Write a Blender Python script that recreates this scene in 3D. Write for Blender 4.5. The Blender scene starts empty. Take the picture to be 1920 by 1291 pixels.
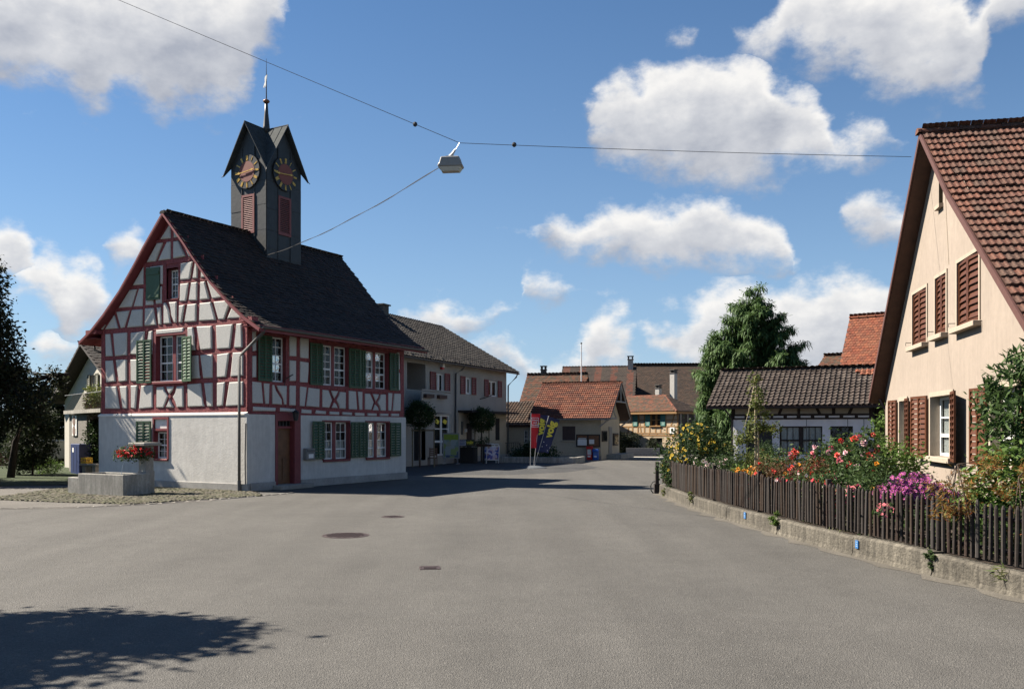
import bpy, bmesh, math, random
import numpy as np
from mathutils import Vector, Matrix
sc = bpy.context.scene
C = sc.collection
R = random.Random(11)
rad = math.radians
# ------------------------------------------------------------------ camera, sky, sun, exposure
cam = bpy.data.objects.new('camera', bpy.data.cameras.new('camera')); C.objects.link(cam)
cam.location = (0, 0, 2.0); cam.rotation_euler = (rad(90), 0, 0)
cam.data.sensor_width = 36; cam.data.lens = 36*1640/1920; cam.data.shift_y = 0.0831
cam.data.clip_start = 0.1; cam.data.clip_end = 2000
sc.camera = cam
sc.view_settings.view_transform = 'Standard'; sc.view_settings.look = 'None'
sc.view_settings.gamma = 1; sc.view_settings.use_curve_mapping = False
sc.view_settings.exposure = 1.6
sc.render.engine = 'CYCLES'
sc.cycles.max_bounces = 5; sc.cycles.diffuse_bounces = 1; sc.cycles.glossy_bounces = 2
sc.cycles.transparent_max_bounces = 8; sc.cycles.transmission_bounces = 3; sc.cycles.caustics_reflective = False; sc.cycles.caustics_refractive = False
SUN_DIR = Vector((-.962, .272, .943)).normalized()          # towards the sun: left, slightly behind the houses
sl = bpy.data.lights.new('sun', 'SUN'); sl.energy = 5.0; sl.angle = rad(.5); sl.color = (1, .905, .775)
so = bpy.data.objects.new('sun', sl); C.objects.link(so)
so.rotation_euler = SUN_DIR.to_track_quat('Z', 'Y').to_euler(); so.location = (-60, 20, 60)

world = bpy.data.worlds.new('World'); sc.world = world; world.use_nodes = True
def build_sky(nt):
    N, L = nt.nodes, nt.links; N.clear()
    def nd(t, **k):
        n = N.new(t)
        for a, b in k.items(): setattr(n, a, b)
        return n
    def inp(n, i, v):
        if hasattr(v, 'bl_idname') or hasattr(v, 'is_output'): L.new(v, n.inputs[i])
        else: n.inputs[i].default_value = v
    def mth(op, a, b=0., c=0., clamp=False):
        n = nd('ShaderNodeMath', operation=op, use_clamp=clamp)
        for i, v in enumerate((a, b, c)): inp(n, i, v)
        return n.outputs[0]
    def vm(op, a, b=None, scale=None):
        n = nd('ShaderNodeVectorMath', operation=op); inp(n, 0, a)
        if b is not None: inp(n, 1, b)
        if scale is not None: inp(n, 3, scale)
        return n.outputs[0]
    tc = nd('ShaderNodeTexCoord').outputs['Generated']
    sky = nd('ShaderNodeTexSky', sky_type='NISHITA', sun_disc=False, sun_elevation=math.asin(SUN_DIR.z),
             sun_rotation=math.atan2(SUN_DIR.x, SUN_DIR.y), altitude=450, air_density=1.0, dust_density=.0, ozone_density=2.0)
    hs = nd('ShaderNodeHueSaturation'); hs.inputs['Saturation'].default_value = SKY_SAT; hs.inputs['Value'].default_value = SKY_VAL
    hs.inputs['Hue'].default_value = .502
    L.new(sky.outputs[0], hs.inputs['Color'])
    tc0 = tc
    # fractal wobble of the direction gives the clouds their billowed edges
    def noise(vec, scale, detail, rough):
        n = nd('ShaderNodeTexNoise'); n.inputs['Scale'].default_value = scale; n.inputs['Detail'].default_value = detail
        n.inputs['Roughness'].default_value = rough; L.new(vec, n.inputs['Vector']); return n
    sq = vm('MULTIPLY', tc, (1, 1, 1.5))
    n1 = noise(sq, 9, 6, .62); n2 = noise(sq, 30, 6, .6)
    sx = nd('ShaderNodeSeparateXYZ'); L.new(tc, sx.inputs[0])
    ay = mth('MAXIMUM', mth('ABSOLUTE', sx.outputs[1]), .03)
    u0 = mth('DIVIDE', sx.outputs[0], ay); w0 = mth('DIVIDE', sx.outputs[2], ay)
    # picture-plane degrees, in thousandths of the focal length; y counts up from the horizon
    X = mth('ADD', mth('MULTIPLY', u0, 1640), mth('MULTIPLY', mth('SUBTRACT', n1.outputs[0], .5), 95))
    s1 = nd('ShaderNodeSeparateXYZ'); L.new(n1.outputs['Color'], s1.inputs[0])
    Y = mth('ADD', mth('MULTIPLY', w0, 1640), mth('MULTIPLY', mth('SUBTRACT', s1.outputs[1], .5), 95))
    Xn = mth('MULTIPLY_ADD', X, 1/2800., .5, clamp=True)
    wob = mth('MULTIPLY', mth('SUBTRACT', n2.outputs[0], .5), 95)
    def curve(pts, lo, hi):
        fc = nd('ShaderNodeFloatCurve'); cm = fc.mapping; cv = cm.curves[0]; cm.use_clip = False
        pts = [(min(max((x-960)/2800.+.5, 0), 1), (y-lo)/(hi-lo)) for x, y in pts]
        cv.points[0].location = pts[0]; cv.points[1].location = pts[-1]
        for p in pts[1:-1]: cv.points.new(*p)
        for p in cv.points: p.handle_type = 'AUTO_CLAMPED'
        cm.update(); L.new(Xn, fc.inputs['Value'])
        return mth('MULTIPLY_ADD', fc.outputs[0], hi-lo, lo)
    fields = []; tops = []
    for row in CLOUD_ROWS:
        top = curve([(x, 805-t) for x, t, b in row], -300, 1100); bot = curve([(x, 805-b) for x, t, b in row], -300, 1100)
        f = mth('MINIMUM', mth('SUBTRACT', top, Y), mth('MULTIPLY', mth('SUBTRACT', Y, bot), .75))
        rel = mth('DIVIDE', mth('SUBTRACT', top, Y), mth('MAXIMUM', mth('SUBTRACT', top, bot), 20))   # 0 at the top, 1 at the base
        fields.append(f); tops.append((f, rel))
    F = fields[0]
    for f in fields[1:]: F = mth('MAXIMUM', F, f)
    # base shade: of the row that is on top here
    sh = 0
    for f, rel in tops:
        inside = mth('GREATER_THAN', f, mth('SUBTRACT', F, .01))
        t = mth('MULTIPLY', inside, rel)
        sh = mth('MAXIMUM', t, sh) if sh else t
    hz = mth('POWER', 2.718, mth('MULTIPLY', mth('MAXIMUM', w0, 0.), -4.5))
    hm = nd('ShaderNodeMix', data_type='RGBA'); L.new(mth('MULTIPLY', hz, .85), hm.inputs[0]); L.new(hs.outputs[0], hm.inputs[6]); hm.inputs[7].default_value = (*HAZE, 1)
    n4 = noise(sq, 5.5, 3, .5); ero = mth('MULTIPLY', mth('MAXIMUM', mth('SUBTRACT', n4.outputs[0], .50), 0.), -210); ero = mth('MULTIPLY', ero, mth('MULTIPLY_ADD', mth('MULTIPLY_ADD', w0, -4.6, 1., clamp=True), 2.4, 1.))
    D = mth('ADD', mth('ADD', F, wob), ero)
    mr = nd('ShaderNodeMapRange', interpolation_type='SMOOTHSTEP'); L.new(D, mr.inputs[0]); mr.inputs[1].default_value = -18; mr.inputs[2].default_value = 34
    dens = mth('MULTIPLY', mr.outputs[0], .96)
    lowfade = mth('MULTIPLY_ADD', w0, 7., .4, clamp=True)
    dens = mth('MULTIPLY', dens, lowfade)
    # billow shading: cloud noise read once more a step towards the sun
    n3 = noise(vm('ADD', sq, (-.02, .0, .016)), 9, 4, .55)
    bil = mth('MULTIPLY', mth('SUBTRACT', n1.outputs[0], n3.outputs[0]), 1.35)
    n5 = noise(vm('ADD', sq, (-.007, .0, .006)), 30, 4, .55); bil = mth('ADD', bil, mth('MULTIPLY', mth('SUBTRACT', n2.outputs[0], n5.outputs[0]), .42))
    shade = mth('ADD', mth('MULTIPLY_ADD', sh, -.98, 1.14), bil)
    thick = nd('ShaderNodeMapRange', interpolation_type='SMOOTHSTEP'); L.new(D, thick.inputs[0]); thick.inputs[1].default_value = 10; thick.inputs[2].default_value = 80
    shade = mth('SUBTRACT', shade, mth('MULTIPLY', thick.outputs[0], .16), clamp=True)
    cr = nd('ShaderNodeValToRGB'); L.new(shade, cr.inputs[0])
    e = cr.color_ramp.elements
    e[0].position = .1; e[0].color = (*[c*CLOUD for c in (.42, .445, .51)], 1); e[1].position = .95; e[1].color = (*[c*CLOUD for c in (.95, .93, .90)], 1)
    m = e.new(.55); m.color = (*[c*CLOUD for c in (.66, .67, .70)], 1)
    mix = nd('ShaderNodeMix', data_type='RGBA'); L.new(dens, mix.inputs[0]); L.new(hm.outputs[2], mix.inputs[6]); L.new(cr.outputs[0], mix.inputs[7])
    bg = nd('ShaderNodeBackground'); L.new(mix.outputs[2], bg.inputs[0]); bg.inputs[1].default_value = SKY
    out = nd('ShaderNodeOutputWorld'); L.new(bg.outputs[0], out.inputs[0])
SKY = .085; SKY_SAT = 1.2; SKY_VAL = .46; CLOUD = 4.0; HAZE = (1.4, 2.1, 3.05)
CLOUD_ROWS = [
 [(-440,60,20),(-300,-60,60),(-60,-80,125),(60,-80,148),(110,-80,150),(150,-80,195),(185,-80,215),(215,-80,185),(250,-80,172),(300,-80,200),(400,-80,215),(450,-80,195),(475,-80,130),(500,-60,95),(535,0,75),(560,50,10),(900,90,0),(1235,100,50),(1255,50,105),(1280,38,108),(1312,42,60),(1330,70,40),(1365,30,90),(1395,25,118),(1430,10,125),(1480,-40,110),(1540,-60,150),(1600,-60,172),(1660,-60,192),(1720,-60,205),(1800,-40,205),(1840,20,180),(1858,-20,70),(1900,-40,42),(1990,-40,10),(2300,40,0)],
 [(-440,210,190),(800,240,180),(1060,230,180),(1098,190,215),(1115,160,265),(1140,138,295),(1165,122,305),(1190,138,315),(1240,108,325),(1280,112,340),(1320,118,348),(1360,112,352),(1400,106,352),(1440,122,348),(1470,165,352),(1520,172,350),(1548,218,348),(1570,240,338),(1610,228,332),(1640,222,310),(1675,245,288),(1700,280,260),(1760,300,230),(2300,300,250)],
 [(-440,440,520),(-200,430,560),(0,425,560),(30,425,540),(65,470,530),(110,520,480),(170,500,440),(203,442,492),(218,436,506),(250,436,502),(268,455,480),(300,490,440),(700,460,400),(985,440,415),(1020,418,445),(1045,412,462),(1080,420,487),(1110,402,485),(1150,385,492),(1200,388,502),(1250,384,508),(1295,372,500),(1330,366,500),(1355,374,502),(1390,388,508),(1430,396,512),(1465,418,512),(1485,455,508),(1510,500,480),(1555,430,390),(1580,390,425),(1600,370,452),(1632,373,454),(1660,392,452),(1700,400,452),(1760,420,400),(2300,430,390)],
 [(-440,470,690),(-100,470,690),(0,500,650),(50,478,610),(95,470,610),(135,500,645),(165,488,618),(200,522,590),(225,565,560),(265,610,560),(735,620,580),(772,574,612),(800,566,622),(826,556,628),(850,576,628),(885,580,627),(915,592,620),(935,572,592),(962,585,565),(985,516,546),(1000,504,551),(1020,500,555),(1048,514,552),(1070,524,546),(1100,560,530),(1300,570,520),(2300,560,520)],
 [(-440,590,720),(-50,605,700),(40,608,665),(100,612,685),(150,630,660),(190,660,630),(700,690,660),(880,662,640),(902,640,675),(930,630,688),(962,652,700),(1000,688,730),(1060,690,740),(1102,640,740),(1116,615,740),(1135,588,745),(1155,576,745),(1180,574,745),(1200,592,745),(1222,558,745),(1250,556,745),(1280,570,745),(1305,565,745),(1340,530,745),(1370,520,745),(1402,510,745),(1450,535,745),(1500,540,745),(1560,522,745),(1605,512,745),(1660,516,745),(1800,530,745),(2300,570,740)],
]
build_sky(world.node_tree)

# ------------------------------------------------------------------ materials
MATS = {}
def mat(name, col, rough=.8, var=.12, scale=6., bump=0., bscale=40., metal=0., spec=.4, detail=4, col2=None, blotch=0., streak=0.):
    if name in MATS: return MATS[name]
    m = bpy.data.materials.new(name); m.use_nodes = True; nt = m.node_tree; N, L = nt.nodes, nt.links
    b = N['Principled BSDF']; b.inputs['Roughness'].default_value = rough; b.inputs['Metallic'].default_value = metal
    b.inputs['Specular IOR Level'].default_value = spec
    tc = N.new('ShaderNodeTexCoord')
    n = N.new('ShaderNodeTexNoise'); n.inputs['Scale'].default_value = scale; n.inputs['Detail'].default_value = detail; n.inputs['Roughness'].default_value = .6
    L.new(tc.outputs['Object'], n.inputs['Vector'])
    cr = N.new('ShaderNodeValToRGB'); e = cr.color_ramp.elements
    a = [c*(1-var) for c in col]; d = [min(c*(1+var), .95) for c in (col2 or col)]
    e[0].position = .3; e[0].color = (*a, 1); e[1].position = .7; e[1].color = (*d, 1)
    L.new(n.outputs[0], cr.inputs[0]); last = cr.outputs[0]
    if blotch:
        n2 = N.new('ShaderNodeTexNoise'); n2.inputs['Scale'].default_value = .9; n2.inputs['Detail'].default_value = 5; L.new(tc.outputs['Object'], n2.inputs['Vector'])
        mr = N.new('ShaderNodeMapRange'); mr.inputs[1].default_value = .35; mr.inputs[2].default_value = .7; mr.inputs[3].default_value = 1-blotch; mr.inputs[4].default_value = 1
        L.new(n2.outputs[0], mr.inputs[0])
        mx = N.new('ShaderNodeVectorMath'); mx.operation = 'SCALE'; L.new(last, mx.inputs[0]); L.new(mr.outputs[0], mx.inputs[3]); last = mx.outputs[0]
    if streak:
        mp = N.new('ShaderNodeVectorMath'); mp.operation = 'MULTIPLY'; L.new(tc.outputs['Object'], mp.inputs[0]); mp.inputs[1].default_value = (9, 9, 1.1)
        n3 = N.new('ShaderNodeTexNoise'); n3.inputs['Detail'].default_value = 6; n3.inputs['Scale'].default_value = 1.; n3.inputs['Roughness'].default_value = .7; L.new(mp.outputs[0], n3.inputs['Vector'])
        mr = N.new('ShaderNodeMapRange'); mr.inputs[1].default_value = .42; mr.inputs[2].default_value = .62; mr.inputs[3].default_value = 1-streak; mr.inputs[4].default_value = 1
        L.new(n3.outputs[0], mr.inputs[0])
        mx = N.new('ShaderNodeVectorMath'); mx.operation = 'SCALE'; L.new(last, mx.inputs[0]); L.new(mr.outputs[0], mx.inputs[3]); last = mx.outputs[0]
    L.new(last, b.inputs['Base Color'])
    if bump:
        nb = N.new('ShaderNodeTexNoise'); nb.inputs['Scale'].default_value = bscale; nb.inputs['Detail'].default_value = 4
        L.new(tc.outputs['Object'], nb.inputs['Vector'])
        bp = N.new('ShaderNodeBump'); bp.inputs['Strength'].default_value = 1; bp.inputs['Distance'].default_value = bump
        L.new(nb.outputs[0], bp.inputs['Height']); L.new(bp.outputs[0], b.inputs['Normal'])
    MATS[name] = m; return m
def pieces_mat(name, cols, rough=.8, speck=None, speck_amt=.3, transl=0., spec=.3, scale=14., stripe=None):
    """random colour per piece (per mesh island and per object), with mottling"""
    if name in MATS: return MATS[name]
    m = bpy.data.materials.new(name); m.use_nodes = True; nt = m.node_tree; N, L = nt.nodes, nt.links
    b = N['Principled BSDF']; b.inputs['Roughness'].default_value = rough; b.inputs['Specular IOR Level'].default_value = spec
    g = N.new('ShaderNodeNewGeometry'); oi = N.new('ShaderNodeObjectInfo')
    ad = N.new('ShaderNodeMath'); ad.operation = 'ADD'; L.new(g.outputs['Random Per Island'], ad.inputs[0]); L.new(oi.outputs['Random'], ad.inputs[1])
    fr = N.new('ShaderNodeMath'); fr.operation = 'FRACT'; L.new(ad.outputs[0], fr.inputs[0])
    cr = N.new('ShaderNodeValToRGB'); cr.color_ramp.interpolation = 'CONSTANT' if len(cols) > 3 and transl == 0 else 'LINEAR'
    el = cr.color_ramp.elements
    for i, c in enumerate(cols):
        p = i/max(len(cols)-(0 if cr.color_ramp.interpolation == 'CONSTANT' else 1), 1)
        x = el[i] if i < 2 else el.new(p)
        x.position = p; x.color = (*c, 1)
    L.new(fr.outputs[0], cr.inputs[0]); last = cr.outputs[0]
    tc = N.new('ShaderNodeTexCoord')
    if stripe:
        pos, period, duty, col = stripe
        sx = N.new('ShaderNodeSeparateXYZ'); L.new(tc.outputs['Object'], sx.inputs[0])
        a = N.new('ShaderNodeMath'); a.operation = 'MULTIPLY_ADD'; L.new(sx.outputs[pos], a.inputs[0]); a.inputs[1].default_value = 1/period; a.inputs[2].default_value = .1
        f2 = N.new('ShaderNodeMath'); f2.operation = 'FRACT'; L.new(a.outputs[0], f2.inputs[0])
        lt = N.new('ShaderNodeMath'); lt.operation = 'LESS_THAN'; L.new(f2.outputs[0], lt.inputs[0]); lt.inputs[1].default_value = duty
        rr = N.new('ShaderNodeMath'); rr.operation = 'LESS_THAN'; L.new(fr.outputs[0], rr.inputs[0]); rr.inputs[1].default_value = .8
        an = N.new('ShaderNodeMath'); an.operation = 'MULTIPLY'; L.new(lt.outputs[0], an.inputs[0]); L.new(rr.outputs[0], an.inputs[1])
        mx = N.new('ShaderNodeMix'); mx.data_type = 'RGBA'; L.new(an.outputs[0], mx.inputs[0]); L.new(last, mx.inputs[6]); mx.inputs[7].default_value = (*col, 1); last = mx.outputs[2]
    if speck:
        n = N.new('ShaderNodeTexNoise'); n.inputs['Scale'].default_value = scale; n.inputs['Detail'].default_value = 5; n.inputs['Roughness'].default_value = .7
        L.new(tc.outputs['Object'], n.inputs['Vector'])
        n2 = N.new('ShaderNodeTexNoise'); n2.inputs['Scale'].default_value = scale*.12; n2.inputs['Detail'].default_value = 2; L.new(tc.outputs['Object'], n2.inputs['Vector'])
        av = N.new('ShaderNodeMath'); av.operation = 'MULTIPLY_ADD'; L.new(n2.outputs[0], av.inputs[0]); av.inputs[1].default_value = .5; L.new(n.outputs[0], av.inputs[2])
        mr = N.new('ShaderNodeMapRange'); mr.inputs[1].default_value = .66; mr.inputs[2].default_value = .92; mr.inputs[4].default_value = speck_amt; L.new(av.outputs[0], mr.inputs[0])
        mx = N.new('ShaderNodeMix'); mx.data_type = 'RGBA'; L.new(mr.outputs[0], mx.inputs[0]); L.new(last, mx.inputs[6]); mx.inputs[7].default_value = (*speck, 1); last = mx.outputs[2]
    L.new(last, b.inputs['Base Color'])
    if transl:
        t = N.new('ShaderNodeBsdfTranslucent'); L.new(last, t.inputs[0])
        ms = N.new('ShaderNodeMixShader'); ms.inputs[0].default_value = transl; L.new(b.outputs[0], ms.inputs[1]); L.new(t.outputs[0], ms.inputs[2])
        L.new(ms.outputs[0], N['Material Output'].inputs[0])
    MATS[name] = m; return m
def glass_mat():
    if 'window_glass' in MATS: return MATS['window_glass']
    m = bpy.data.materials.new('window_glass'); m.use_nodes = True; N, L = m.node_tree.nodes, m.node_tree.links
    N.remove(N['Principled BSDF'])
    t = N.new('ShaderNodeBsdfTransparent'); t.inputs[0].default_value = (.8, .84, .82, 1)
    g = N.new('ShaderNodeBsdfGlossy'); g.inputs[1].default_value = .03
    f = N.new('ShaderNodeFresnel'); f.inputs[0].default_value = 1.5
    n = N.new('ShaderNodeTexNoise'); n.inputs['Scale'].default_value = 2.5; bp = N.new('ShaderNodeBump'); bp.inputs['Distance'].default_value = .012; L.new(n.outputs[0], bp.inputs['Height']); L.new(bp.outputs[0], g.inputs['Normal'])
    a = N.new('ShaderNodeMath'); a.operation = 'MULTIPLY_ADD'; L.new(f.outputs[0], a.inputs[0]); a.inputs[1].default_value = .55; a.inputs[2].default_value = .02
    ms = N.new('ShaderNodeMixShader'); L.new(a.outputs[0], ms.inputs[0]); L.new(t.outputs[0], ms.inputs[1]); L.new(g.outputs[0], ms.inputs[2]); L.new(ms.outputs[0], N['Material Output'].inputs[0])
    MATS['window_glass'] = m; return m
GLASS = glass_mat()
PLASTER = mat('rough_white_plaster', (.58, .565, .53), .95, .07, 5, .006, 22, blotch=.12, streak=.09)
PANEL = mat('trowelled_infill_plaster', (.50, .49, .46), .95, .10, 22, .008, 34)
LEDGE = mat('smooth_white_plaster', (.66, .645, .61), .9, .05, 9)
TIMBER = mat('oxblood_timber', (0.246, 0.0571, 0.061), .75, .38, 18, .014, 26, streak=.25)
REDPAINT = mat('oxblood_paint', (0.178, 0.0382, 0.0425), .6, .12, 9)
GREEN = mat('green_shutter_paint', (0.0383, 0.0802, 0.0418), .55, .12, 8)
WHITE = mat('white_window_paint', (.72, .72, .70), .5, .05, 8)
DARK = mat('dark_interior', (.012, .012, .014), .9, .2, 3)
CURTAIN = mat('white_curtain', (.62, .62, .62), .9, .25, 30, .02, 30)
ZINC = mat('dark_grey_zinc', (.085, .085, .085), .5, .12, 10)
IRON = mat('black_iron', (.022, .022, .024), .6, .15, 10)
CLAD = mat('slate_grey_sheet', (0.03, 0.0336, 0.036), .55, .18, 4, .004, 8, blotch=.25)
SEAM = mat('dark_sheet_seam', (.03, .033, .036), .5, .15, 6)
GOLD = mat('gilded_metal', (0.651, 0.399, 0.084), .4, .08, 10, metal=.25)
DIALRED = mat('dial_oxblood', (0.18, 0.051, 0.036), .6, .1, 8)
BLACK = mat('black_paint', (.015, .015, .016), .5, .15, 8)
CONCRETE = mat('weathered_concrete', (0.412, 0.395, 0.354), .95, .16, 14, .006, 60, blotch=.35, streak=.3)
STONE = mat('pale_stone', (0.294, 0.28, 0.252), .9, .14, 12, .006, 50, blotch=.2)
OAK = mat('oak_door', (.16, .075, .035), .6, .25, 5)
BROWNPAINT = mat('red_brown_shutter_paint', (.072, .023, .0075), .5, .12, 7)
SOFFIT = mat('dark_brown_boards', (0.0525, 0.0245, 0.0168), .7, .25, 5)
PEACH = mat('peach_render', (0.273, 0.228, 0.188), .95, .06, 7, .004, 60, blotch=.10, streak=.08)
SANDSTONE = mat('cream_sandstone', (0.31, 0.26, 0.205), .9, .08, 12)
BLACKWOOD = mat('tarred_timber', (.028, .022, .02), .8, .3, 8, .008, 20)
COOLWHITE = mat('cool_white_render', (0.798, 0.798, 0.81), .95, .05, 4, .006, 20, blotch=.1)
GREYRENDER = mat('grey_roughcast', (0.315, 0.297, 0.271), .95, .12, 16, .02, 30, blotch=.15)
CREAM = mat('cream_roughcast', (0.432, 0.378, 0.288), .95, .1, 10, .03, 18, blotch=.1)
YELLOWWALL = mat('warm_cream_infill', (0.396, 0.312, 0.216), .95, .06, 8)
OCHRE = mat('ochre_timber', (0.238, 0.133, 0.0525), .75, .2, 12)
TURQ = mat('turquoise_paint', (.05, .17, .15), .55, .12, 8)
REDSHUT = mat('dark_red_paint', (0.152, 0.028, 0.0264), .55, .15, 8)
SOIL = mat('garden_soil_dark', (0.04, 0.0288, 0.0208), 1., .4, 8, .05, 12)
LAWN = mat('lawn_green', (.018, .032, .009), 1., .4, 5, .04, 30, col2=(.028, .042, .011))  # tree shade on the lawn is part of this lowered green
BARK = mat('brown_bark', (0.068, 0.048, 0.036), .95, .35, 12, .02, 20)
GREYWOOD = pieces_mat('weathered_picket_wood', [(0.0276, 0.0212, 0.0179), (0.0389, 0.0325, 0.0292), (0.0325, 0.0195, 0.0147), (0.0487, 0.0422, 0.0389), (0.0227, 0.0179, 0.0162), (0.0422, 0.0276, 0.0195)], .9, (0.0649, 0.0585, 0.052), .4, scale=18)
T_TH = pieces_mat('dark_plain_tiles', [(0.0154, 0.011, 0.0099), (0.022, 0.0154, 0.0132), (0.0121, 0.00935, 0.0088), (0.0275, 0.0187, 0.0154), (0.0182, 0.0138, 0.0121), (0.033, 0.0187, 0.0143)], .85, (0.066, 0.0605, 0.0523), .25, scale=9)
T_RH = pieces_mat('weathered_red_pan_tiles', [(0.0732, 0.0252, 0.0167), (0.061, 0.0231, 0.0157), (0.0854, 0.0294, 0.0186), (0.0537, 0.0231, 0.0167), (0.0708, 0.0284, 0.0196), (0.0488, 0.0242, 0.0176), (0.0952, 0.0326, 0.0196), (0.0671, 0.0263, 0.0176)], .9, (0.183, 0.126, 0.0931), .55, scale=16)
T_SHED = pieces_mat('brown_black_pan_tiles', [(0.0308, 0.0225, 0.0189), (0.0226, 0.0163, 0.0135), (0.0389, 0.0283, 0.0229), (0.0267, 0.0181, 0.0151), (0.0451, 0.0327, 0.027)], .9, (0.148, 0.123, 0.105), .62, scale=13)
T_PO = pieces_mat('brick_red_tiles', [(0.114, 0.0343, 0.0204), (0.0896, 0.0271, 0.0176), (0.133, 0.0433, 0.0255), (0.0709, 0.0253, 0.0187), (0.104, 0.0397, 0.0255), (0.156, 0.0542, 0.0306)], .9, (0.17, 0.0935, 0.0613), .45, scale=10)
T_ANX = pieces_mat('brown_annex_tiles', [(0.0605, 0.0372, 0.027), (0.0465, 0.0302, 0.0232), (0.0744, 0.0465, 0.0326), (0.0395, 0.0279, 0.0232)], .9, (0.14, 0.112, 0.084), .4, scale=10)
T_SHOP = pieces_mat('black_shop_tiles', [(0.0255, 0.0214, 0.0194), (0.0194, 0.0168, 0.0153), (0.0331, 0.0281, 0.0245), (0.0229, 0.0204, 0.0184)], .85, (0.0867, 0.079, 0.0663), .45, scale=8)
T_OLD = pieces_mat('old_mixed_tiles', [(0.0675, 0.0316, 0.0191), (0.0506, 0.0335, 0.0226), (0.0843, 0.0316, 0.0191), (0.0464, 0.0316, 0.0243), (0.101, 0.0372, 0.0208)], .9, (0.0925, 0.0708, 0.0417), .4, scale=5)
T_STRIPE = pieces_mat('striped_tiles', [(0.0348, 0.0253, 0.0213), (0.0286, 0.0225, 0.0197), (0.0409, 0.0286, 0.0238), (0.0327, 0.0246, 0.0205)], .9, (0.0693, 0.0573, 0.045), .4, scale=6, stripe=(0, 1.55, .42, (0.0898, 0.0307, 0.0197)))
T_BARN = pieces_mat('barn_brown_tiles', [(0.0358, 0.023, 0.0167), (0.0295, 0.0198, 0.0156), (0.0464, 0.0285, 0.0201), (0.0253, 0.0186, 0.0149)], .9, (0.0675, 0.0476, 0.0316), .35, scale=6)
T_ORANGE = pieces_mat('orange_red_tiles', [(0.165, 0.0459, 0.0242), (0.138, 0.039, 0.022), (0.188, 0.0597, 0.0309), (0.116, 0.0367, 0.022), (0.155, 0.0551, 0.0309)], .9, (0.165, 0.0918, 0.0529), .3, scale=8)

# ------------------------------------------------------------------ scene graph
WM = {}                                                    # world matrix of every thing
def put(o, label=None, cat=None, group=None, kind=None):
    if label: o['label'] = label
    if cat: o['category'] = cat
    if group: o['group'] = group
    if kind: o['kind'] = kind
    return o
def thing(name, label, cat, loc=(0, 0, 0), yaw=0., group=None):
    o = bpy.data.objects.new(name, None); C.objects.link(o)
    o.location = loc; o.rotation_euler = (0, 0, rad(yaw)); o.empty_display_size = .2
    WM[o] = Matrix.Translation(loc) @ Matrix.Rotation(rad(yaw), 4, 'Z')
    return put(o, label, cat, group)
def link(name, me, parent=None, mtx=None):
    o = bpy.data.objects.new(name, me); C.objects.link(o)
    if parent: o.parent = parent
    if mtx is not None: o.matrix_local = mtx
    return o
def copy_tree(o, parent=None):
    c = o.copy(); C.objects.link(c); c.parent = parent
    for ch in [x for x in bpy.data.objects if x.parent == o]: copy_tree(ch, c)
    return c
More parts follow.
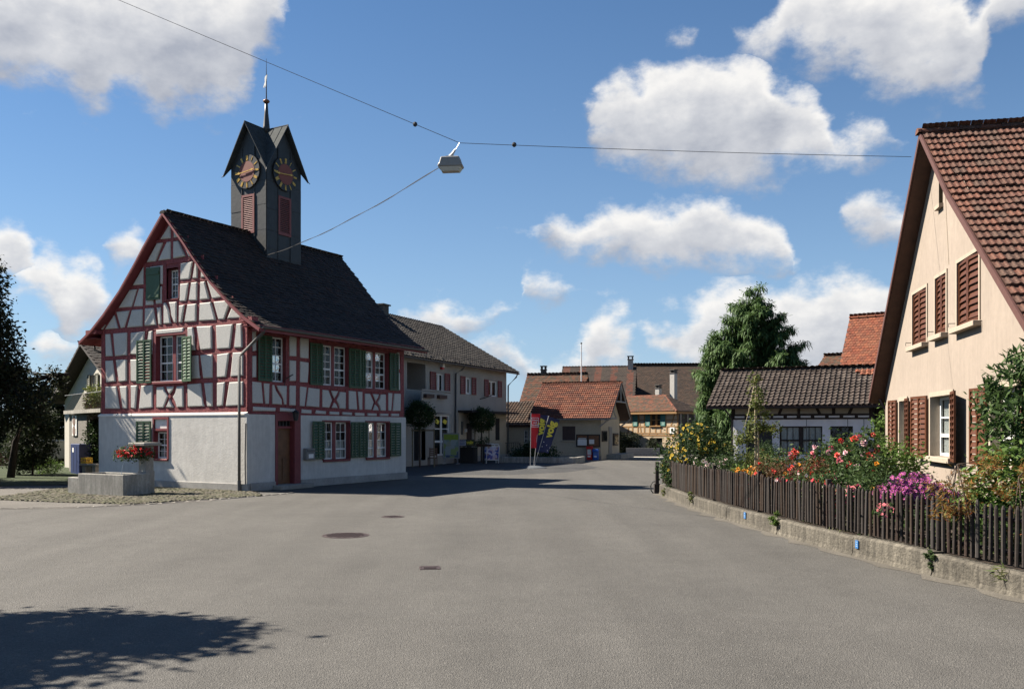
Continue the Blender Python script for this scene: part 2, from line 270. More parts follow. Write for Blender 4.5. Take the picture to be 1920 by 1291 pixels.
class MB:
    def __init__(s): s.v = []; s.f = []; s.mi = []; s.m = 0
    def add(s, vs, fs):
        k = len(s.v); s.v += [tuple(v) for v in vs]
        for f in fs: s.f.append([k+i for i in f]); s.mi.append(s.m)
        return s
    def box(s, x0, x1, y0, y1, z0, z1):
        return s.add([(x0,y0,z0),(x1,y0,z0),(x1,y1,z0),(x0,y1,z0),(x0,y0,z1),(x1,y0,z1),(x1,y1,z1),(x0,y1,z1)],
                     [(0,3,2,1),(4,5,6,7),(0,1,5,4),(1,2,6,5),(2,3,7,6),(3,0,4,7)])
    def fbox(s, F, u0, u1, v0, v1, d0, d1):               # box on a facade: u along, v up, d outwards
        vs = [F(u, v, d) for d in (d0, d1) for u, v in ((u0,v0),(u1,v0),(u1,v1),(u0,v1))]
        return s.add(vs, [(3,2,1,0),(4,5,6,7),(0,1,5,4),(1,2,6,5),(2,3,7,6),(3,0,4,7)])
    def quad(s, *p): return s.add(p, [tuple(range(len(p)))])
    def prism(s, poly, F, d0, d1):
        n = len(poly); vs = [F(u, v, d0) for u, v in poly] + [F(u, v, d1) for u, v in poly]
        return s.add(vs, [tuple(range(n))[::-1], tuple(range(n, 2*n))] + [(i, (i+1) % n, n+(i+1) % n, n+i) for i in range(n)])
    def seg(s, F, a, b, w, d0, d1):                        # straight facade bar from a to b
        a = Vector(a); b = Vector(b); t = (b-a).normalized(); n = Vector((-t.y, t.x))*w/2
        return s.prism([tuple(a-n), tuple(b-n), tuple(b+n), tuple(a+n)], F, d0, d1)
    def pillow(s, poly, F, d1, d2, ins):
        n = len(poly); P = [Vector(p) for p in poly]; I = []
        for i in range(n):
            a, b, c = P[i-1], P[i], P[(i+1) % n]
            e1 = (b-a).normalized(); e2 = (c-b).normalized(); n1 = Vector((-e1.y, e1.x)); n2 = Vector((-e2.y, e2.x))
            k = n1+n2; k = k/max(k.dot(n1), .35); I.append(b+k*ins)
        vs = [F(p.x, p.y, 0) for p in P]+[F(p.x, p.y, d1) for p in P]+[F(p.x, p.y, d2) for p in I]
        r = lambda k: [(k*n+i, k*n+(i+1) % n, (k+1)*n+(i+1) % n, (k+1)*n+i) for i in range(n)]
        return s.add(vs, r(0)+r(1)+[tuple(range(2*n, 3*n))])
    def tube(s, pts, r, n=6, r2=None):
        P = [Vector(p) for p in pts]; k0 = len(s.v); m = len(P)
        for i, p in enumerate(P):
            t = (P[min(i+1, m-1)]-P[max(i-1, 0)]).normalized()
            a = t.cross(Vector((0, 0, 1)) if abs(t.z) < .9 else Vector((1, 0, 0))).normalized(); b = t.cross(a)
            q = r if r2 is None else r+(r2-r)*i/(m-1)
            for j in range(n):
                an = 2*math.pi*j/n; s.v.append(tuple(p+(a*math.cos(an)+b*math.sin(an))*q))
        for i in range(m-1):
            for j in range(n):
                s.f.append([k0+i*n+j, k0+i*n+(j+1) % n, k0+(i+1)*n+(j+1) % n, k0+(i+1)*n+j]); s.mi.append(s.m)
        for q in (list(range(n))[::-1], [(m-1)*n+j for j in range(n)]): s.f.append([k0+j for j in q]); s.mi.append(s.m)
        return s
    def lathe(s, c, prof, n=16):
        k0 = len(s.v)
        for r, z in prof:
            for j in range(n): a = 2*math.pi*j/n; s.v.append((c[0]+r*math.cos(a), c[1]+r*math.sin(a), c[2]+z))
        for i in range(len(prof)-1):
            for j in range(n):
                s.f.append([k0+i*n+j, k0+i*n+(j+1) % n, k0+(i+1)*n+(j+1) % n, k0+(i+1)*n+j]); s.mi.append(s.m)
        s.f.append([k0+j for j in range(n)][::-1]); s.mi.append(s.m)
        s.f.append([k0+(len(prof)-1)*n+j for j in range(n)]); s.mi.append(s.m)
        return s
    def mesh(s, name, mats, smooth=False):
        me = bpy.data.meshes.new(name); me.from_pydata(s.v, [], s.f)
        for m in (mats if isinstance(mats, (list, tuple)) else [mats]): me.materials.append(m)
        if max(s.mi, default=0): me.polygons.foreach_set('material_index', s.mi)
        if smooth: me.polygons.foreach_set('use_smooth', [True]*len(s.f))
        return me
    def build(s, name, mats, parent=None, smooth=False, bevel=0., loc=None):
        me = s.mesh(name, mats, smooth)
        bm = bmesh.new(); bm.from_mesh(me); bmesh.ops.recalc_face_normals(bm, faces=bm.faces)
        if bevel: bmesh.ops.bevel(bm, geom=list(bm.edges), offset=bevel, segments=1, affect='EDGES', profile=.6)
        bm.to_mesh(me); bm.free()
        o = link(name, me, parent)
        if loc is not None: o.location = loc
        return o
def quads_mesh(name, V, Fq, m):
    me = bpy.data.meshes.new(name); V = np.asarray(V, np.float32); Fq = np.asarray(Fq, np.int32); k = Fq.shape[1]
    me.vertices.add(len(V)); me.vertices.foreach_set('co', V.ravel())
    me.loops.add(Fq.size); me.loops.foreach_set('vertex_index', Fq.ravel())
    me.polygons.add(len(Fq)); me.polygons.foreach_set('loop_start', np.arange(0, Fq.size, k, dtype=np.int32))
    me.update(calc_edges=True); me.validate(); me.materials.append(m); return me
FG = lambda u, v, d: (u, -d, v)                            # facade facing local -y
FS = lambda u, v, d: (d, u, v)                             # facade facing local +x
FB = lambda u, v, d: (u, d, v)                             # facing +y, plane y=0 (offset by caller)
def off(F, k): return lambda u, v, d: F(u, v, d+k)

def wall_sheet(mb, F, prof, holes, d=0.):
    """facade sheet: prof = [(v, u_left, u_right)] bottom to top, rectangular holes (u0,u1,v0,v1)"""
    vs = sorted(set([p[0] for p in prof] + [x for h in holes for x in h[2:] if prof[0][0] < x < prof[-1][0]]))
    def edge(v):
        for (va, la, ra), (vb, lb, rb) in zip(prof, prof[1:]):
            if va <= v <= vb: t = (v-va)/(vb-va) if vb > va else 0; return la+(lb-la)*t, ra+(rb-ra)*t
    for a, b in zip(vs, vs[1:]):
        (la, ra), (lb, rb) = edge(a), edge(b)
        cut = sorted((h[0], h[1]) for h in holes if h[2] <= a+1e-6 and h[3] >= b-1e-6)
        pa, pb = la, lb
        for h0, h1 in cut: mb.quad(F(pa, a, d), F(h0, a, d), F(h0, b, d), F(pb, b, d)); pa = pb = h1
        if abs(lb-rb) < 1e-6 and not cut: mb.quad(F(pa, a, d), F(ra, a, d), F(rb, b, d))
        else: mb.quad(F(pa, a, d), F(ra, a, d), F(rb, b, d), F(pb, b, d))

def window(parent, F, u0, u1, v0, v1, sashes=1, rows=(2, 3), cols=2, deep=.14, fm=None, rm=None, bar=.022, st=.045, name='window', d0=0., curtain=None, panes=True, mull=.09, tr=True):
    """recessed casement: reveal and frame, sashes with glazing bars, glass panes as sub-parts, dark room behind"""
    fm = fm or WHITE; rm = rm or REDPAINT
    mb = MB(); D = d0-deep
    for (a, b, c, e) in ((u0, u0, v0, v1), (u1, u1, v0, v1)): mb.quad(F(a, c, d0), F(b, e, d0), F(b, e, D-.03), F(a, c, D-.03))
    for v in (v0, v1): mb.quad(F(u0, v, d0), F(u1, v, d0), F(u1, v, D-.03), F(u0, v, D-.03))
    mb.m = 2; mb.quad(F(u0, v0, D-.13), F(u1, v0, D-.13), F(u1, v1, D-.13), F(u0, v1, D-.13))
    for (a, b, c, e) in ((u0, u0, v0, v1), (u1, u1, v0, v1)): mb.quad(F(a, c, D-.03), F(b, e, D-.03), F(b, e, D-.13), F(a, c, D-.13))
    mb.m = 0
    if mull: 
        for k in range(1, sashes): c = u0+(u1-u0)*k/sashes; mb.fbox(F, c-mull/2, c+mull/2, v0, v1, D-.03, D+.045)
    mb.m = 1; sw = (u1-u0)/sashes; cells = []
    for k in range(sashes):
        a = u0+sw*k+(mull/2 if k and mull else .012); b = u0+sw*(k+1)-(mull/2 if k < sashes-1 and mull else .012)
        c, e = v0+.012, v1-.012
        mb.fbox(F, a, a+st, c, e, D-.02, D+.02); mb.fbox(F, b-st, b, c, e, D-.02, D+.02)
        mb.fbox(F, a+st, b-st, c, c+st, D-.02, D+.018); mb.fbox(F, a+st, b-st, e-st, e, D-.02, D+.018)
        nr = sum(rows); ph = (e-c-2*st)/nr; r = 0; A, B = a+st, b-st
        for i in range(1, nr):
            y = c+st+ph*i; thick = bar if (i != rows[-1] or not tr) else bar*2.4
            mb.fbox(F, A, B, y-thick/2, y+thick/2, D-.012, D+.014)
        for i in range(1, cols):
            x = A+(B-A)*i/cols; mb.fbox(F, x-bar/2, x+bar/2, c+st, e-st, D-.012, D+.012)
        for i in range(nr):
            for j in range(cols): cells.append((A+(B-A)*j/cols, A+(B-A)*(j+1)/cols, c+st+ph*i, c+st+ph*(i+1)))
    o = mb.build(name, [rm, fm, DARK], parent)
    if panes:
        for (a, b, c, e) in cells: MB().quad(F(a, c, D), F(b, c, D), F(b, e, D), F(a, e, D)).build('pane', GLASS, o)
    else: MB().quad(F(u0, v0, D), F(u1, v0, D), F(u1, v1, D), F(u0, v1, D)).build('pane', GLASS, o)
    if curtain:
        cm = MB(); n = 40; a0, a1, c0, c1 = curtain
        P = [(a0+(a1-a0)*i/n, (.012 if i % 2 else -.012)) for i in range(n+1)]
        for (p, q), (p2, q2) in zip(P, P[1:]): cm.quad(F(p, c0, D-.06+q), F(p2, c0, D-.06+q2), F(p2, c1, D-.06+q2), F(p, c1, D-.06+q))
        cm.build('curtain', CURTAIN, o)
    return o
def surround(parent, F, u0, u1, v0, v1, w, d, m, sill=None, name='window_surround'):
    mb = MB(); mb.fbox(F, u0-w, u0, v0-w*.2, v1+w, 0, d); mb.fbox(F, u1, u1+w, v0-w*.2, v1+w, 0, d); mb.fbox(F, u0, u1, v1, v1+w, 0, d)
    if not sill: mb.fbox(F, u0, u1, v0-w, v0, 0, d)
    o = mb.build(name, m, parent)
    if sill: s = MB(); s.fbox(F, u0-sill[0], u1+sill[0], v0-sill[1], v0, -.05, sill[2]); s.build('sill', m, parent, bevel=.008)
    return o
def shutter(parent, F, u0, u1, v0, v1, m, cols=2, pitch=.085, d=.03, th=.04, single=True, st=.06, swing=0., hinge=0, label=None, bend=0):
    """louvred shutter; swing tilts it off the wall about its hinge side (0 = u0, 1 = u1)"""
    hu = (u0, u1)[hinge]; sw = math.tan(rad(swing))*(1 if hinge == 0 else -1)
    G = lambda u, v, k: F(u, v, d+k+(u-hu)*sw)
    mb = MB(); mb.fbox(G, u0, u0+st, v0, v1, 0, th); mb.fbox(G, u1-st, u1, v0, v1, 0, th)
    mb.fbox(G, u0+st, u1-st, v0, v0+st*1.3, .002, th-.002); mb.fbox(G, u0+st, u1-st, v1-st, v1, .002, th-.002)
    cw = (u1-u0-st*(cols+1))/cols
    for k in range(1, cols): x = u0+st*k+cw*k; mb.fbox(G, x, x+st, v0+st, v1-st, .001, th+.004)
    o = mb.build('shutter', m, parent)
    if label: o['label'] = label
    n = int((v1-v0-2.4*st)/pitch); slats = []
    bk = MB()
    for c in range(cols):
        a = u0+st+(cw+st)*c
        for i in range(n):
            z = v0+st*1.3+(i+.5)*(v1-v0-2.3*st)/n
            vs = [G(x, z-.365*pitch*s, .004 if s < 0 else th-.004) for x, s in ((a, 1), (a+cw, 1), (a+cw, -1), (a, -1))]
            vs += [G(x, z-.365*pitch*s+.012, .004 if s < 0 else th-.004) for x, s in ((a, 1), (a+cw, 1), (a+cw, -1), (a, -1))]
            q = [(0,1,2,3),(4,7,6,5),(0,4,5,1),(1,5,6,2),(2,6,7,3),(3,7,4,0)]
            if single: s_ = MB().add(vs, q).build('slat', m, o)
            else: bk.add(vs, q)
    if not single: put(bk.build('slats', m, o), kind='stuff')
    return o

# ------------------------------------------------------------------ roofs
def tile_geo(kind, w, e):
    """one tile: x across, y downhill (0 = top of the exposed part), z up"""
    g = .004; t = .018
    if kind == 'plain':
        o = [(-w/2+g, -.45*e), (-w/2+g, .8*e), (-w*.28, .95*e), (0, e), (w*.28, .95*e), (w/2-g, .8*e), (w/2-g, -.45*e)]
        zz = lambda y: .004+.026*(y+.45*e)/(1.45*e)
        v = [(x, y, zz(y)+t*.6) for x, y in o]+[(x, y, zz(y)-t*.6) for x, y in o]; n = 7
        return v, [tuple(range(n))[::-1]]+[(i, i+1, n+i+1, n+i) for i in range(n-1)]
    h = [(-.5, .0), (-.36, .02), (-.24, .052), (-.1, .055), (.03, .026), (.2, .008), (.38, .006), (.5, .012)]
    if kind == 'pan2': h = [(-.5, .0), (-.42, .02), (-.3, .024), (-.2, .005), (-.02, .003), (.08, .02), (.2, .024), (.3, .005), (.5, .003)]
    if kind == 'coarse': h = [(-.5, .0), (-.25, .05), (0, .04), (.3, .005), (.5, .01)]
    sc_ = w/.26; n = len(h); v = []
    for y, dz in ((-.12*e, .0), (e, .046)):
        for x, z in h: v.append((x*(w-g), y, z*sc_+dz))
    for x, z in h: v.append((x*(w-g), e, z*sc_+.046-.045))
    return v, [(i, i+1, n+i+1, n+i) for i in range(n-1)]+[(n+i, n+i+1, 2*n+i+1, 2*n+i) for i in range(n-1)]
F_PX = 1640.
def on_picture(p):
    if p.y < 1: return None
    x = 960+F_PX*p.x/p.y; y = 805-F_PX*(p.z-2)/p.y
    return (x, y) if -20 < x < 1940 and -20 < y < 1311 else None
def slope(parent, O, A, H, prof, length, w, e, kind, tm, dm, single=0, jit=.006, keep=None, thick=.1, name='roof', verge=None, seed=1, lift=0.):
    """one roof slope: O start of ridge, A along it, H outwards; prof [(h,z)] from ridge to eave. Deck + tiles laid in courses"""
    O = Vector(O); A = Vector(A).normalized(); H = Vector(H).normalized(); Z = Vector((0, 0, 1)); rng = random.Random(seed)
    P = [O+H*h+Z*z for h, z in prof]
    mb = MB(); n = len(P)
    top = [(p, p+A*length) for p in P]
    for (a, b), (c, d) in zip(top, top[1:]):
        k = Z*thick
        if keep:
            continue
        mb.quad(a, b, d, c); mb.quad(a-k, c-k, d-k, b-k); mb.quad(a, c, c-k, a-k); mb.quad(b, b-k, d-k, d)
    if not keep:
        a, b = top[-1]; mb.quad(a, b, b-Z*thick, a-Z*thick)
    else:
        mb.add([*keep[0]], [tuple(range(len(keep[0])))])
        mb.add([v-Z*thick for v in map(Vector, keep[0])], [tuple(range(len(keep[0])))[::-1]])
    deck = mb.build(name, dm, parent)
    segs = []; acc = 0
    for a, b in zip(P, P[1:]): l = (b-a).length; segs.append((acc, acc+l, a, (b-a).normalized())); acc += l
    nc = int(math.ceil(acc/e)); tv, tf = tile_geo(kind, w, e); tv = np.array(tv)
    nw = int(round(length/w)); sing = []; V = []; Fc = []
    M = WM[parent]; cand = []
    for r in range(nc):
        s = acc-(r+1)*e
        sm = max(s, 0)+.3*e
        for sa, sb, a, t in segs:
            if sm < sb or sb == segs[-1][1]:
                p0 = a+t*(s-sa); nn = A.cross(t); 
                if nn.z < 0: nn = -nn
                break
        for c in range(nw):
            x = (c+.5)*length/nw + (.5*w if (kind == 'plain' and r % 2) else 0)
            if x > length-w*.2: x = length-w*.25
            pos = p0+A*x+nn*(lift+rng.uniform(-jit, jit))
            if keep and not keep[1](pos): continue
            ax = A if A.cross(t).dot(nn) > 0 else -A
            m = Matrix((( *ax,), (*t,), (*nn,))).transposed() @ Matrix.Rotation(rng.uniform(-.012, .012), 3, 'Z')
            cand.append((pos, m))
    order = []
    if single:
        for i, (pos, m) in enumerate(cand):
            wp = M @ pos
            if on_picture(wp): order.append(((wp-Vector((0, 0, 2))).length, i))
        order = [i for _, i in sorted(order)[:single]]
    pick = set(order)
    if pick:
        me = bpy.data.meshes.new('roof_tile'); me.from_pydata([tuple(v) for v in tv], [], tf); me.materials.append(tm)
        for i in order:
            pos, m = cand[i]; link('roof_tile', me, deck, Matrix.Translation(pos) @ m.to_4x4())
    rest = [c for i, c in enumerate(cand) if i not in pick]
    if rest:
        Ms = np.array([np.array(m) for _, m in rest]); Ps = np.array([np.array(p) for p, _ in rest])
        VV = np.einsum('nij,kj->nki', Ms, tv)+Ps[:, None, :]; k = len(tv)
        fs = []
        for i in range(len(rest)): fs += [[i*k+q for q in f] for f in tf]
        me = bpy.data.meshes.new('roof_tiles'); me.from_pydata(VV.reshape(-1, 3).tolist(), [], fs); me.materials.append(tm)
        put(link('roof_tiles', me, deck), kind='stuff')
    return deck
def ridge_tiles(parent, a, b, r, l, m, name='ridge_tile', single=True):
    a, b = Vector(a), Vector(b); n = max(1, int((b-a).length/l)); t = (b-a)/n; d = t.normalized()
    sd = d.cross(Vector((0, 0, 1))).normalized(); up = sd.cross(d)
    big = MB(); proto = None
    for i in range(n):
        mb = MB() if single else big
        if single and proto is not None:
            link(name, proto, parent, Matrix.Translation(a+t*i)); continue
        o = Vector((0, 0, 0)) if single else a+t*i; k = 7
        vs = []
        for q, rr in ((-.02, r*1.16), (.12, r*1.16), (.14, r), (1.0, r*.94)):
            for j in range(k):
                an = math.pi*(j/(k-1)*1.1-.05); vs.append(o+t*q+sd*math.cos(an)*rr+up*(math.sin(an)*rr*.72-.03))
        mb.add(vs, [(q*k+j, q*k+j+1, q*k+k+j+1, q*k+k+j) for q in range(3) for j in range(k-1)]+[tuple(range(k)), tuple(range(3*k, 4*k))[::-1]])
        if single: proto = mb.mesh(name, m); link(name, proto, parent, Matrix.Translation(a))
    if not single: put(big.build(name+'s', m, parent), kind='stuff')
def gutter(parent, a, b, r, m=None, down=None, name='gutter'):
    a, b = Vector(a), Vector(b); d = (b-a).normalized(); sd = d.cross(Vector((0, 0, 1))).normalized(); mb = MB(); k = 7
    vs = []
    for p in (a, b):
        for rr in (r, r*.86):
            for j in range(k): an = math.pi+math.pi*j/(k-1); vs.append(p+sd*math.cos(an)*rr+Vector((0, 0, 1))*math.sin(an)*rr)
    q = lambda o1, o2: [(o1+j, o1+j+1, o2+j+1, o2+j) for j in range(k-1)]
    mb.add(vs, q(0, 2*k)+q(k, 3*k)+q(0, k)+q(2*k, 3*k)); mb.build(name, m or ZINC, parent)
    if down: MB().tube(down, r*.62, 8).build('downpipe', m or ZINC, parent, smooth=True)

# ------------------------------------------------------------------ foliage
def leaf_mesh(name, m, blobs, n, size, seed=1, asp=.5, clump=0, droop=0., shell=.55, up=.0, csize=.16, clip=None):
    """leaf-sized faces spread in clumps through ellipsoids blobs = [(x,y,z,rx,ry,rz)]"""
    g = np.random.default_rng(seed); B = np.array(blobs, float); vol = (B[:, 3]*B[:, 4]*B[:, 5])**.8; vol /= vol.sum()
    k = clump or max(6, n//28)
    def ball(cnt, sh):
        d = g.normal(size=(cnt, 3)); d /= np.linalg.norm(d, axis=1)[:, None]; return d*(g.random(cnt)**(1/3*(1-sh)+.02))[:, None]
    ci = g.choice(len(B), k, p=vol); cc = B[ci, :3]+ball(k, shell)*B[ci, 3:]
    li = g.integers(0, k, n); rr = B[ci[li], 3:].mean(axis=1)*csize*3
    c = cc[li]+g.normal(size=(n, 3))*np.minimum(rr, csize*2.2)[:, None]*.5
    a = g.normal(size=(n, 3)); a[:, 2] = a[:, 2]*(.6)-droop; a /= np.linalg.norm(a, axis=1)[:, None]
    nn = g.normal(size=(n, 3)); nn[:, 2] += up; b = np.cross(a, nn); b /= np.linalg.norm(b, axis=1)[:, None]
    L = size*(.6+.8*g.random(n))[:, None]; W = L*asp
    V = np.stack([c-a*L/2, c+b*W/2+a*L*.05, c+a*L/2, c-b*W/2+a*L*.05], 1).reshape(-1, 3)
    if clip is not None:
        V = V.reshape(-1, 4, 3); V = V[clip(V.min(axis=1)[:, 0], V[:, :, 1].mean(axis=1), V[:, :, 2].mean(axis=1))]; n = len(V); V = V.reshape(-1, 3)
    return quads_mesh(name, V, np.arange(4*n).reshape(-1, 4), m), cc
def leaves(parent, m, blobs, n, size, seed=1, name='foliage', **k):
    me, cc = leaf_mesh(name, m, blobs, n, size, seed, **k); o = link(name, me, parent); return o, cc
def leafmat(name, *cols, tr=.35): return pieces_mat(name, list(cols), .65, None, transl=tr, spec=.25)
def bloom_mesh(kind, r, m, m2=None, seed=1):
    g = random.Random(seed); mb = MB()
    if kind == 'rose':
        for ring, (cnt, rr, zz, tl) in enumerate(((5, .95, -.25, .25), (5, .7, .05, .6), (4, .4, .3, 1.0))):
            for i in range(cnt):
                a = 2*math.pi*(i+ring*.37)/cnt; da = math.pi/cnt*1.15
                p = lambda an, q, z: (r*q*math.cos(an), r*q*math.sin(an), r*z)
                mb.add([p(a-da*.6, rr*.35, zz-.35), p(a-da, rr*.85, zz+tl*.5), p(a, rr*1.1, zz+tl*.65), p(a+da, rr*.85, zz+tl*.5), p(a+da*.6, rr*.35, zz-.35)], [(0,1,2,3,4)])
    elif kind == 'daisy':
        cnt = 9
        for i in range(cnt):
            a = 2*math.pi*i/cnt+g.uniform(-.1, .1); d = .26
            mb.add([(0, 0, 0), (r*.7*math.cos(a-d), r*.7*math.sin(a-d), r*.22), (r*math.cos(a), r*math.sin(a), r*.12), (r*.7*math.cos(a+d), r*.7*math.sin(a+d), r*.22)], [(0,1,2,3)])
        mb.m = 1 if m2 else 0
        mb.lathe((0, 0, 0), [(r*.3, .02*r), (r*.22, .2*r), (.02*r, .26*r)], 6)
    return mb.mesh('blossom', [m] + ([m2] if m2 else []))
def blooms(parent, me, spots, seed=1, tilt=.9, face=(-.4, -.8, .5), name='blossom'):
    g = random.Random(seed)
    for p in spots:
        d = Vector(face)+Vector((g.uniform(-tilt, tilt), g.uniform(-tilt, tilt), g.uniform(-tilt, tilt)*.7)); q = d.to_track_quat('Z', 'Y')
        s = g.uniform(.75, 1.2); link(name, me, parent, Matrix.Translation(p) @ q.to_matrix().to_4x4() @ Matrix.Scale(s, 4))
def stems(parent, m, base, tips, r=.006, name='stems', seed=1, spread=.15):
    g = random.Random(seed); mb = MB()
    for t in tips:
        b = Vector(base)+Vector((g.uniform(-spread, spread), g.uniform(-spread, spread), 0)); t = Vector(t); k = (b+t)/2+Vector((g.uniform(-.06, .06), g.uniform(-.06, .06), .05))
        mb.tube([b, k, t], r, 4, r*.6)
    return mb.build(name, m, parent)
def text_mesh(s, size, bold=0., align='CENTER'):
    cu = bpy.data.curves.new('lettering', 'FONT'); cu.body = s; cu.size = size; cu.align_x = align; cu.align_y = 'CENTER'; cu.offset = bold; cu.extrude = .004
    o = bpy.data.objects.new('lettering', cu); C.objects.link(o); bpy.context.view_layer.update()
    me = bpy.data.meshes.new_from_object(o.evaluated_get(bpy.context.evaluated_depsgraph_get()))
    bpy.data.objects.remove(o); return me
def lettering(parent, s, size, m, mtx, bold=0.):
    me = text_mesh(s, size, bold); me.materials.clear(); me.materials.append(m); o = link('lettering', me, parent, mtx); return o

# ------------------------------------------------------------------ ground, street, paving
def asphalt(name, base, warm=(1, .96, .90), fine=230):
    m = bpy.data.materials.new(name); m.use_nodes = True; N, L = m.node_tree.nodes, m.node_tree.links; b = N['Principled BSDF']
    b.inputs['Roughness'].default_value = .85; b.inputs['Specular IOR Level'].default_value = .35
    tc = N.new('ShaderNodeTexCoord').outputs['Object']
    def noise(s, d=3, r=.6):
        n = N.new('ShaderNodeTexNoise'); n.inputs['Scale'].default_value = s; n.inputs['Detail'].default_value = d; n.inputs['Roughness'].default_value = r; L.new(tc, n.inputs['Vector']); return n.outputs[0]
    def rng(x, a, c, lo, hi):
        r = N.new('ShaderNodeMapRange'); L.new(x, r.inputs[0]); r.inputs[1].default_value = a; r.inputs[2].default_value = c; r.inputs[3].default_value = lo; r.inputs[4].default_value = hi; return r.outputs[0]
    def mul(a, c):
        r = N.new('ShaderNodeMath'); r.operation = 'MULTIPLY'; L.new(a, r.inputs[0]); 
        if isinstance(c, float): r.inputs[1].default_value = c
        else: L.new(c, r.inputs[1])
        return r.outputs[0]
    v = N.new('ShaderNodeTexVoronoi'); v.inputs['Scale'].default_value = 78; L.new(tc, v.inputs['Vector'])
    sep = N.new('ShaderNodeSeparateXYZ'); L.new(v.outputs['Color'], sep.inputs[0])
    val = rng(sep.outputs[0], 0, 1, .76, 1.24)                                  # each aggregate stone its own grey
    val = mul(val, rng(noise(fine, 2), .3, .7, .72, 1.28)); val = mul(val, rng(noise(.35, 6, .65), .3, .72, .86, 1.1)); val = mul(val, rng(noise(2.3, 5), .3, .7, .93, 1.06))
    st = N.new('ShaderNodeVectorMath'); st.operation = 'MULTIPLY'; L.new(tc, st.inputs[0]); st.inputs[1].default_value = (1.1, .09, 1)
    sn = N.new('ShaderNodeTexNoise'); sn.inputs['Scale'].default_value = 1; sn.inputs['Detail'].default_value = 4; L.new(st.outputs[0], sn.inputs['Vector']); val = mul(val, rng(sn.outputs[0], .35, .65, .90, 1.07))
    spots = rng(noise(.9, 3, .5), .70, .76, 1, .72); val = mul(val, spots)
    # bright chips
    gt = N.new('ShaderNodeMath'); gt.operation = 'GREATER_THAN'; L.new(sep.outputs[1], gt.inputs[0]); gt.inputs[1].default_value = .965
    ad = N.new('ShaderNodeMath'); ad.operation = 'MULTIPLY_ADD'; L.new(gt.outputs[0], ad.inputs[0]); ad.inputs[1].default_value = .55; L.new(val, ad.inputs[2]); val = ad.outputs[0]
    # hairline cracks, only here and there
    n = N.new('ShaderNodeTexNoise'); n.inputs['Scale'].default_value = 1.2; n.inputs['Detail'].default_value = 5; L.new(tc, n.inputs['Vector'])
    wv = N.new('ShaderNodeVectorMath'); wv.operation = 'MULTIPLY_ADD'; L.new(n.outputs['Color'], wv.inputs[0]); wv.inputs[1].default_value = (1.6, 1.6, 0); L.new(tc, wv.inputs[2])
    vc = N.new('ShaderNodeTexVoronoi'); vc.feature = 'DISTANCE_TO_EDGE'; vc.inputs['Scale'].default_value = .21; L.new(wv.outputs[0], vc.inputs['Vector'])
    crack = rng(vc.outputs[0], .0, .0025, .93, 1.)
    msk = rng(noise(.16, 2), .5, .6, 0, 1); mm = N.new('ShaderNodeMix'); mm.data_type = 'FLOAT'; L.new(msk, mm.inputs[0]); mm.inputs[2].default_value = 1; L.new(crack, mm.inputs[3])
    val = mul(val, mm.outputs[0]); val = mul(val, base)
    sc3 = N.new('ShaderNodeVectorMath'); sc3.operation = 'SCALE'; sc3.inputs[0].default_value = warm; L.new(val, sc3.inputs[3]); L.new(sc3.outputs[0], b.inputs['Base Color'])
    bp = N.new('ShaderNodeBump'); bp.inputs['Distance'].default_value = .012; bp.inputs['Strength'].default_value = .8; L.new(v.outputs['Distance'], bp.inputs['Height']); L.new(bp.outputs[0], b.inputs['Normal'])
    MATS[name] = m; return m
ASPH = asphalt('old_asphalt', .077, (1, .96, .88)); ASPH2 = asphalt('newer_dark_asphalt', .045, (.97, .98, 1.0))
def sheet(name, pts, z, m, kind='structure', thick=0):
    mb = MB()
    if thick: mb.prism(pts, lambda u, v, d: (u, v, d), z-thick, z)
    else: mb.quad(*[(x, y, z) for x, y in pts])
    return put(mb.build(name, m), kind=kind)
sheet('ground', [(-420, -60), (420, -60), (420, 640), (-420, 640)], -.012, LAWN)
sheet('road', [(-30, -12), (60, -12), (60, 130), (-4.2, 130), (-8.2, 40), (-30, 26.5)], 0, ASPH)
sheet('forecourt', [(-5.2, 38.2), (.2, 38.9), (2.6, 41.2), (4.6, 46.3), (4.0, 51.0), (2.5, 60), (-3, 66), (-13, 44)], .004, ASPH2)
sheet('gravel_yard', [(-40, 20.7), (-14.2, 21.8), (-11.2, 22.25), (-8.4, 24.4), (-8.7, 28), (-14.8, 31.6), (-20, 30.4), (-40, 28.5)], .006, mat('grey_gravel_sand', (.115, .107, .095), 1, .35, 45, .01, 90, blotch=.2))
sheet('lawn', [(-60, 28.3), (-20, 29.9), (-14.9, 32), (-14, 46), (-60, 60)], .02, LAWN)
# cobbled strip round the town hall and the row of setts along the kerb line
COB = pieces_mat('moss_and_granite_cobbles', [(0.102, 0.09, 0.069), (0.078, 0.072, 0.054), (0.126, 0.111, 0.084), (0.09, 0.084, 0.054), (0.114, 0.102, 0.087), (0.072, 0.075, 0.045)], .95, (0.06, 0.066, 0.027), .55, scale=5)
SETT = pieces_mat('grey_kerb_setts', [(0.18, 0.168, 0.15), (0.144, 0.135, 0.12), (0.204, 0.192, 0.174), (0.162, 0.15, 0.132)], .95, (0.09, 0.084, 0.072), .4, scale=12)
def sett_geo(mb, x, y, a, l, w, z0, z1, rg):
    ca, sa = math.cos(a), math.sin(a); k = []
    for q, z in ((1., z0), (1., z1-.015), (.8, z1)):
        for sx, sy in ((-1, -1), (1, -1), (1, 1), (-1, 1)):
            px, py = sx*l/2*q, sy*w/2*q; k.append((x+px*ca-py*sa, y+px*sa+py*ca, z+(rg.uniform(-.006, .006) if q < 1 else 0)))
    mb.add(k, [(i, (i+1) % 4, 4+(i+1) % 4, 4+i) for i in range(4)]+[(4+i, 4+(i+1) % 4, 8+(i+1) % 4, 8+i) for i in range(4)]+[(8, 9, 10, 11)])
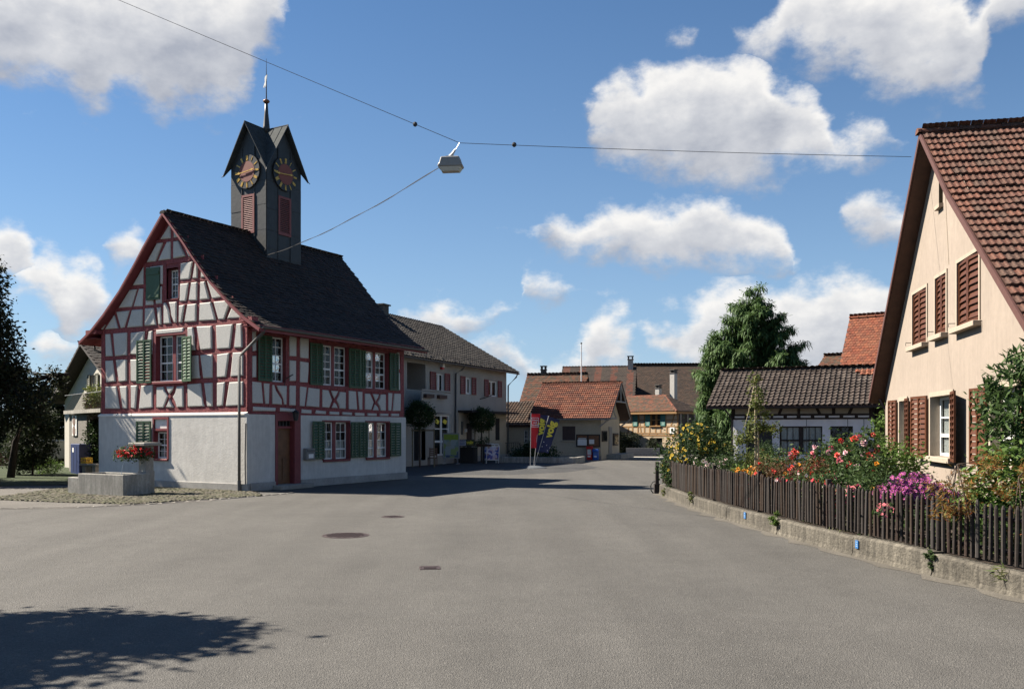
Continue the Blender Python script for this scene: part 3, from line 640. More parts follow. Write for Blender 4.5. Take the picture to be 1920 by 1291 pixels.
rg = random.Random(5); mb = MB()
def inside(x, y, P):
    c = False
    for i in range(len(P)):
        (x1, y1), (x2, y2) = P[i-1], P[i]
        if (y1 > y) != (y2 > y) and x < (x2-x1)*(y-y1)/(y2-y1)+x1: c = not c
    return c
COBPOLY = [(-15.2, 26.6), (-15.3, 25.1), (-12.2, 23.9), (-10.2, 23.35), (-7.55, 26.35), (-8.3, 28.1), (-9.5, 28.8), (-14.2, 31.5), (-15.4, 30.5)]
sheet('cobble_bed', COBPOLY, .012, SOIL)
for i in range(-75, 75):
    for j in range(-75, 75):
        u, v = i*.125+rg.uniform(-.012, .012), j*.115+rg.uniform(-.012, .012)+(.05 if i % 2 else 0)
        x, y = -11.5+u*.873+v*.4876, 27.3-u*.4876+v*.873
        if inside(x, y, COBPOLY): sett_geo(mb, x, y, rad(-29)+rg.uniform(-.12, .12), .108, .10, -.01, .03+rg.uniform(0, .012), rg)
put(mb.build('cobbles', COB), kind='stuff')
KL = [(-30, 20.5), (-15.5, 21.75), (-12.97, 22.16), (-11.2, 22.55), (-9.8, 23.4), (-8.6, 24.85), (-7.38, 26.75), (-6.9, 27.6)]
mb = MB(); rows = thing('sett_row', 'row of grey stone setts edging the cobbled strip before the half-timbered tower house', 'kerb stones', (-9.8, 23.4, 0)); proto = []
for k in range(3):
    q = MB(); sett_geo(q, 0, 0, 0, .27+.03*k, .13, -.02, .022, rg); proto.append(q.mesh('sett', SETT))
for a, b in zip(KL, KL[1:]):
    a, b = Vector(a), Vector(b); n = int((b-a).length/.315); an = math.atan2((b-a).y, (b-a).x)
    for i in range(n):
        p = a+(b-a)*(i+.5)/n
        if p.x > -17: link('sett', proto[rg.randrange(3)], rows, Matrix.Translation((p.x+9.8, p.y-23.4, 0)) @ Matrix.Rotation(an+rg.uniform(-.05, .05), 4, 'Z'))
# ironwork in the asphalt
RUST = mat('brown_cast_iron', (.04, .026, .025), .6, .3, 30, .004, 60)
def cover(name, label, x, y, r=None, box=None, yaw=0):
    t = thing(name, label, 'drain cover' if box else 'manhole', (x, y, 0), yaw); mb = MB()
    if r:
        mb.lathe((0, 0, 0), [(r+.045, -.02), (r+.045, .005), (r+.012, .006), (r+.01, -.01)], 40); mb.build('frame', RUST, t)
        mb = MB(); mb.lathe((0, 0, 0), [(r, -.02), (r, .006), (r-.02, .008)], 40)
        for i in range(-7, 8):
            for j in range(-7, 8):
                px, py = i*.055, j*.055
                if math.hypot(px, py) < r-.045 and (i+j) % 2: mb.box(px-.02, px+.02, py-.02, py+.02, .006, .016)
        mb.build('lid', RUST, t)
    else:
        a, b = box; q = MB().box(-a/2-.03, a/2+.03, -b/2-.03, -b/2, -.02, .007).box(-a/2-.03, a/2+.03, b/2, b/2+.03, -.02, .007).box(-a/2-.03, -a/2, -b/2, b/2, -.02, .007).box(a/2, a/2+.03, -b/2, b/2, -.02, .007); q.build('frame', RUST, t)
        mb.box(-a/2+.005, a/2-.005, -b/2+.005, b/2-.005, -.02, .004)
        for i in range(4): y0 = -b/2+.03+i*(b-.06)/3.6; mb.box(-a/2+.03, a/2-.03, y0, y0+.03, .004, .012)
        mb.build('lid', RUST, t)
cover('manhole_cover', 'large round brown iron manhole cover in the middle of the asphalt square', -3.15, 16.55, r=.40)
cover('manhole_cover', 'smaller round dark manhole cover beyond the large one, towards the houses', -2.74, 20.1, r=.22)
cover('drain_cover', 'small rectangular iron cover nearest the viewer in the asphalt', -1.19, 12.66, box=(.24, .24), yaw=8)

# ------------------------------------------------------------------ half-timbered town hall with the clock tower
TW, TL = 7.31, 8.46
th = thing('town_hall', 'half-timbered red and white house with green shutters and a dark clock tower on its roof', 'town hall', (-8.553, 28.28, 0), -29.18)
RP = [(0, 9.40), (1.0, 8.32), (1.47, 7.77), (2.27, 6.90), (3.15, 6.12), (3.82, 5.61), (4.51, 5.20)]   # bell-cast roof section
RC = -3.63
def rz(h):
    for (a, b), (c, d) in zip(RP, RP[1:]):
        if a <= h <= c: return b+(d-b)*(h-a)/(c-a)
# masonry ground floor
low = MB(); GW = (-4.40, -3.68, .99, 1.93); GBL = (-4.40, -3.68, .99, 2.36)
Fg = off(FG, .07); Fs = off(FS, .07)
wall_sheet(low, Fg, [(0, -TW-.07, .07), (2.55, -TW-.07, .07)], [GBL])
wall_sheet(low, Fs, [(0, -.07, TL+.07), (2.5, -.07, TL+.07)], [(1.16, 2.36, 0, 2.47), (3.55, 4.95, .9, 2.28), (5.98, 7.38, .9, 2.28)])
low.quad((-TW-.07, -.07, 0), (-TW-.07, TL+.07, 0), (-TW-.07, TL+.07, 2.5), (-TW-.07, -.07, 2.5)); low.quad((-TW-.07, TL+.07, 0), (.07, TL+.07, 0), (.07, TL+.07, 2.5), (-TW-.07, TL+.07, 2.5))
low.build('plaster_wall', PLASTER, th)
pl = MB(); pl.fbox(FG, -TW-.12, .12, 0, .25, .02, .12); pl.fbox(FS, 0.03, 1.15, 0, .27, .02, .125); pl.fbox(FS, 2.37, TL+.12, 0, .27, .02, .125); pl.build('plinth', mat('grey_plinth_render', (.36, .35, .33), .95, .1, 10, .006, 25, blotch=.3), th, bevel=.01)
lg = MB(); lg.add([(-TW-.09, -.09, 2.52), (.09, -.09, 2.52), (.02, -.01, 2.585), (-TW-.02, -.01, 2.585)], [(0, 1, 2, 3)]); lg.fbox(FG, -TW-.09, .09, 2.475, 2.52, .03, .09); lg.build('ledge', LEDGE, th)
# timber storeys: red core with openings
up = MB()
prof = [(2.5, -TW, 0), (5.5, -TW, 0)]
for h in (3.6, 3.15, 2.27, 1.47, 0.05): prof.append((rz(h)-.12, RC-h, min(RC+h, 0)))
MW = (-4.33, -2.83, 3.66, 5.24); UW = (-3.82, -3.22, 6.48, 7.54)
wall_sheet(up, FG, prof, [MW, UW])
SW = [(1.06, 1.70, 3.60, 5.12), (3.53, 4.95, 3.60, 5.06), (5.95, 7.36, 3.58, 5.02)]
wall_sheet(up, FS, [(2.48, 0, TL), (5.75, 0, TL)], SW)
up.quad((-TW, 0, 2.5), (-TW, TL, 2.5), (-TW, TL, 5.7), (-TW, 0, 5.7)); wall_sheet(up, lambda u, v, d: (u, TL+d, v), prof, [])
up.build('timber_core', TIMBER, th)
def beam(F, a, b, w, d=.028): 
    mb = MB(); mb.seg(F, a, b, w, 0, d+R.uniform(-.004, .004)); return mb.build('beam', TIMBER, th)
# gable beams: rails, posts, struts
for v, w, l, r in ((2.65, .17, -TW, 0), (3.63, .12, -TW+.2, -4.52), (3.63, .12, -2.75, -.2), (4.57, .12, -TW+.2, -4.55), (4.57, .12, -2.75, -.2), (5.53, .17, -TW-.05, .05), (6.29, .13, -6.72, -3.86), (6.29, .13, -3.18, -.62), (7.03, .11, -5.95, -3.9), (7.03, .11, -3.15, -1.35), (7.76, .14, -5.3, -2.0), (8.50, .11, -4.5, -2.75), (5.37, .08, -4.42, -2.75), (5.58, .05, -4.4, -2.9)): beam(FG, (l, v), (r, v), w, .03)
for u, a, b, w in ((-7.19, 2.73, 5.5, .22), (-.08, 2.73, 5.5, .17), (-5.77, 2.72, 5.45, .16), (-4.42, 2.72, 3.55, .14), (-2.86, 2.72, 3.55, .14), (-1.46, 2.72, 5.45, .19), (-4.97, 5.6, 7.7, .14), (-2.25, 5.6, 7.7, .14), (-3.52, 7.82, 9.1, .14), (-4.42, 5.35, 6.2, .12), (-3.26, 5.6, 6.25, .12), (-4.02, 5.6, 6.3, .09), (-3.95, 6.4, 7.72, .2), (-3.1, 6.4, 7.72, .16), (-4.47, 3.6, 5.4, .24), (-2.72, 3.6, 5.4, .13)): beam(FG, (u, a), (u, b), w, .026)
for a, b, w in (((-6.42, 3.58), (-6.2, 2.72), .16), ((-5.28, 2.72), (-5.2, 3.58), .12), ((-6.6, 4.5), (-6.4, 3.7), .15), ((-5.2, 3.7), (-5.1, 4.52), .1), ((-6.67, 5.48), (-6.5, 4.62), .12), ((-4.98, 4.62), (-4.88, 5.46), .12), ((-7.1, 5.6), (-6.6, 6.26), .1), ((-6.5, 6.24), (-6.1, 5.58), .13), ((-6.02, 5.58), (-5.7, 6.26), .13), ((-5.55, 6.32), (-5.2, 7.0), .13), ((-4.34, 5.58), (-4.43, 6.25), .12), ((-4.6, 7.8), (-4.25, 8.46), .13), ((-2.75, 7.8), (-3.05, 8.46), .13), ((-2.85, 5.6), (-2.98, 6.26), .13), ((-1.95, 6.26), (-1.53, 5.58), .13), ((-1.15, 5.58), (-.85, 6.26), .14), ((-2.56, 6.34), (-2.78, 6.98), .13), ((-2.0, 6.98), (-1.8, 6.34), .14), ((-2.4, 7.06), (-2.6, 7.72), .12), ((-1.88, 3.57), (-2.1, 2.72), .15), ((-.92, 3.57), (-1.08, 2.72), .13), ((-.78, 3.66), (-.66, 4.52), .14), ((-2.1, 4.52), (-2.28, 3.68), .14), ((-.62, 4.6), (-.48, 5.46), .16), ((-2.3, 4.6), (-2.2, 5.46), .1), ((-.45, 5.6), (-.1, 5.66), .1)): beam(FG, a, b, w, .022)
for pts in ([(-3.93, 2.74), (-3.82, 2.98), (-3.66, 3.16), (-3.54, 3.3), (-3.48, 3.55)], [(-3.2, 2.74)]+[(-3.32, 3.0), (-3.5, 3.18), (-3.62, 3.3), (-3.72, 3.55)], [(-3.35, 6.36), (-3.42, 6.1), (-3.6, 5.9), (-3.68, 5.62)]):
    mb = MB()
    for a, b in zip(pts, pts[1:]): mb.seg(FG, a, b, .13, 0, .02)
    mb.build('beam', TIMBER, th)
# side beams
for v, w, l, r in ((2.52, .12, 0, TL), (2.69, .12, 0, TL), (3.53, .13, 0, TL), (4.46, .10, 0, .4), (4.46, .12, 1.8, 2.9), (4.4, .1, 7.9, TL), (5.2, .16, 0, TL)): beam(FS, (l, v), (r, v), w, .03)
for u, a, b, w in ((.09, 2.7, 5.2, .17), (1.0, 2.7, 3.5, .13), (1.80, 2.7, 5.2, .15), (2.30, 2.7, 5.2, .18), (3.47, 2.7, 3.5, .15), (4.91, 2.7, 3.5, .16), (5.87, 2.7, 3.5, .15), (7.33, 2.7, 3.5, .16), (8.35, 2.7, 5.2, .22), (1.35, 2.6, 2.66, .2), (2.33, 2.56, 2.64, .25)): beam(FS, (u, a), (u, b), w, .026)
for a, b, w in (((.6, 2.74), (.7, 3.48), .1), ((2.77, 3.48), (2.66, 2.74), .1), ((5.45, 3.48), (5.58, 2.74), .13), ((7.72, 2.74), (7.65, 3.48), .1), ((4.05, 2.74), (4.45, 3.48), .12), ((4.45, 2.74), (4.02, 3.48), .12), ((6.45, 2.74), (6.9, 3.48), .12), ((6.85, 2.74), (6.4, 3.48), .12)): beam(FS, a, b, w, .02)
mb = MB()
for a, b in (((1.32, 3.48), (1.38, 3.3)), ((1.38, 3.3), (1.47, 3.13)), ((1.47, 3.13), (1.55, 2.98)), ((1.55, 2.98), (1.58, 2.74))): mb.seg(FS, a, b, .12, 0, .02)
mb.build('beam', TIMBER, th)
# trowelled infill panels, each one its own raised cushion
GP=[[(-412,858),(-360,856),(-359,909)],[(-481,785),(-438,784),(-400,845),(-428,846)],[(-423,785),(-361,785),(-360,844),(-379,845)],[(-556,710),(-500,709),(-499,770)],[(-485,709),(-475,708),(-472,766),(-483,767)],[(-465,703),(-400,702),(-399,767),(-465,767)],[(-344,856),(-303,856),(-344,894)],[(-346,785),(-286,787),(-322,843),(-345,843)],[(-270,784),(-243,788),(-293,842),(-306,843)],[(-312,709),(-267,708),(-251,766),(-309,765)],[(-252,708),(-227,708),(-228,766),(-238,766)],[(-211,708),(-167,709),(-211,754)],[(-632,636),(-563,635),(-535,695),(-573,695)],[(-551,635),(-504,633),(-500,694),(-523,695)],[(-488,635),(-448,634),(-455,695),(-486,695)],[(-434,636),(-405,636),(-404,695),(-441,694)],[(-735,580),(-734,564),(-723,564),(-662,625)],[(-707,563),(-637,563),(-657,611)],[(-620,563),(-601,564),(-573,622),(-645,622)],[(-586,563),(-506,562),(-504,622),(-560,623)],[(-492,563),(-433,563),(-447,623),(-490,624)],[(-421,562),(-407,564),(-411,623),(-430,622)],[(-395,564),(-359,564),(-371,612),(-387,637),(-395,636)],[(-360,617),(-356,591),(-342,565),(-330,565),(-330,636),(-368,637)],[(-704,465),(-668,465),(-681,545),(-706,545)],[(-652,464),(-589,465),(-587,545),(-662,545)],[(-566,466),(-505,464),(-497,516),(-493,544),(-566,543)],[(-487,463),(-454,462),(-452,544),(-471,543)],[(-433,529),(-296,530),(-296,546),(-433,545)],[(-314,636),(-285,635),(-271,695),(-312,695)],[(-270,636),(-230,633),(-229,695),(-258,695)],[(-216,634),(-172,634),(-192,694),(-214,694)],[(-157,634),(-99,636),(-153,693),(-181,694)],[(-319,564),(-305,564),(-291,623),(-317,622)],[(-291,564),(-235,563),(-233,623),(-276,623)],[(-220,564),(-142,562),(-164,623),(-217,623)],[(-128,563),(-102,562),(-72,623),(-151,623)],[(-87,564),(-21,562),(-60,609)],[(-276,467),(-240,467),(-245,516),(-251,545),(-276,545)],[(-213,466),(-159,468),(-160,544),(-231,546)],[(-135,466),(-77,466),(-63,544),(-140,544)],[(-57,466),(-20,466),(-22,544),(-46,544)],[(-702,371),(-651,373),(-665,449),(-706,449)],[(-630,370),(-589,373),(-589,449),(-647,450)],[(-566,371),(-527,369),(-518,447),(-568,448)],[(-707,276),(-627,275),(-645,355),(-706,356)],[(-610,275),(-587,275),(-587,355),(-627,355)],[(-565,276),(-542,274),(-532,356),(-566,356)],[(-523,273),(-452,277),(-453,355),(-511,354)],[(-431,276),(-396,276),(-374,314),(-390,332),(-398,348),(-431,347)],[(-376,334),(-365,322),(-348,336),(-345,348),(-381,348)],[(-384,276),(-346,276),(-365,305)],[(-337,325),(-348,312),(-336,295),(-329,276),(-296,277),(-297,348),(-329,347)],[(-274,277),(-197,278),(-214,355),(-276,353)],[(-181,277),(-156,277),(-157,355),(-195,355)],[(-135,277),(-109,279),(-98,356),(-135,354)],[(-94,277),(-16,279),(-16,356),(-78,355)],[(-200,372),(-157,372),(-157,450),(-214,449)],[(-135,372),(-95,373),(-80,451),(-135,448)],[(-72,373),(-16,375),(-16,451),(-62,451)],[(-267,372),(-217,372),(-225,449),(-267,449)]]
SP=[[(21,455),(35,458),(34,526),(18,525)],[(19,370),(35,371),(35,441),(19,439)],[(19,287),(65,287),(57,355),(18,356)],[(77,286),(91,286),(94,353),(68,353)],[(108,286),(151,284),(150,301),(136,317),(123,331),(116,349),(108,350)],[(137,332),(150,318),(157,306),(164,285),(173,285),(174,349),(128,348)],[(188,284),(218,283),(219,351),(189,351)],[(190,366),(219,368),(220,437),(189,437)],[(189,452),(221,453),(222,518),(189,520)],[(241,450),(282,450),(283,518),(241,519)],[(240,365),(277,365),(282,407),(283,435),(241,437)],[(239,283),(262,282),(273,348),(240,350)],[(271,282),(337,280),(339,345),(283,347)],[(21,261),(121,262),(122,273),(20,275)],[(143,262),(219,260),(220,271),(143,274)],[(247,258),(297,257),(297,269),(247,271)],[(319,257),(372,256),(373,266),(320,269)],[(354,281),(390,279),(405,307),(386,342),(355,343)],[(409,326),(418,314),(429,326),(439,341),(402,341)],[(405,280),(437,279),(429,292),(418,299)],[(444,324),(431,307),(444,293),(448,278),(481,277),(482,338),(450,339)],[(500,277),(548,276),(540,344),(501,345)],[(562,276),(579,276),(579,344),(553,344)],[(595,277),(632,276),(647,306),(625,338),(595,338)],[(650,326),(660,311),(673,324),(680,338),(642,338)],[(643,275),(680,275),(673,288),(656,298)],[(687,322),(673,305),(687,291),(693,275),(724,275),(724,339),(693,338)],[(741,276),(760,276),(767,345),(741,346)],[(770,275),(821,276),(823,345),(781,345)],[(805,444),(817,444),(814,511),(799,511)],[(806,360),(820,360),(817,429),(805,429)],[(393,255),(445,254),(445,265),(393,266)],[(464,255),(517,254),(518,264),(464,265)],[(537,253),(591,252),(591,263),(537,264)],[(611,253),(666,253),(666,263),(611,263)],[(688,253),(740,254),(741,263),(689,263)],[(760,254),(812,254),(812,264),(760,264)]]
for F, Ls, d2, ins in ((FG, GP, .062, .032), (FS, SP, .05, .022)):
    for p in Ls:
        mb = MB(); mb.pillow([(a/100, b/100) for a, b in p], F, .036, d2+R.uniform(-.006, .008), ins); mb.build('infill_panel', PANEL, th)
# windows
w = window(th, FG, *MW, sashes=2, deep=.15, rows=(3, 2), mull=.16)
surround(th, FG, -4.33, -2.83, 3.66, 5.24, .1, .05, REDPAINT, sill=(.14, .09, .11))
window(th, FG, -3.76, -3.26, 6.5, 7.5, sashes=1, rows=(2, 2), cols=3, deep=.16, curtain=(-3.72, -3.45, 6.55, 7.45), bar=.018)
surround(th, FG, -3.82, -3.22, 6.48, 7.54, .03, .035, REDPAINT)
# ground-floor window of the gable: red surround, white board above the sash
surround(th, Fg, -4.37, -3.71, 1.0, 2.36, .075, .03, REDPAINT, sill=(.05, .07, .07))
window(th, Fg, -4.37, -3.71, 1.0, 1.93, sashes=1, rows=(2, 2), cols=2, deep=.16, bar=.018, curtain=(-4.3, -3.75, 1.03, 1.35))
mb = MB(); mb.fbox(Fg, -4.37, -3.71, 1.96, 2.04, -.1, .02); mb.m = 1; mb.fbox(Fg, -4.37, -3.71, 2.04, 2.35, -.12, -.03); mb.build('overlight_board', [REDPAINT, LEDGE], th)
# side windows
for i, (a, b, c, d) in enumerate(SW):
    window(th, FS, a, b, c, d, sashes=(1, 2, 2)[i], rows=(3, 2), deep=.13, mull=.15, bar=.024, curtain=(a+.1, a+.5, c+.1, d-.1) if i == 2 else None)
    surround(th, FS, a, b, c, d, .06, .04, REDPAINT)
for a, b in ((3.55, 4.95), (5.98, 7.38)):
    window(th, Fs, a, b, .92, 2.28, sashes=2, rows=(3, 1), deep=.15, mull=.18, bar=.022, curtain=(a+.04, b-.04, .98, 1.6))
    surround(th, Fs, a, b, .92, 2.28, .06, .035, REDPAINT, sill=(.03, .08, .07))
# shutters
shutter(th, FG, -5.22, -4.52, 3.62, 5.13, GREEN, pitch=.105, d=.07, swing=4, hinge=1, single=True, st=.055)
shutter(th, FG, -2.95, -2.33, 3.62, 5.13, GREEN, pitch=.105, d=.08, swing=14, hinge=0, st=.055)
shutter(th, Fg, -5.17, -4.50, .98, 2.3, GREEN, pitch=.10, d=.03, swing=6, hinge=1, single=False)
mb = MB(); mb.fbox(FG, -4.77, -4.08, 6.5, 7.62, .08, .11)
for z in (6.62, 7.42): mb.fbox(FG, -4.75, -4.1, z-.05, z+.05, .11, .135)
mb.build('shutter', GREEN, th)['label'] = 'solid green boarded shutter'
for a, b, c, d, f in ((.38, 1.03, 3.6, 5.1, FS), (2.88, 3.5, 3.58, 5.06, FS), (4.98, 5.58, 3.56, 5.04, FS), (5.62, 5.93, 3.56, 5.02, FS), (7.4, 8.04, 3.56, 5.05, FS), (2.89, 3.53, .96, 2.3, Fs), (4.99, 5.45, .95, 2.29, Fs), (5.5, 5.95, .95, 2.29, Fs), (7.42, 8.06, .94, 2.28, Fs)):
    shutter(th, f, a, b, c, d, GREEN, pitch=.095, d=.045, single=False, swing=R.uniform(1, 5), hinge=R.choice((0, 1)), st=.05)
# door with fanlight, frame, step
mb = MB()
for a, b in ((1.16, 1.27), (2.06, 2.36)): mb.fbox(Fs, a, b, .0, 2.52, -.3, .03)
mb.fbox(Fs, 1.27, 2.06, 2.3, 2.52, -.3, .03); mb.fbox(Fs, 1.27, 2.06, 2.04, 2.12, -.28, -.1); mb.build('door_frame', REDPAINT, th)
mb = MB(); mb.fbox(Fs, 1.27, 2.06, .16, 2.04, -.26, -.2); mb.fbox(Fs, 1.35, 1.98, 1.15, 1.92, -.2, -.17); mb.fbox(Fs, 1.35, 1.64, .28, 1.02, -.2, -.175); mb.fbox(Fs, 1.69, 1.98, .28, 1.02, -.2, -.175)
dr = mb.build('door', OAK, th); MB().fbox(Fs, 1.34, 1.37, 1.02, 1.12, -.19, -.13).build('handle', IRON, dr)
mb = MB(); mb.m = 1; mb.quad(Fs(1.27, 2.12, -.24), Fs(2.06, 2.12, -.24), Fs(2.06, 2.3, -.24), Fs(1.27, 2.3, -.24)); mb.m = 0
for i in range(6): x = 1.27+.79*i/5; mb.fbox(Fs, x-.015, x+.015, 2.12, 2.3, -.22, -.19)
mb.build('fanlight', [ZINC, DARK], th)
MB().fbox(Fs, 1.0, 2.6, 0, .15, -.3, .42).build('door_step', STONE, th, bevel=.012)
# lantern on its bracket over the door
mb = MB(); mb.tube([(.06, 1.9, 2.72), (.25, 1.9, 2.76), (.3, 1.9, 2.68)], .012, 6); mb.lathe((.3, 1.9, 2.30), [(.05, 0), (.075, .02), (.115, .26), (.135, .28), (.03, .37)], 6); ln = mb.build('lantern', IRON, th)
MB().tube([(.04, 1.62, 3.5), (.1, 1.62, 3.72), (.4, 1.66, 3.86)], .018, 6).build('flag_holder', IRON, th)
# roof: two bell-cast slopes, plain tiles
RO = (RC, -.32, 0); RLEN = TL+.32+.42
s1 = slope(th, RO, (0, 1, 0), (1, 0, 0), RP, RLEN, .18, .165, 'plain', T_TH, REDPAINT, seed=3, jit=.008)
slope(th, (RC, -.32, 0), (0, 1, 0), (-1, 0, 0), RP, RLEN, .18, .165, 'plain', T_TH, REDPAINT, seed=4, jit=.008)
ridge_tiles(th, (RC, -.36, 9.39), (RC, TL+.45, 9.39), .11, .36, T_TH)
for sgn in (1, -1):                                        # verge boards, front and back
    for y in (-.335, TL+.40):
        mb = MB()
        for (a, b), (c, d) in zip(RP, RP[1:]):
            mb.add([(RC+sgn*a, y, b-.01), (RC+sgn*c, y, d-.01), (RC+sgn*c, y, d-.11), (RC+sgn*a, y, b-.11), (RC+sgn*a, y-.03, b-.01), (RC+sgn*c, y-.03, d-.01), (RC+sgn*c, y-.03, d-.11), (RC+sgn*a, y-.03, b-.11)], [(0, 1, 2, 3), (7, 6, 5, 4), (0, 4, 5, 1), (3, 2, 6, 7)])
        mb.build('verge_board', REDPAINT, th)
for k in range(12):                                        # rafter feet under the eaves
    y = .1+k*.73; MB().box(.0, .78, y, y+.1, 5.18, 5.3).build('rafter', REDPAINT, th)
MB().box(0, .8, -.26, TL+.3, 5.30, 5.32).build('eaves_soffit', REDPAINT, th); MB().box(-TW-.8, -TW, -.26, TL+.3, 5.30, 5.32).build('eaves_soffit', REDPAINT, th)
MB().box(-.06, .5, -.3, -.02, 5.46, 5.6).build('purlin_end', TIMBER, th); MB().box(-TW-.5, -TW+.06, -.3, -.02, 5.46, 5.6).build('purlin_end', TIMBER, th)
gutter(th, (.93, -.3, 5.26), (.93, TL+.4, 5.22), .075, ZINC, [(.9, -.12, 5.2), (.86, -.13, 5.1), (-.12, -.16, 4.42), (-.19, -.17, 4.3), (-.19, -.17, .35)])
gutter(th, (RC-4.58, -.3, 5.26), (RC-4.58, TL+.4, 5.22), .075, IRON, [(RC-4.55, .3, 5.2), (RC-4.5, .3, 4.95), (-TW-.12, .4, 4.7), (-TW-.12, .4, .3)])
mb = MB(); mb.tube([(-.19, -.17, 0), (-.19, -.17, .36)], .06, 8); mb.tube([(.02, -.1, 0.02), (.0, -.1, 1.1), (.03, -.1, 2.2)], .02, 6); mb.build('drain_foot', ZINC, th)
# aerial behind the left slope
mb = MB(); mb.tube([(-6.3, 6, 6.5), (-6.3, 6, 8.9)], .02, 6); mb.tube([(-7.6, 6, 8.62), (-6.1, 6, 8.5)], .014, 5)
for i in range(7): x = -7.5+i*.2; mb.tube([(x, 5.75, 8.6), (x, 6.25, 8.6)], .007, 4)
mb.build('aerial', ZINC, th)
# ---- clock tower, part of the house
tx, ty, hw = -3.65, 4.5, .92; Z0, ZE, ZP = 7.6, 11.85, 13.63
mb = MB(); mb.box(tx-hw, tx+hw, ty-hw, ty+hw, Z0, 11.7)
for F in (lambda u, v, d: (tx+u, ty-hw-d, v), lambda u, v, d: (tx+u, ty+hw+d, v), lambda u, v, d: (tx+hw+d, ty+u, v), lambda u, v, d: (tx-hw-d, ty+u, v)):
    mb.quad(F(-hw, 11.7, 0), F(hw, 11.7, 0), F(hw, 12.0, 0), F(0, 13.45, 0), F(-hw, 12.0, 0))
tower = mb.build('tower', CLAD, th)
TF = (lambda u, v, d: (tx+u, ty-hw-d, v), lambda u, v, d: (tx+hw+d, ty+u, v))
for F in TF:
    for a, b in ((-hw, -.33), (.33, hw)):
        zs = [7.7, 8.5+.3*(a < 0), 9.5, 10.45-.15*(a < 0), 11.35, 12.05]
        for c, d in zip(zs, zs[1:]): MB().fbox(F, a+.008, b-.008, c+.006, d-.006, 0, .012+R.uniform(0, .008)).build('cladding_sheet', CLAD, tower)
    for c, d in ((7.7, 8.6), (8.6, 9.42), (10.9, 11.2), (11.2, 12.6)): MB().fbox(F, -.32, .32, c+.006, d-.006, 0, .012).build('cladding_sheet', CLAD, tower)
    for u in (-.33, .33): MB().fbox(F, u-.012, u+.012, 7.7, 12.7, 0, .04).build('standing_seam', SEAM, tower)
    mb = MB(); mb.fbox(F, -.34, -.25, 9.42, 10.9, 0, .05); mb.fbox(F, .25, .34, 9.42, 10.9, 0, .05); mb.fbox(F, -.25, .25, 9.42, 9.52, 0, .05); mb.fbox(F, -.25, .25, 10.81, 10.9, 0, .05); mb.m = 1; mb.fbox(F, -.25, .25, 9.52, 10.81, 0, .012)
    lv = mb.build('louvre', [mat('tower_louvre_red', (.19, .055, .05), .6, .12, 9), BLACK], th)
    mb = MB()
    for i in range(18): z = 9.53+i*.071; mb.add([F(-.25, z, .045), F(.25, z, .045), F(.25, z+.05, .012), F(-.25, z+.05, .012), F(-.25, z+.012, .045), F(.25, z+.012, .045)], [(0, 1, 5, 4), (4, 5, 2, 3), (0, 3, 2, 1)])
    put(mb.build('slats', MATS['tower_louvre_red'], lv), kind='stuff')
    # clock: black ring, oxblood centre, gilt Roman numerals and hands
    cz = 11.76; G = lambda u, v, d: F(u, cz+v, d)
    disc = lambda r, d0, d1, n=40: MB().prism([(r*math.cos(2*math.pi*i/n), r*math.sin(2*math.pi*i/n)) for i in range(n)], G, d0, d1)
    ck = disc(.64, .02, .085).build('clock', BLACK, th)
    disc(.39, .08, .092).build('dial', DIALRED, ck)
    for h, s in enumerate(('XII', 'I', 'II', 'III', 'IIII', 'V', 'VI', 'VII', 'VIII', 'IX', 'X', 'XI')):
        a = math.pi/2-h*math.pi/6; er = Vector((math.cos(a), math.sin(a))); et = Vector((math.sin(a), -math.cos(a))); mb = MB(); wd = {'I': .024, 'V': .05, 'X': .052}; tot = sum(wd[c] for c in s); x = -tot/2
        for c in s:
            q = lambda du, r: tuple(er*r+et*du)
            if c == 'I': mb.seg(G, q(x+.012, .44), q(x+.012, .59), .017, .083, .095)
            else:
                m_ = x+wd[c]/2
                if c == 'V': mb.seg(G, q(m_, .42), q(m_-.021, .60), .015, .083, .095); mb.seg(G, q(m_, .42), q(m_+.021, .60), .015, .083, .0955)
                else: mb.seg(G, q(m_-.021, .42), q(m_+.021, .60), .015, .083, .095); mb.seg(G, q(m_+.021, .42), q(m_-.021, .60), .015, .083, .0955)
            x += wd[c]
        for r in (.415, .605): mb.seg(G, q(-tot/2, r), q(tot/2, r), .007, .083, .094)
        mb.build('numeral', GOLD, ck)
    for nm, ang, l, d in (('minute_hand', 90-264, .6, .12), ('hour_hand', 90-82, .42, .11)):
        a = rad(ang); er = Vector((math.cos(a), math.sin(a))); et = Vector((-er.y, er.x))
        MB().prism([tuple(er*r+et*q) for r, q in ((-.14, -.012), (0, -.014), (l*.55, -.014), (l*.62, -.042), (l*.72, -.022), (l, 0), (l*.72, .022), (l*.62, .042), (l*.55, .014), (0, .014), (-.14, .012))], G, d, d+.012).build(nm, GOLD, ck)
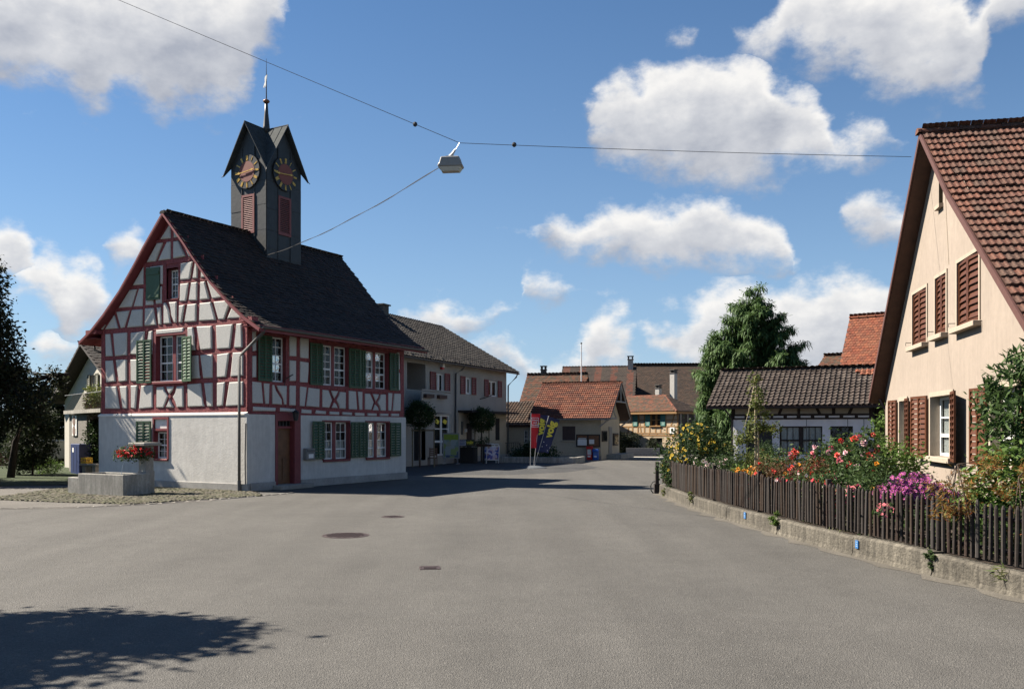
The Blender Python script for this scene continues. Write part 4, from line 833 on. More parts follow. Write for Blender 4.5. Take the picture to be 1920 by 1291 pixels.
# cross-gabled tower roof: eight triangles, thickened
e = hw+.20; tops = Vector((tx, ty, ZP))
mb = MB()
for k in range(4):
    rot = Matrix.Rotation(k*math.pi/2, 3, 'Z'); P = lambda x, y, z: tuple(Vector((tx, ty, 0))+rot @ Vector((x, y, 0))+Vector((0, 0, z)))
    for s in (-1, 1):
        r0, t0, k0 = P(0, -e, ZP), P(0, 0, ZP), P(s*e, -e, ZE-.12)
        lo = [tuple(Vector(p)-Vector((0, 0, .07))) for p in (r0, t0, k0)]
        mb.add([r0, t0, k0]+lo, [(0, 1, 2), (5, 4, 3), (0, 2, 5, 3)])
tr = mb.build('tower_roof', mat('weathered_zinc_roof', (.045, .052, .053), .85, .25, 6, .003, 10, spec=.12), th)
mb = MB()
for k in range(4):
    rot = Matrix.Rotation(k*math.pi/2, 3, 'Z'); P = lambda x, y, z: tuple(Vector((tx, ty, 0))+rot @ Vector((x, y, 0))+Vector((0, 0, z)))
    for s in (-1, 1):
        mb.tube([P(0, -e, ZP), P(s*e, -e, ZE-.12), P(s*(e+.05), -e-.05, ZE-.2)], .022, 5, .012)
        for y in (-.42, -.84):                                        # seams running down from each ridge
            x = -y; mb.tube([P(0, y, ZP+.005), P(s*x, y, ZP-(ZP-ZE+.12)*x/e+.005)], .012, 4)
    mb.tube([P(0, -e-.02, ZP+.01), P(0, 0, ZP+.01)], .02, 5)
mb.build('roof_edge', SEAM, tr)
mb = MB(); mb.lathe((tx, ty, 0), [(.17, 13.5), (.13, 13.75), (.075, 14.3), (.055, 14.72)], 10); sp = mb.build('spire', SEAM, th, smooth=True)
mb = MB(); mb.lathe((tx, ty, 14.74), [(.03, -.08), (.1, -.05), (.135, 0), (.1, .05), (.03, .09)], 12); mb.build('ball', mat('dull_copper', (.16, .08, .05), .5, .2, 10, metal=.5), sp, smooth=True)
mb = MB(); mb.tube([(tx, ty, 14.7), (tx, ty, 15.6), (tx, ty, 16.4)], .026, 6, .006); mb.build('rod', IRON, sp)
mb = MB(); mb.prism([(0, 15.75), (-.04, 15.65), (-.03, 15.5), (-.11, 15.33), (-.08, 15.28), (-.01, 15.4), (.01, 15.27), (.04, 15.45), (.07, 15.63), (.09, 15.78), (.03, 15.72)], lambda u, v, d: (tx-.04+u, ty+d, v), -.012, .012); mb.build('weather_vane', mat('white_enamel', (.75, .74, .70), .5), sp)
# letter box beside the door
lb = thing('letter_box', 'grey metal letter box on the shaded white wall beside the oak door', 'mailbox', (0, 0, 0), 0)
lb.location = WM[th] @ Vector((.07, 2.73, .95)); lb.rotation_euler = (0, 0, rad(-29.18))
bx = MB().box(0, .16, -.22, .22, 0, .40).build('box', mat('grey_painted_steel', (.17, .17, .165), .5, .1, 6), lb, bevel=.012)
MB().box(.155, .175, -.19, .19, .28, .35).build('flap', ZINC, lb); MB().box(.165, .172, -.12, .12, .06, .2).build('name_plate', WHITE, lb)

# ------------------------------------------------------------------ peach rendered house on the right
rh = thing('gabled_house', 'peach rendered gabled house with red-brown louvred shutters and a tiled roof', 'house', (10.23, 23.96, 0), -101.6)
HW, HL = 10.6, 8.0
holes = [(1.70, 2.45, 1.44, 2.72), (4.66, 6.30, 1.42, 2.72), (8.66, 10.1, 1.42, 2.72), (3.05, 4.33, 3.97, 5.22), (5.05, 5.88, 4.02, 5.27), (6.65, 8.0, 4.01, 5.31), (5.28, 5.59, 6.78, 7.34)]
mb = MB()
wall_sheet(mb, FG, [(0, 0, HW), (3.1, 0, HW), (4.0, .78, HW-.0), (6.6, 3.35, 7.35), (8.36, 5.15, 5.25)], holes)
mb.quad((0, 0, 0), (0, HL, 0), (0, HL, 3.1), (0, 0, 3.1)); mb.quad((HW, 0, 0), (HW, HL, 0), (HW, HL, 4.), (HW, 0, 4.)); wall_sheet(mb, lambda u, v, d: (u, HL, v), [(0, 0, HW), (3.1, 0, HW), (4.0, .78, HW), (8.36, 5.15, 5.25)], [])
mb.build('rendered_wall', PEACH, rh)
mb = MB(); mb.fbox(FG, -.03, HW, 0, .62, 0, .03); mb.build('plinth', mat('peach_plinth', (.22, .165, .12), .95, .1, 7, .006, 50, blotch=.2), rh)
for i, (a, b, c, d) in enumerate(holes[:6]):
    lowr = i < 3
    surround(rh, FG, a, b, c, d, .10 if lowr else .07, .025, SANDSTONE, sill=(.12, .11, .13) if lowr else (.1, .10, .15))
    if lowr: 
        window(rh, FG, a, b, c, d, sashes=1 if b-a < 1 else 2, rows=(2, 1), cols=2 if b-a < 1 else 1, deep=.20, rm=SANDSTONE, mull=0.05, bar=.03, st=.06, curtain=(a+.05, b-.05, c+.05, d-.05))
    else:
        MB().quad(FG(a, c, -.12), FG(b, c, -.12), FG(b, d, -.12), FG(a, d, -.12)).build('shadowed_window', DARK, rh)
        n = 2; m_ = (a+b)/2; k = 0
        shutter(rh, FG, a+.01, m_-.005, c+.01, d-.01, BROWNPAINT, cols=1 if i == 4 else 1, pitch=.115, d=-.05, st=.06, swing=3, hinge=0); shutter(rh, FG, m_+.005, b-.01, c+.01, d-.01, BROWNPAINT, cols=1, pitch=.115, d=-.05, st=.06, swing=3, hinge=1)
        for x, y in ((a-.12, c+.12), (b+.14, c-.02)): mb = MB(); mb.tube([FG(x, y, 0), FG(x, y, .14), FG(x, y-.07, .14)], .008, 4); mb.build('shutter_hook', IRON, rh)
for a, b, s, h in ((.92, 1.60, 4, 1), (2.52, 3.16, 6, 0), (3.72, 4.56, 9, 1), (6.40, 7.18, 10, 0), (7.86, 8.56, 5, 1), (10.14, 10.9, 8, 0)):
    shutter(rh, FG, a, b, 1.36, 2.76, BROWNPAINT, cols=2, pitch=.112, d=.045, st=.055, swing=s, hinge=h)
mb = MB(); mb.quad(FG(5.28, 6.78, -.1), FG(5.59, 6.78, -.1), FG(5.59, 7.34, -.1), FG(5.28, 7.34, -.1))
for u in (5.28, 5.59): mb.quad(FG(u, 6.78, 0), FG(u, 7.34, 0), FG(u, 7.34, -.1), FG(u, 6.78, -.1))
mb.build('slit_window', mat('olive_wire_screen', (.09, .075, .045), .8, .2, 20), rh)
mb = MB(); mb.fbox(FG, 5.24, 5.63, 6.70, 6.78, -.02, .09); mb.build('sill', SANDSTONE, rh)
mb = MB(); mb.tube([FG(6.05, 5.4, .012), FG(5.75, 7.2, .012), FG(5.62, 8.0, .012)], .006, 4); mb.build('lightning_wire', SANDSTONE, rh)
# roof
RHX, RHZ = 5.22, 8.42
PL_ = [(0, 0), (5.5, -5.55)]; PR_ = [(0, 0), (2.05, -1.82), (6.1, -4.85)]
slope(rh, (RHX, -.34, RHZ), (0, 1, 0), (1, 0, 0), PR_, HL+.7, .245, .285, 'pan2', T_RH, SOFFIT, single=300, seed=8, jit=.012, thick=.12)
slope(rh, (RHX, -.34, RHZ), (0, 1, 0), (-1, 0, 0), PL_, HL+.7, .245, .285, 'pan2', T_RH, SOFFIT, seed=9, jit=.01, thick=.12)
ridge_tiles(rh, (RHX, -.42, RHZ+.02), (RHX, HL+.3, RHZ+.02), .12, .41, T_RH)
for s, P in ((-1, PL_), (1, PR_)):
    mb = MB()
    for (a, b), (c, d) in zip(P, P[1:]):
        p = lambda h, z, y, k: (RHX+s*h, y, RHZ+z+k)
        mb.add([p(a, b, -.345, .02), p(c, d, -.345, .02), p(c, d, -.345, -.13), p(a, b, -.345, -.13), p(a, b, -.38, .02), p(c, d, -.38, .02), p(c, d, -.38, -.13), p(a, b, -.38, -.13)], [(0, 1, 2, 3), (7, 6, 5, 4), (0, 4, 5, 1), (3, 2, 6, 7), (1, 5, 6, 2)])
    mb.build('verge_board', mat('red_brown_verge', (.075, .032, .026), .7, .15, 8), rh)
    mb = MB(); (a, b), (c, d) = P[0], P[-1]
    for (a, b), (c, d) in zip(P, P[1:]): mb.quad((RHX+s*a, -.34, RHZ+b-.15), (RHX+s*c, -.34, RHZ+d-.15), (RHX+s*c, .02, RHZ+d-.15), (RHX+s*a, .02, RHZ+b-.15))
    mb.build('verge_soffit', SOFFIT, rh)
gutter(rh, (RHX-5.58, -.3, 3.05), (RHX-5.58, HL+.3, 3.02), .07, mat('brown_gutter', (.06, .035, .03), .5, .1), [(RHX-5.5, -.12, 3.0), (RHX-5.4, -.1, 2.8), (-.1, .05, 2.5), (-.1, .05, 0)])

# ------------------------------------------------------------------ shop house behind the town hall
shop = thing('shop_house', 'grey roughcast village shop with dark red shutters and a broad dark roof', 'shop', (-.38, 59.6, 0), -23.4)
holesS = [(-13.35, -11.3, 4.2, 5.67), (-10.1, -9.1, 4.2, 5.26), (-6.32, -5.48, 4.2, 5.22), (-2.95, -1.52, 4.18, 5.2), (-10.21, -8.3, .5, 2.86), (-6.15, -5.5, .25, 2.72), (-1.85, -1.25, 1.6, 2.82), (-12.6, -11.3, .3, 2.06)]
mb = MB(); wall_sheet(mb, FS, [(0, -15.5, 0), (6.3, -15.5, 0)], holesS)
wall_sheet(mb, lambda u, v, d: (u, 0, v), [(0, -10.6, 0), (6.2, -10.6, 0), (9.1, -5.31, -5.29)], []); mb.quad((-10.6, -15.5, 0), (-10.6, 0, 0), (-10.6, 0, 6.2), (-10.6, -15.5, 6.2)); mb.quad((-10.6, -15.5, 0), (0, -15.5, 0), (0, -15.5, 6.2), (-10.6, -15.5, 6.2))
mb.build('roughcast_wall', GREYRENDER, shop)
P = [(0, 0), (5.95, -3.42)]
slope(shop, (-5.3, -16.2, 9.3), (0, 1, 0), (1, 0, 0), P, 16.9, .29, .33, 'coarse', T_SHOP, BLACKWOOD, seed=12)
slope(shop, (-5.3, -16.2, 9.3), (0, 1, 0), (-1, 0, 0), P, 16.9, .29, .33, 'coarse', T_SHOP, BLACKWOOD, seed=13)
ridge_tiles(shop, (-5.3, -16.2, 9.3), (-5.3, .75, 9.3), .13, .42, T_SHOP)
# taller cross wing, unseen, added to throw more shadow on the forecourt
mb = MB(); mb.box(-10.6, -2.2, -22.5, -15.5, 0, 7.4); mb.build('shadow_wing_wall', GREYRENDER, shop)
slope(shop, (-6.4, -23, 10.0), (0, 1, 0), (1, 0, 0), [(0, 0), (4.7, -3.2)], 7.6, .29, .33, 'coarse', T_SHOP, BLACKWOOD, seed=14); slope(shop, (-6.4, -23, 10.0), (0, 1, 0), (-1, 0, 0), [(0, 0), (4.7, -3.2)], 7.6, .29, .33, 'coarse', T_SHOP, BLACKWOOD, seed=15)
mb = MB(); mb.box(-5.6, -4.9, -7.9, -7.2, 9.0, 9.75); mb.box(-5.7, -4.8, -8.0, -7.1, 9.75, 9.83); mb.build('chimney', mat('sooty_chimney', (.07, .065, .06), .9, .2, 8), shop)
for i in range(22): MB().box(-.02, .5, -15.2+i*.7, -15.08+i*.7, 5.98, 6.12).build('rafter', mat('grey_brown_rafter', (.12, .10, .085), .8, .2), shop)
gutter(shop, (.62, -16.1, 5.86), (.62, .7, 5.84), .08, ZINC, [(.6, -7.6, 5.8), (.55, -7.65, 5.65), (.1, -7.75, 5.35), (.08, -7.77, .2)])
MB().tube([(.6, .5, 5.78), (.55, .45, 5.6), (.1, .07, 5.0), (.08, .07, 0)], .055, 8).build('downpipe', ZINC, shop, smooth=True)
# snow guards along the eave
mb = MB()
for i in range(40): y = -14.8+i*.39; mb.tube([(.12, y, 6.15), (.1, y, 6.33), (.2, y, 6.28)], .012, 4)
put(mb.build('snow_guards', IRON, shop), kind='stuff')
for (a, b, c, d), sh_ in zip(holesS[1:4], ((-10.82, -10.16, -9.05, -8.4), (-7.0, -6.36, -5.44, -4.84), (-3.58, -2.98, -1.48, -.88))):
    window(shop, FS, a, b, c, d, sashes=2, rows=(1, 0), cols=1, deep=.12, rm=WHITE, mull=.05, st=.07, curtain=(a+.1, a+.45, c+.1, d-.1), tr=False)
    for u0, u1 in (sh_[:2], sh_[2:]): shutter(shop, FS, u0, u1, c-.03, d+.05, REDSHUT, cols=1, pitch=.1, d=.03, single=False, st=.07)
# loggia and balcony
mb = MB()
for a, b, c, d in ((-13.35, -13.35, 4.2, 5.67), (-11.3, -11.3, 4.2, 5.67)): mb.quad((0, a, c), (0, a, d), (-1.4, a, d), (-1.4, a, c))
mb.quad((0, -13.35, 5.67), (0, -11.3, 5.67), (-1.4, -11.3, 5.67), (-1.4, -13.35, 5.67)); mb.quad((-1.4, -13.35, 4.2), (-1.4, -11.3, 4.2), (-1.4, -11.3, 5.67), (-1.4, -13.35, 5.67)); mb.m = 1; mb.quad((-1.39, -13.0, 4.2), (-1.39, -12.2, 4.2), (-1.39, -12.2, 5.4), (-1.39, -13.0, 5.4)); mb.build('loggia', [GREYRENDER, DARK], shop)
mb = MB(); mb.box(.0, 1.0, -13.5, -10.1, 2.95, 3.1); mb.box(.92, 1.0, -13.5, -10.1, 3.1, 4.05); mb.box(0, .92, -10.18, -10.1, 3.1, 4.05); mb.m = 1; mb.box(.88, 1.04, -13.55, -10.05, 4.1, 4.18); mb.build('balcony', [GREYRENDER, STONE], shop)
for y in (-12.9, -11.4): mb = MB(); mb.box(1.02, 1.2, y-.45, y+.45, 3.72, 3.92); mb.build('flower_trough', SOFFIT, shop)
mb = MB(); mb.box(0, .95, -7.3, .05, 3.05, 3.17); mb.build('canopy', BLACKWOOD, shop)
MB().fbox(FS, -7.2, -.1, .35, 3.0, 0, .02).build('entrance_wall', CREAM, shop)
mb = MB(); mb.fbox(off(FS, .021), -6.15, -5.5, .25, 2.4, 0, .03); mb.m = 1; mb.fbox(off(FS, .021), -5.45, -5.1, .25, 2.4, 0, .05); mb.build('entrance_door', [BLACKWOOD, GREYRENDER], shop)
mb = MB(); mb.fbox(off(FS, .021), -1.85, -1.25, 1.3, 2.75, 0, .03); mb.build('side_window', DARK, shop)
MB().fbox(FS, -6.9, -6.7, 1.7, 2.5, .02, .08).build('wall_plaque', ZINC, shop); MB().fbox(FS, -6.4, -6.25, 1.85, 2.05, .02, .12).build('wall_lamp', WHITE, shop)
ws = window(shop, FS, -10.21, -8.3, .5, 2.86, sashes=2, rows=(2, 1), cols=1, deep=.12, rm=WHITE, mull=.07, bar=.05, st=.07)
YEL = mat('shop_yellow', (.75, .62, .06), .5, .04); NAVY = mat('banner_navy', (.015, .020, .075), .6, .15, 5)
for u in (-9.75, -8.8): mb = MB(); mb.prism([(u-.28, 2.45), (u-.05, 2.62), (u+.3, 2.5), (u+.1, 2.3)], FS, -.1, -.09); mb.build('yellow_poster', YEL, shop)
MB().fbox(FS, -12.6, -11.3, .3, 2.06, -.5, -.3).build('garage_opening', DARK, shop)
mb = MB(); mb.fbox(FS, -11.9, -11.84, 0, 2.1, -.1, .03); mb.fbox(FS, -12.65, -11.25, 2.06, 2.16, -.1, .05); mb.build('opening_frame', GREYRENDER, shop)
MB().fbox(FS, -9.6, -9.35, 5.62, 5.82, 0, .2).build('alarm_siren', WHITE, shop); MB().fbox(FS, -9.58, -9.37, 5.5, 5.62, .02, .18).build('alarm_beacon', mat('alarm_red', (.5, .03, .03), .4), shop)
MB().tube([FS(-4.2, 3.95, 0), FS(-4.1, 4.02, .3), FS(-3.7, 4.2, .6)], .03, 5).build('lamp_arm', IRON, shop)
mb = MB()
for i in range(3): mb.box(.0, 1.4-.3*i, -3.2, -.6, .12*i, .12*(i+1))
mb.build('entrance_steps', CONCRETE, shop)
mb = MB()
for i in range(9): mb.tube([(1.3, -3.0+i*.3, .0), (1.3, -3.0+i*.3, 1.15)], .014, 5)
mb.tube([(1.3, -3.1, 1.15), (1.3, -.9, 1.15), (1.3, -.2, .5)], .025, 6); mb.build('handrail', IRON, shop)

# ------------------------------------------------------------------ red-roofed little post house with notice boards
po = thing('post_house', 'small cream roughcast house with a brick-red roof, wide gable overhang and notice boards', 'house', (5.9, 58, 0), -21)
mb = MB(); wall_sheet(mb, FG, [(0, -4.72, 0), (2.85, -4.72, 0)], [(-2.67, -1.77, 1.29, 2.23)])
wall_sheet(mb, lambda u, v, d: (d, u, v), [(0, 0, 5), (2.85, 0, 5), (4.95, 2.49, 2.51)], []); mb.quad((-4.72, 0, 0), (-4.72, 5, 0), (-4.72, 5, 2.85), (-4.72, 0, 2.85)); mb.quad((-4.72, 5, 0), (0, 5, 0), (0, 5, 2.85), (-4.72, 5, 2.85)); mb.quad((-4.72, 0, 2.85), (-4.72, 5, 2.85), (-4.72, 2.5, 4.95)); mb.build('roughcast_wall', CREAM, po)
mb = MB(); mb.fbox(FG, -4.76, .03, 0, .27, 0, .035); mb.build('plinth', STONE, po)
slope(po, (-4.95, 2.5, 5.24), (1, 0, 0), (0, -1, 0), [(0, 0), (3.05, -2.5)], 5.75, .29, .25, 'pan2', T_PO, mat('grey_roof_boards', (.2, .19, .18), .8, .15, 8), single=0, seed=21)
slope(po, (-4.95, 2.5, 5.24), (1, 0, 0), (0, 1, 0), [(0, 0), (3.05, -2.5)], 5.75, .2, .29, 'coarse', T_PO, SOFFIT, seed=22)
ridge_tiles(po, (-5, 2.5, 5.25), (.85, 2.5, 5.25), .12, .38, T_PO)
MB().fbox(FG, -2.67, -1.77, 1.29, 2.23, -.03, .02).build('shutter', mat('dark_brown_shutter', (.055, .035, .032), .6, .2, 8), po)
surround(po, FG, -2.67, -1.77, 1.29, 2.23, .09, .02, CREAM, sill=(.1, .08, .08))
mb = MB(); mb.m = 1; mb.fbox(FG, -1.69, -.05, .85, 1.68, .0, .05); mb.m = 0
for a, b, c, d in ((-1.69, -.05, .85, .91), (-1.69, -.05, 1.62, 1.68), (-1.69, -1.63, .91, 1.62), (-.11, -.05, .91, 1.62), (-.92, -.84, .91, 1.62)): mb.fbox(FG, a, b, c, d, .05, .09)
nb = mb.build('notice_board', [BLACKWOOD, OAK], po)
for a, b, c, d in ((-1.6, -.96, .95, 1.35), (-.8, -.45, 1.05, 1.35), (-1.55, -1.0, 1.38, 1.44)): MB().fbox(FG, a, b, c, d, .052, .058).build('paper', WHITE, nb)
for a, b, c, d in ((.15, 1.42, 1.2, 1.92), (3.1, 4.5, .9, 1.75)): 
    mb = MB(); mb.fbox(FS, a, b, c, d, 0, .07); o = mb.build('show_case', BLACKWOOD, po); MB().fbox(FS, a+.1, b-.1, c+.08, d-.08, .072, .08).build('pane', GLASS, o)
mb = MB(); mb.fbox(FS, 1.95, 2.8, .34, 2.2, 0, .04); mb.m = 1; mb.fbox(FS, 2.05, 2.7, .36, 2.12, .041, .05); mb.build('door', [STONE, mat('grey_door', (.16, .155, .15), .6)], po)
MB().box(0, 1.0, 1.4, 5.2, 0, .33).build('loading_step', CONCRETE, po)
mb = MB()                                                   # open gable truss under the overhang
for a, b in (((.72, -.45, 2.75), (.72, 2.5, 5.1)), ((.72, 5.45, 2.75), (.72, 2.5, 5.1)), ((.72, 1.0, 3.9), (.72, 4.0, 3.9)), ((.72, 2.5, 3.9), (.72, 2.5, 5.0)), ((0, -.3, 2.2), (.72, -.35, 2.75)), ((0, 5.3, 2.2), (.72, 5.35, 2.75)), ((0, -.3, 2.8), (.75, -.3, 2.8)), ((.72, .3, 3.4), (.72, 1.4, 2.75)), ((.72, -.4, 2.75), (.72, 1.4, 2.75))): mb.tube([a, b], .055, 4)
mb.build('gable_truss', mat('grey_white_truss', (.3, .29, .28), .8, .1), po)
# annex
ax = thing('lean_building', 'low brown-roofed building adjoining the red-roofed little house on its left', 'outbuilding', (5.9, 58, 0), -21)
mb = MB(); wall_sheet(mb, lambda u, v, d: (u, .75-d, v), [(0, -9, -4.75), (2.5, -9, -4.75)], [(-5.75, -5.05, 1.05, 1.97)]); mb.build('wall', CREAM, ax)
slope(ax, (-9.4, 3.5, 4.0), (1, 0, 0), (0, -1, 0), [(0, 0), (3.0, -1.72)], 4.62, .22, .29, 'pan', T_ANX, SOFFIT, seed=23)
window(ax, lambda u, v, d: (u, .75-d, v), -5.75, -5.05, 1.05, 1.97, sashes=2, rows=(2, 1), cols=2, deep=.1, rm=CREAM, panes=False)
for nm, lb_, cat_, x, m, top, txt in (('paper_box', 'red newspaper dispenser box standing before the notice board', 'newspaper box', -.70, mat('dispenser_red', (.55, .03, .025), .4, .08), .90, None), ('paper_box', 'blue newspaper dispenser box standing beside the red one', 'newspaper box', -.28, mat('dispenser_blue', (.03, .11, .42), .4, .08), .72, None)):
    p = WM[po] @ Vector((x, -.25, 0)); t = thing(nm, lb_, cat_, p, -21)
    mb = MB(); mb.box(-.17, .17, -.12, .16, 0, .12); mb.box(-.17, -.14, -.14, .16, .12, top-.18); mb.box(.14, .17, -.14, .16, .12, top-.18); mb.box(-.14, .14, .1, .16, .12, top-.18); mb.box(-.19, .19, -.17, .17, top-.18, top); mb.box(-.14, .14, -.15, .1, .12, .34); mb.build('casing', m, t, bevel=.01)
    MB().box(-.14, .14, -.08, .08, .34, top-.2).build('papers', WHITE if x < -.5 else mat('news_blue', (.1, .2, .5), .6), t); MB().box(-.1, .1, -.16, -.152, .18, .29).build('sticker', WHITE, t)

# ------------------------------------------------------------------ houses farther back
def back_house(name, label, x, y, yaw, ln, ze, zr, dep, tm, wm, rail=.25, w=.23, e=.25, seed=1, over=.5, cat='house', rear=True, kind='plain'):
    t = thing(name, label, cat, (x, y, 0), yaw); mb = MB(); s_ = (zr-ze)/dep
    mb.quad((0, 0, 0), (ln, 0, 0), (ln, 0, ze), (0, 0, ze)); mb.quad((ln, 2*dep, 0), (0, 2*dep, 0), (0, 2*dep, ze), (ln, 2*dep, ze))
    for u in (0, ln): mb.quad((u, 0, 0), (u, 2*dep, 0), (u, 2*dep, ze), (u, dep, zr-.1), (u, 0, ze))
    mb.build('wall', wm, t); P = [(0, 0), (dep+over, -(dep+over)*s_)]
    slope(t, (-over*.6, dep, zr), (1, 0, 0), (0, -1, 0), P, ln+over*1.2, w, e, kind, tm, SOFFIT, seed=seed)
    if rear: slope(t, (-over*.6, dep, zr), (1, 0, 0), (0, 1, 0), P, ln+over*1.2, w*1.3, e*1.3, 'coarse', tm, SOFFIT, seed=seed+1)
    ridge_tiles(t, (-over*.6, dep, zr), (ln+over*.6, dep, zr), .14, .45, tm, single=False)
    return t
def chimney(t, x, y, z0, z1, w, m=None, cap=True):
    mb = MB(); mb.box(x-w/2, x+w/2, y-w/2, y+w/2, z0, z1); mb.m = 1; mb.box(x-w*.6, x+w*.6, y-w*.6, y+w*.6, z1, z1+.07)
    if cap:
        for s in (-1, 1): mb.box(x+s*w*.38-.06, x+s*w*.38+.06, y-w*.4, y+w*.4, z1+.07, z1+.3)
        mb.box(x-w*.62, x+w*.62, y-w*.62, y+w*.62, z1+.3, z1+.37)
    mb.build('chimney', [m or GREYRENDER, mat('sooty_chimney', (.07, .065, .06), .9, .2, 8)], t)
ha = back_house('tiled_house', 'old house with a mottled red and brown roof and a chimney, behind the shop corner', .55, 70.1, -15, 4.6, 3.1, 6.62, 4.0, T_OLD, CREAM, seed=31)
chimney(ha, 1.1, 4.1, 6.3, 7.0, .42, mat('sooty_chimney', (.07, .065, .06), .9, .2, 8))
hb = back_house('striped_house', 'long house whose dark roof is striped with bands of red tiles', 4.25, 80.3, -10, 6.6, 4.3, 8.15, 6.0, T_STRIPE, GREYRENDER, seed=33)
chimney(hb, 6.35, 5.6, 7.5, 8.75, .5)
hc = back_house('barn', 'big barn with a huge plain brown tiled roof behind the small red-roofed houses', 12.28, 84.2, -2, 15, 3.9, 8.78, 7.8, T_BARN, BLACKWOOD, seed=35, cat='barn')
mb = MB()
# hipped half-timbered house
hd = thing('hipped_house', 'cream and ochre half-timbered house with a hipped red-brown roof and green shutters', 'house', (13.36, 70.2, .2), -45); hd.scale = (.9, .9, .9)
DL = 5.6; DS = 7.0; DP = 3.8; FD = lambda u, v, d: (u*1.24, -d, v)
mb = MB(); wall_sheet(mb, FD, [(-.3, -DL, 0), (3.55, -DL, 0)], [(-2.44, -1.55, 2.35, 3.42), (-2.55, -1.4, -.3, 1.25)]); mb.build('infill_wall', YELLOWWALL, hd)
MB().quad((0, 0, -.3), (0, DP, -.3), (0, DP, 3.55), (0, 0, 3.55)).build('side_wall', BLACKWOOD, hd); MB().quad((-DS, 0, -.3), (-DS, DP, -.3), (-DS, DP, 3.55), (-DS, 0, 3.55)).build('side_wall', BLACKWOOD, hd)
for i in range(4): MB().fbox(FS, .2+i*1.1, .36+i*1.1, -.3, 3.5, .01, .08).build('boarding_post', mat('grey_old_wood', (.2, .19, .17), .9, .2, 10), hd)
for v, w_ in ((3.5, .12), (2.88, .09), (2.28, .10), (1.68, .08), (1.48, .12)): MB().seg(FD, (-DL, v), (0, v), w_, 0, .03).build('beam', OCHRE, hd)
for u, a, b in ((-.06, 1.5, 3.5), (-1.1, 2.3, 3.5), (-1.0, 1.68, 2.3), (-1.5, 2.3, 3.5), (-2.46, 2.3, 3.5), (-2.0, 1.68, 2.3), (-1.55, 1.68, 2.3), (-2.52, 1.68, 2.3), (-3.0, 1.68, 3.5), (-3.6, 1.68, 3.5), (-4.1, 1.68, 3.5), (-4.5, 1.68, 2.3), (-5.4, 1.68, 3.5), (-.4, 1.5, 1.68), (-1.2, 1.5, 1.68), (-1.9, 1.5, 1.68), (-2.6, 1.5, 1.68), (-3.2, 1.5, 1.68), (-3.9, 1.5, 1.68)): MB().seg(FD, (u, a), (u, b), .1, 0, .026).build('beam', OCHRE, hd)
for a, b in (((-.66, 2.3), (-.3, 3.45)), ((-3.3, 1.68), (-3.55, 3.4))): MB().seg(FD, a, b, .1, 0, .022).build('beam', OCHRE, hd)
window(hd, FD, -2.44, -1.55, 2.35, 3.42, sashes=2, rows=(1, 1), cols=1, deep=.12, fm=OCHRE, rm=OCHRE, panes=False)
mb = MB(); mb.fbox(FD, -2.5, -1.5, 2.27, 2.36, 0, .12); mb.build('sill', OCHRE, hd)
MB().fbox(FD, -2.55, -1.4, -.3, 1.25, -.3, -.2).build('doorway', DARK, hd)
for a, b in ((-4.05, -3.62), (-2.88, -2.48), (-1.52, -1.12)): shutter(hd, FD, a, b, 2.33, 3.42, TURQ, cols=1, pitch=.1, d=.035, single=False, st=.06)
mb = MB(); mb.fbox(FD, -.72, -.32, 1.66, 2.2, .03, .06); o = mb.build('coat_of_arms', WHITE, hd); mb = MB(); mb.prism([(-.62, 2.1), (-.42, 2.1), (-.42, 1.9), (-.52, 1.76), (-.62, 1.9)], FD, .06, .066); mb.build('shield', BLACK, o)
er_, ov = 5.2, .42; ridA, ridB = Vector((-DS-.2, DP/2, er_)), Vector((-2.75, DP/2, er_)); E1, E2, E3, E4 = Vector((-DS-.5, -ov, 3.62)), Vector((ov-.3, -ov, 3.62)), Vector((ov-.3, DP+ov, 3.62)), Vector((-DS-.5, DP+ov, 3.62))
def hip_keep(poly, nv):
    def f(p):
        for a, b in zip(poly, poly[1:]+poly[:1]):
            if (b-a).cross(p-a).dot(nv) < -.02: return False
        return True
    return f
pf = [ridA, E1, E2, ridB]; ps_ = [ridB, E2, E3]
slope(hd, ridA+Vector((-.3, 0, 0)), (1, 0, 0), (0, -1, 0), [(0, 0), (DP/2+ov, 3.62-er_)], DS+1.2, .23, .24, 'plain', T_OLD, SOFFIT, keep=(pf, hip_keep(pf, (E1-ridA).cross(E2-E1))), seed=41, lift=.03)
slope(hd, Vector((-2.75, -ov, er_)), (0, 1, 0), (1, 0, 0), [(0, 0), (ov-.3+2.75, 3.62-er_)], DP+2*ov, .23, .24, 'plain', T_BARN, SOFFIT, keep=(ps_, hip_keep(ps_, (E2-ridB).cross(E3-E2))), seed=42, lift=.03)
ridge_tiles(hd, ridA, ridB, .13, .4, T_PO, single=False); ridge_tiles(hd, E2+Vector((0, 0, .04)), ridB, .12, .4, T_PO, single=False, name='hip_tile')
mb = MB(); mb.box(-DS-.5, ov-.32, -ov-.02, -ov+.12, 3.42, 3.6); mb.box(ov-.44, ov-.3, -ov+.12, DP+ov, 3.42, 3.6); mb.build('eaves_board', OCHRE, hd)
mb = MB(); mb.quad(E1-Vector((0, 0, .1)), E2-Vector((0, 0, .1)), (ov-.3, 0, 3.5), (-DS, 0, 3.5)); mb.build('eaves_soffit', SOFFIT, hd)
chimney(hd, -3.0, 3.6, 3.6, 7.3, .5, mat('pale_chimney_render', (.34, .33, .31), .9, .1)); chimney(hd, -4.3, 3.0, 4.2, 5.9, .45, mat('pale_chimney_render', (.34, .33, .31), .9, .1), cap=True)
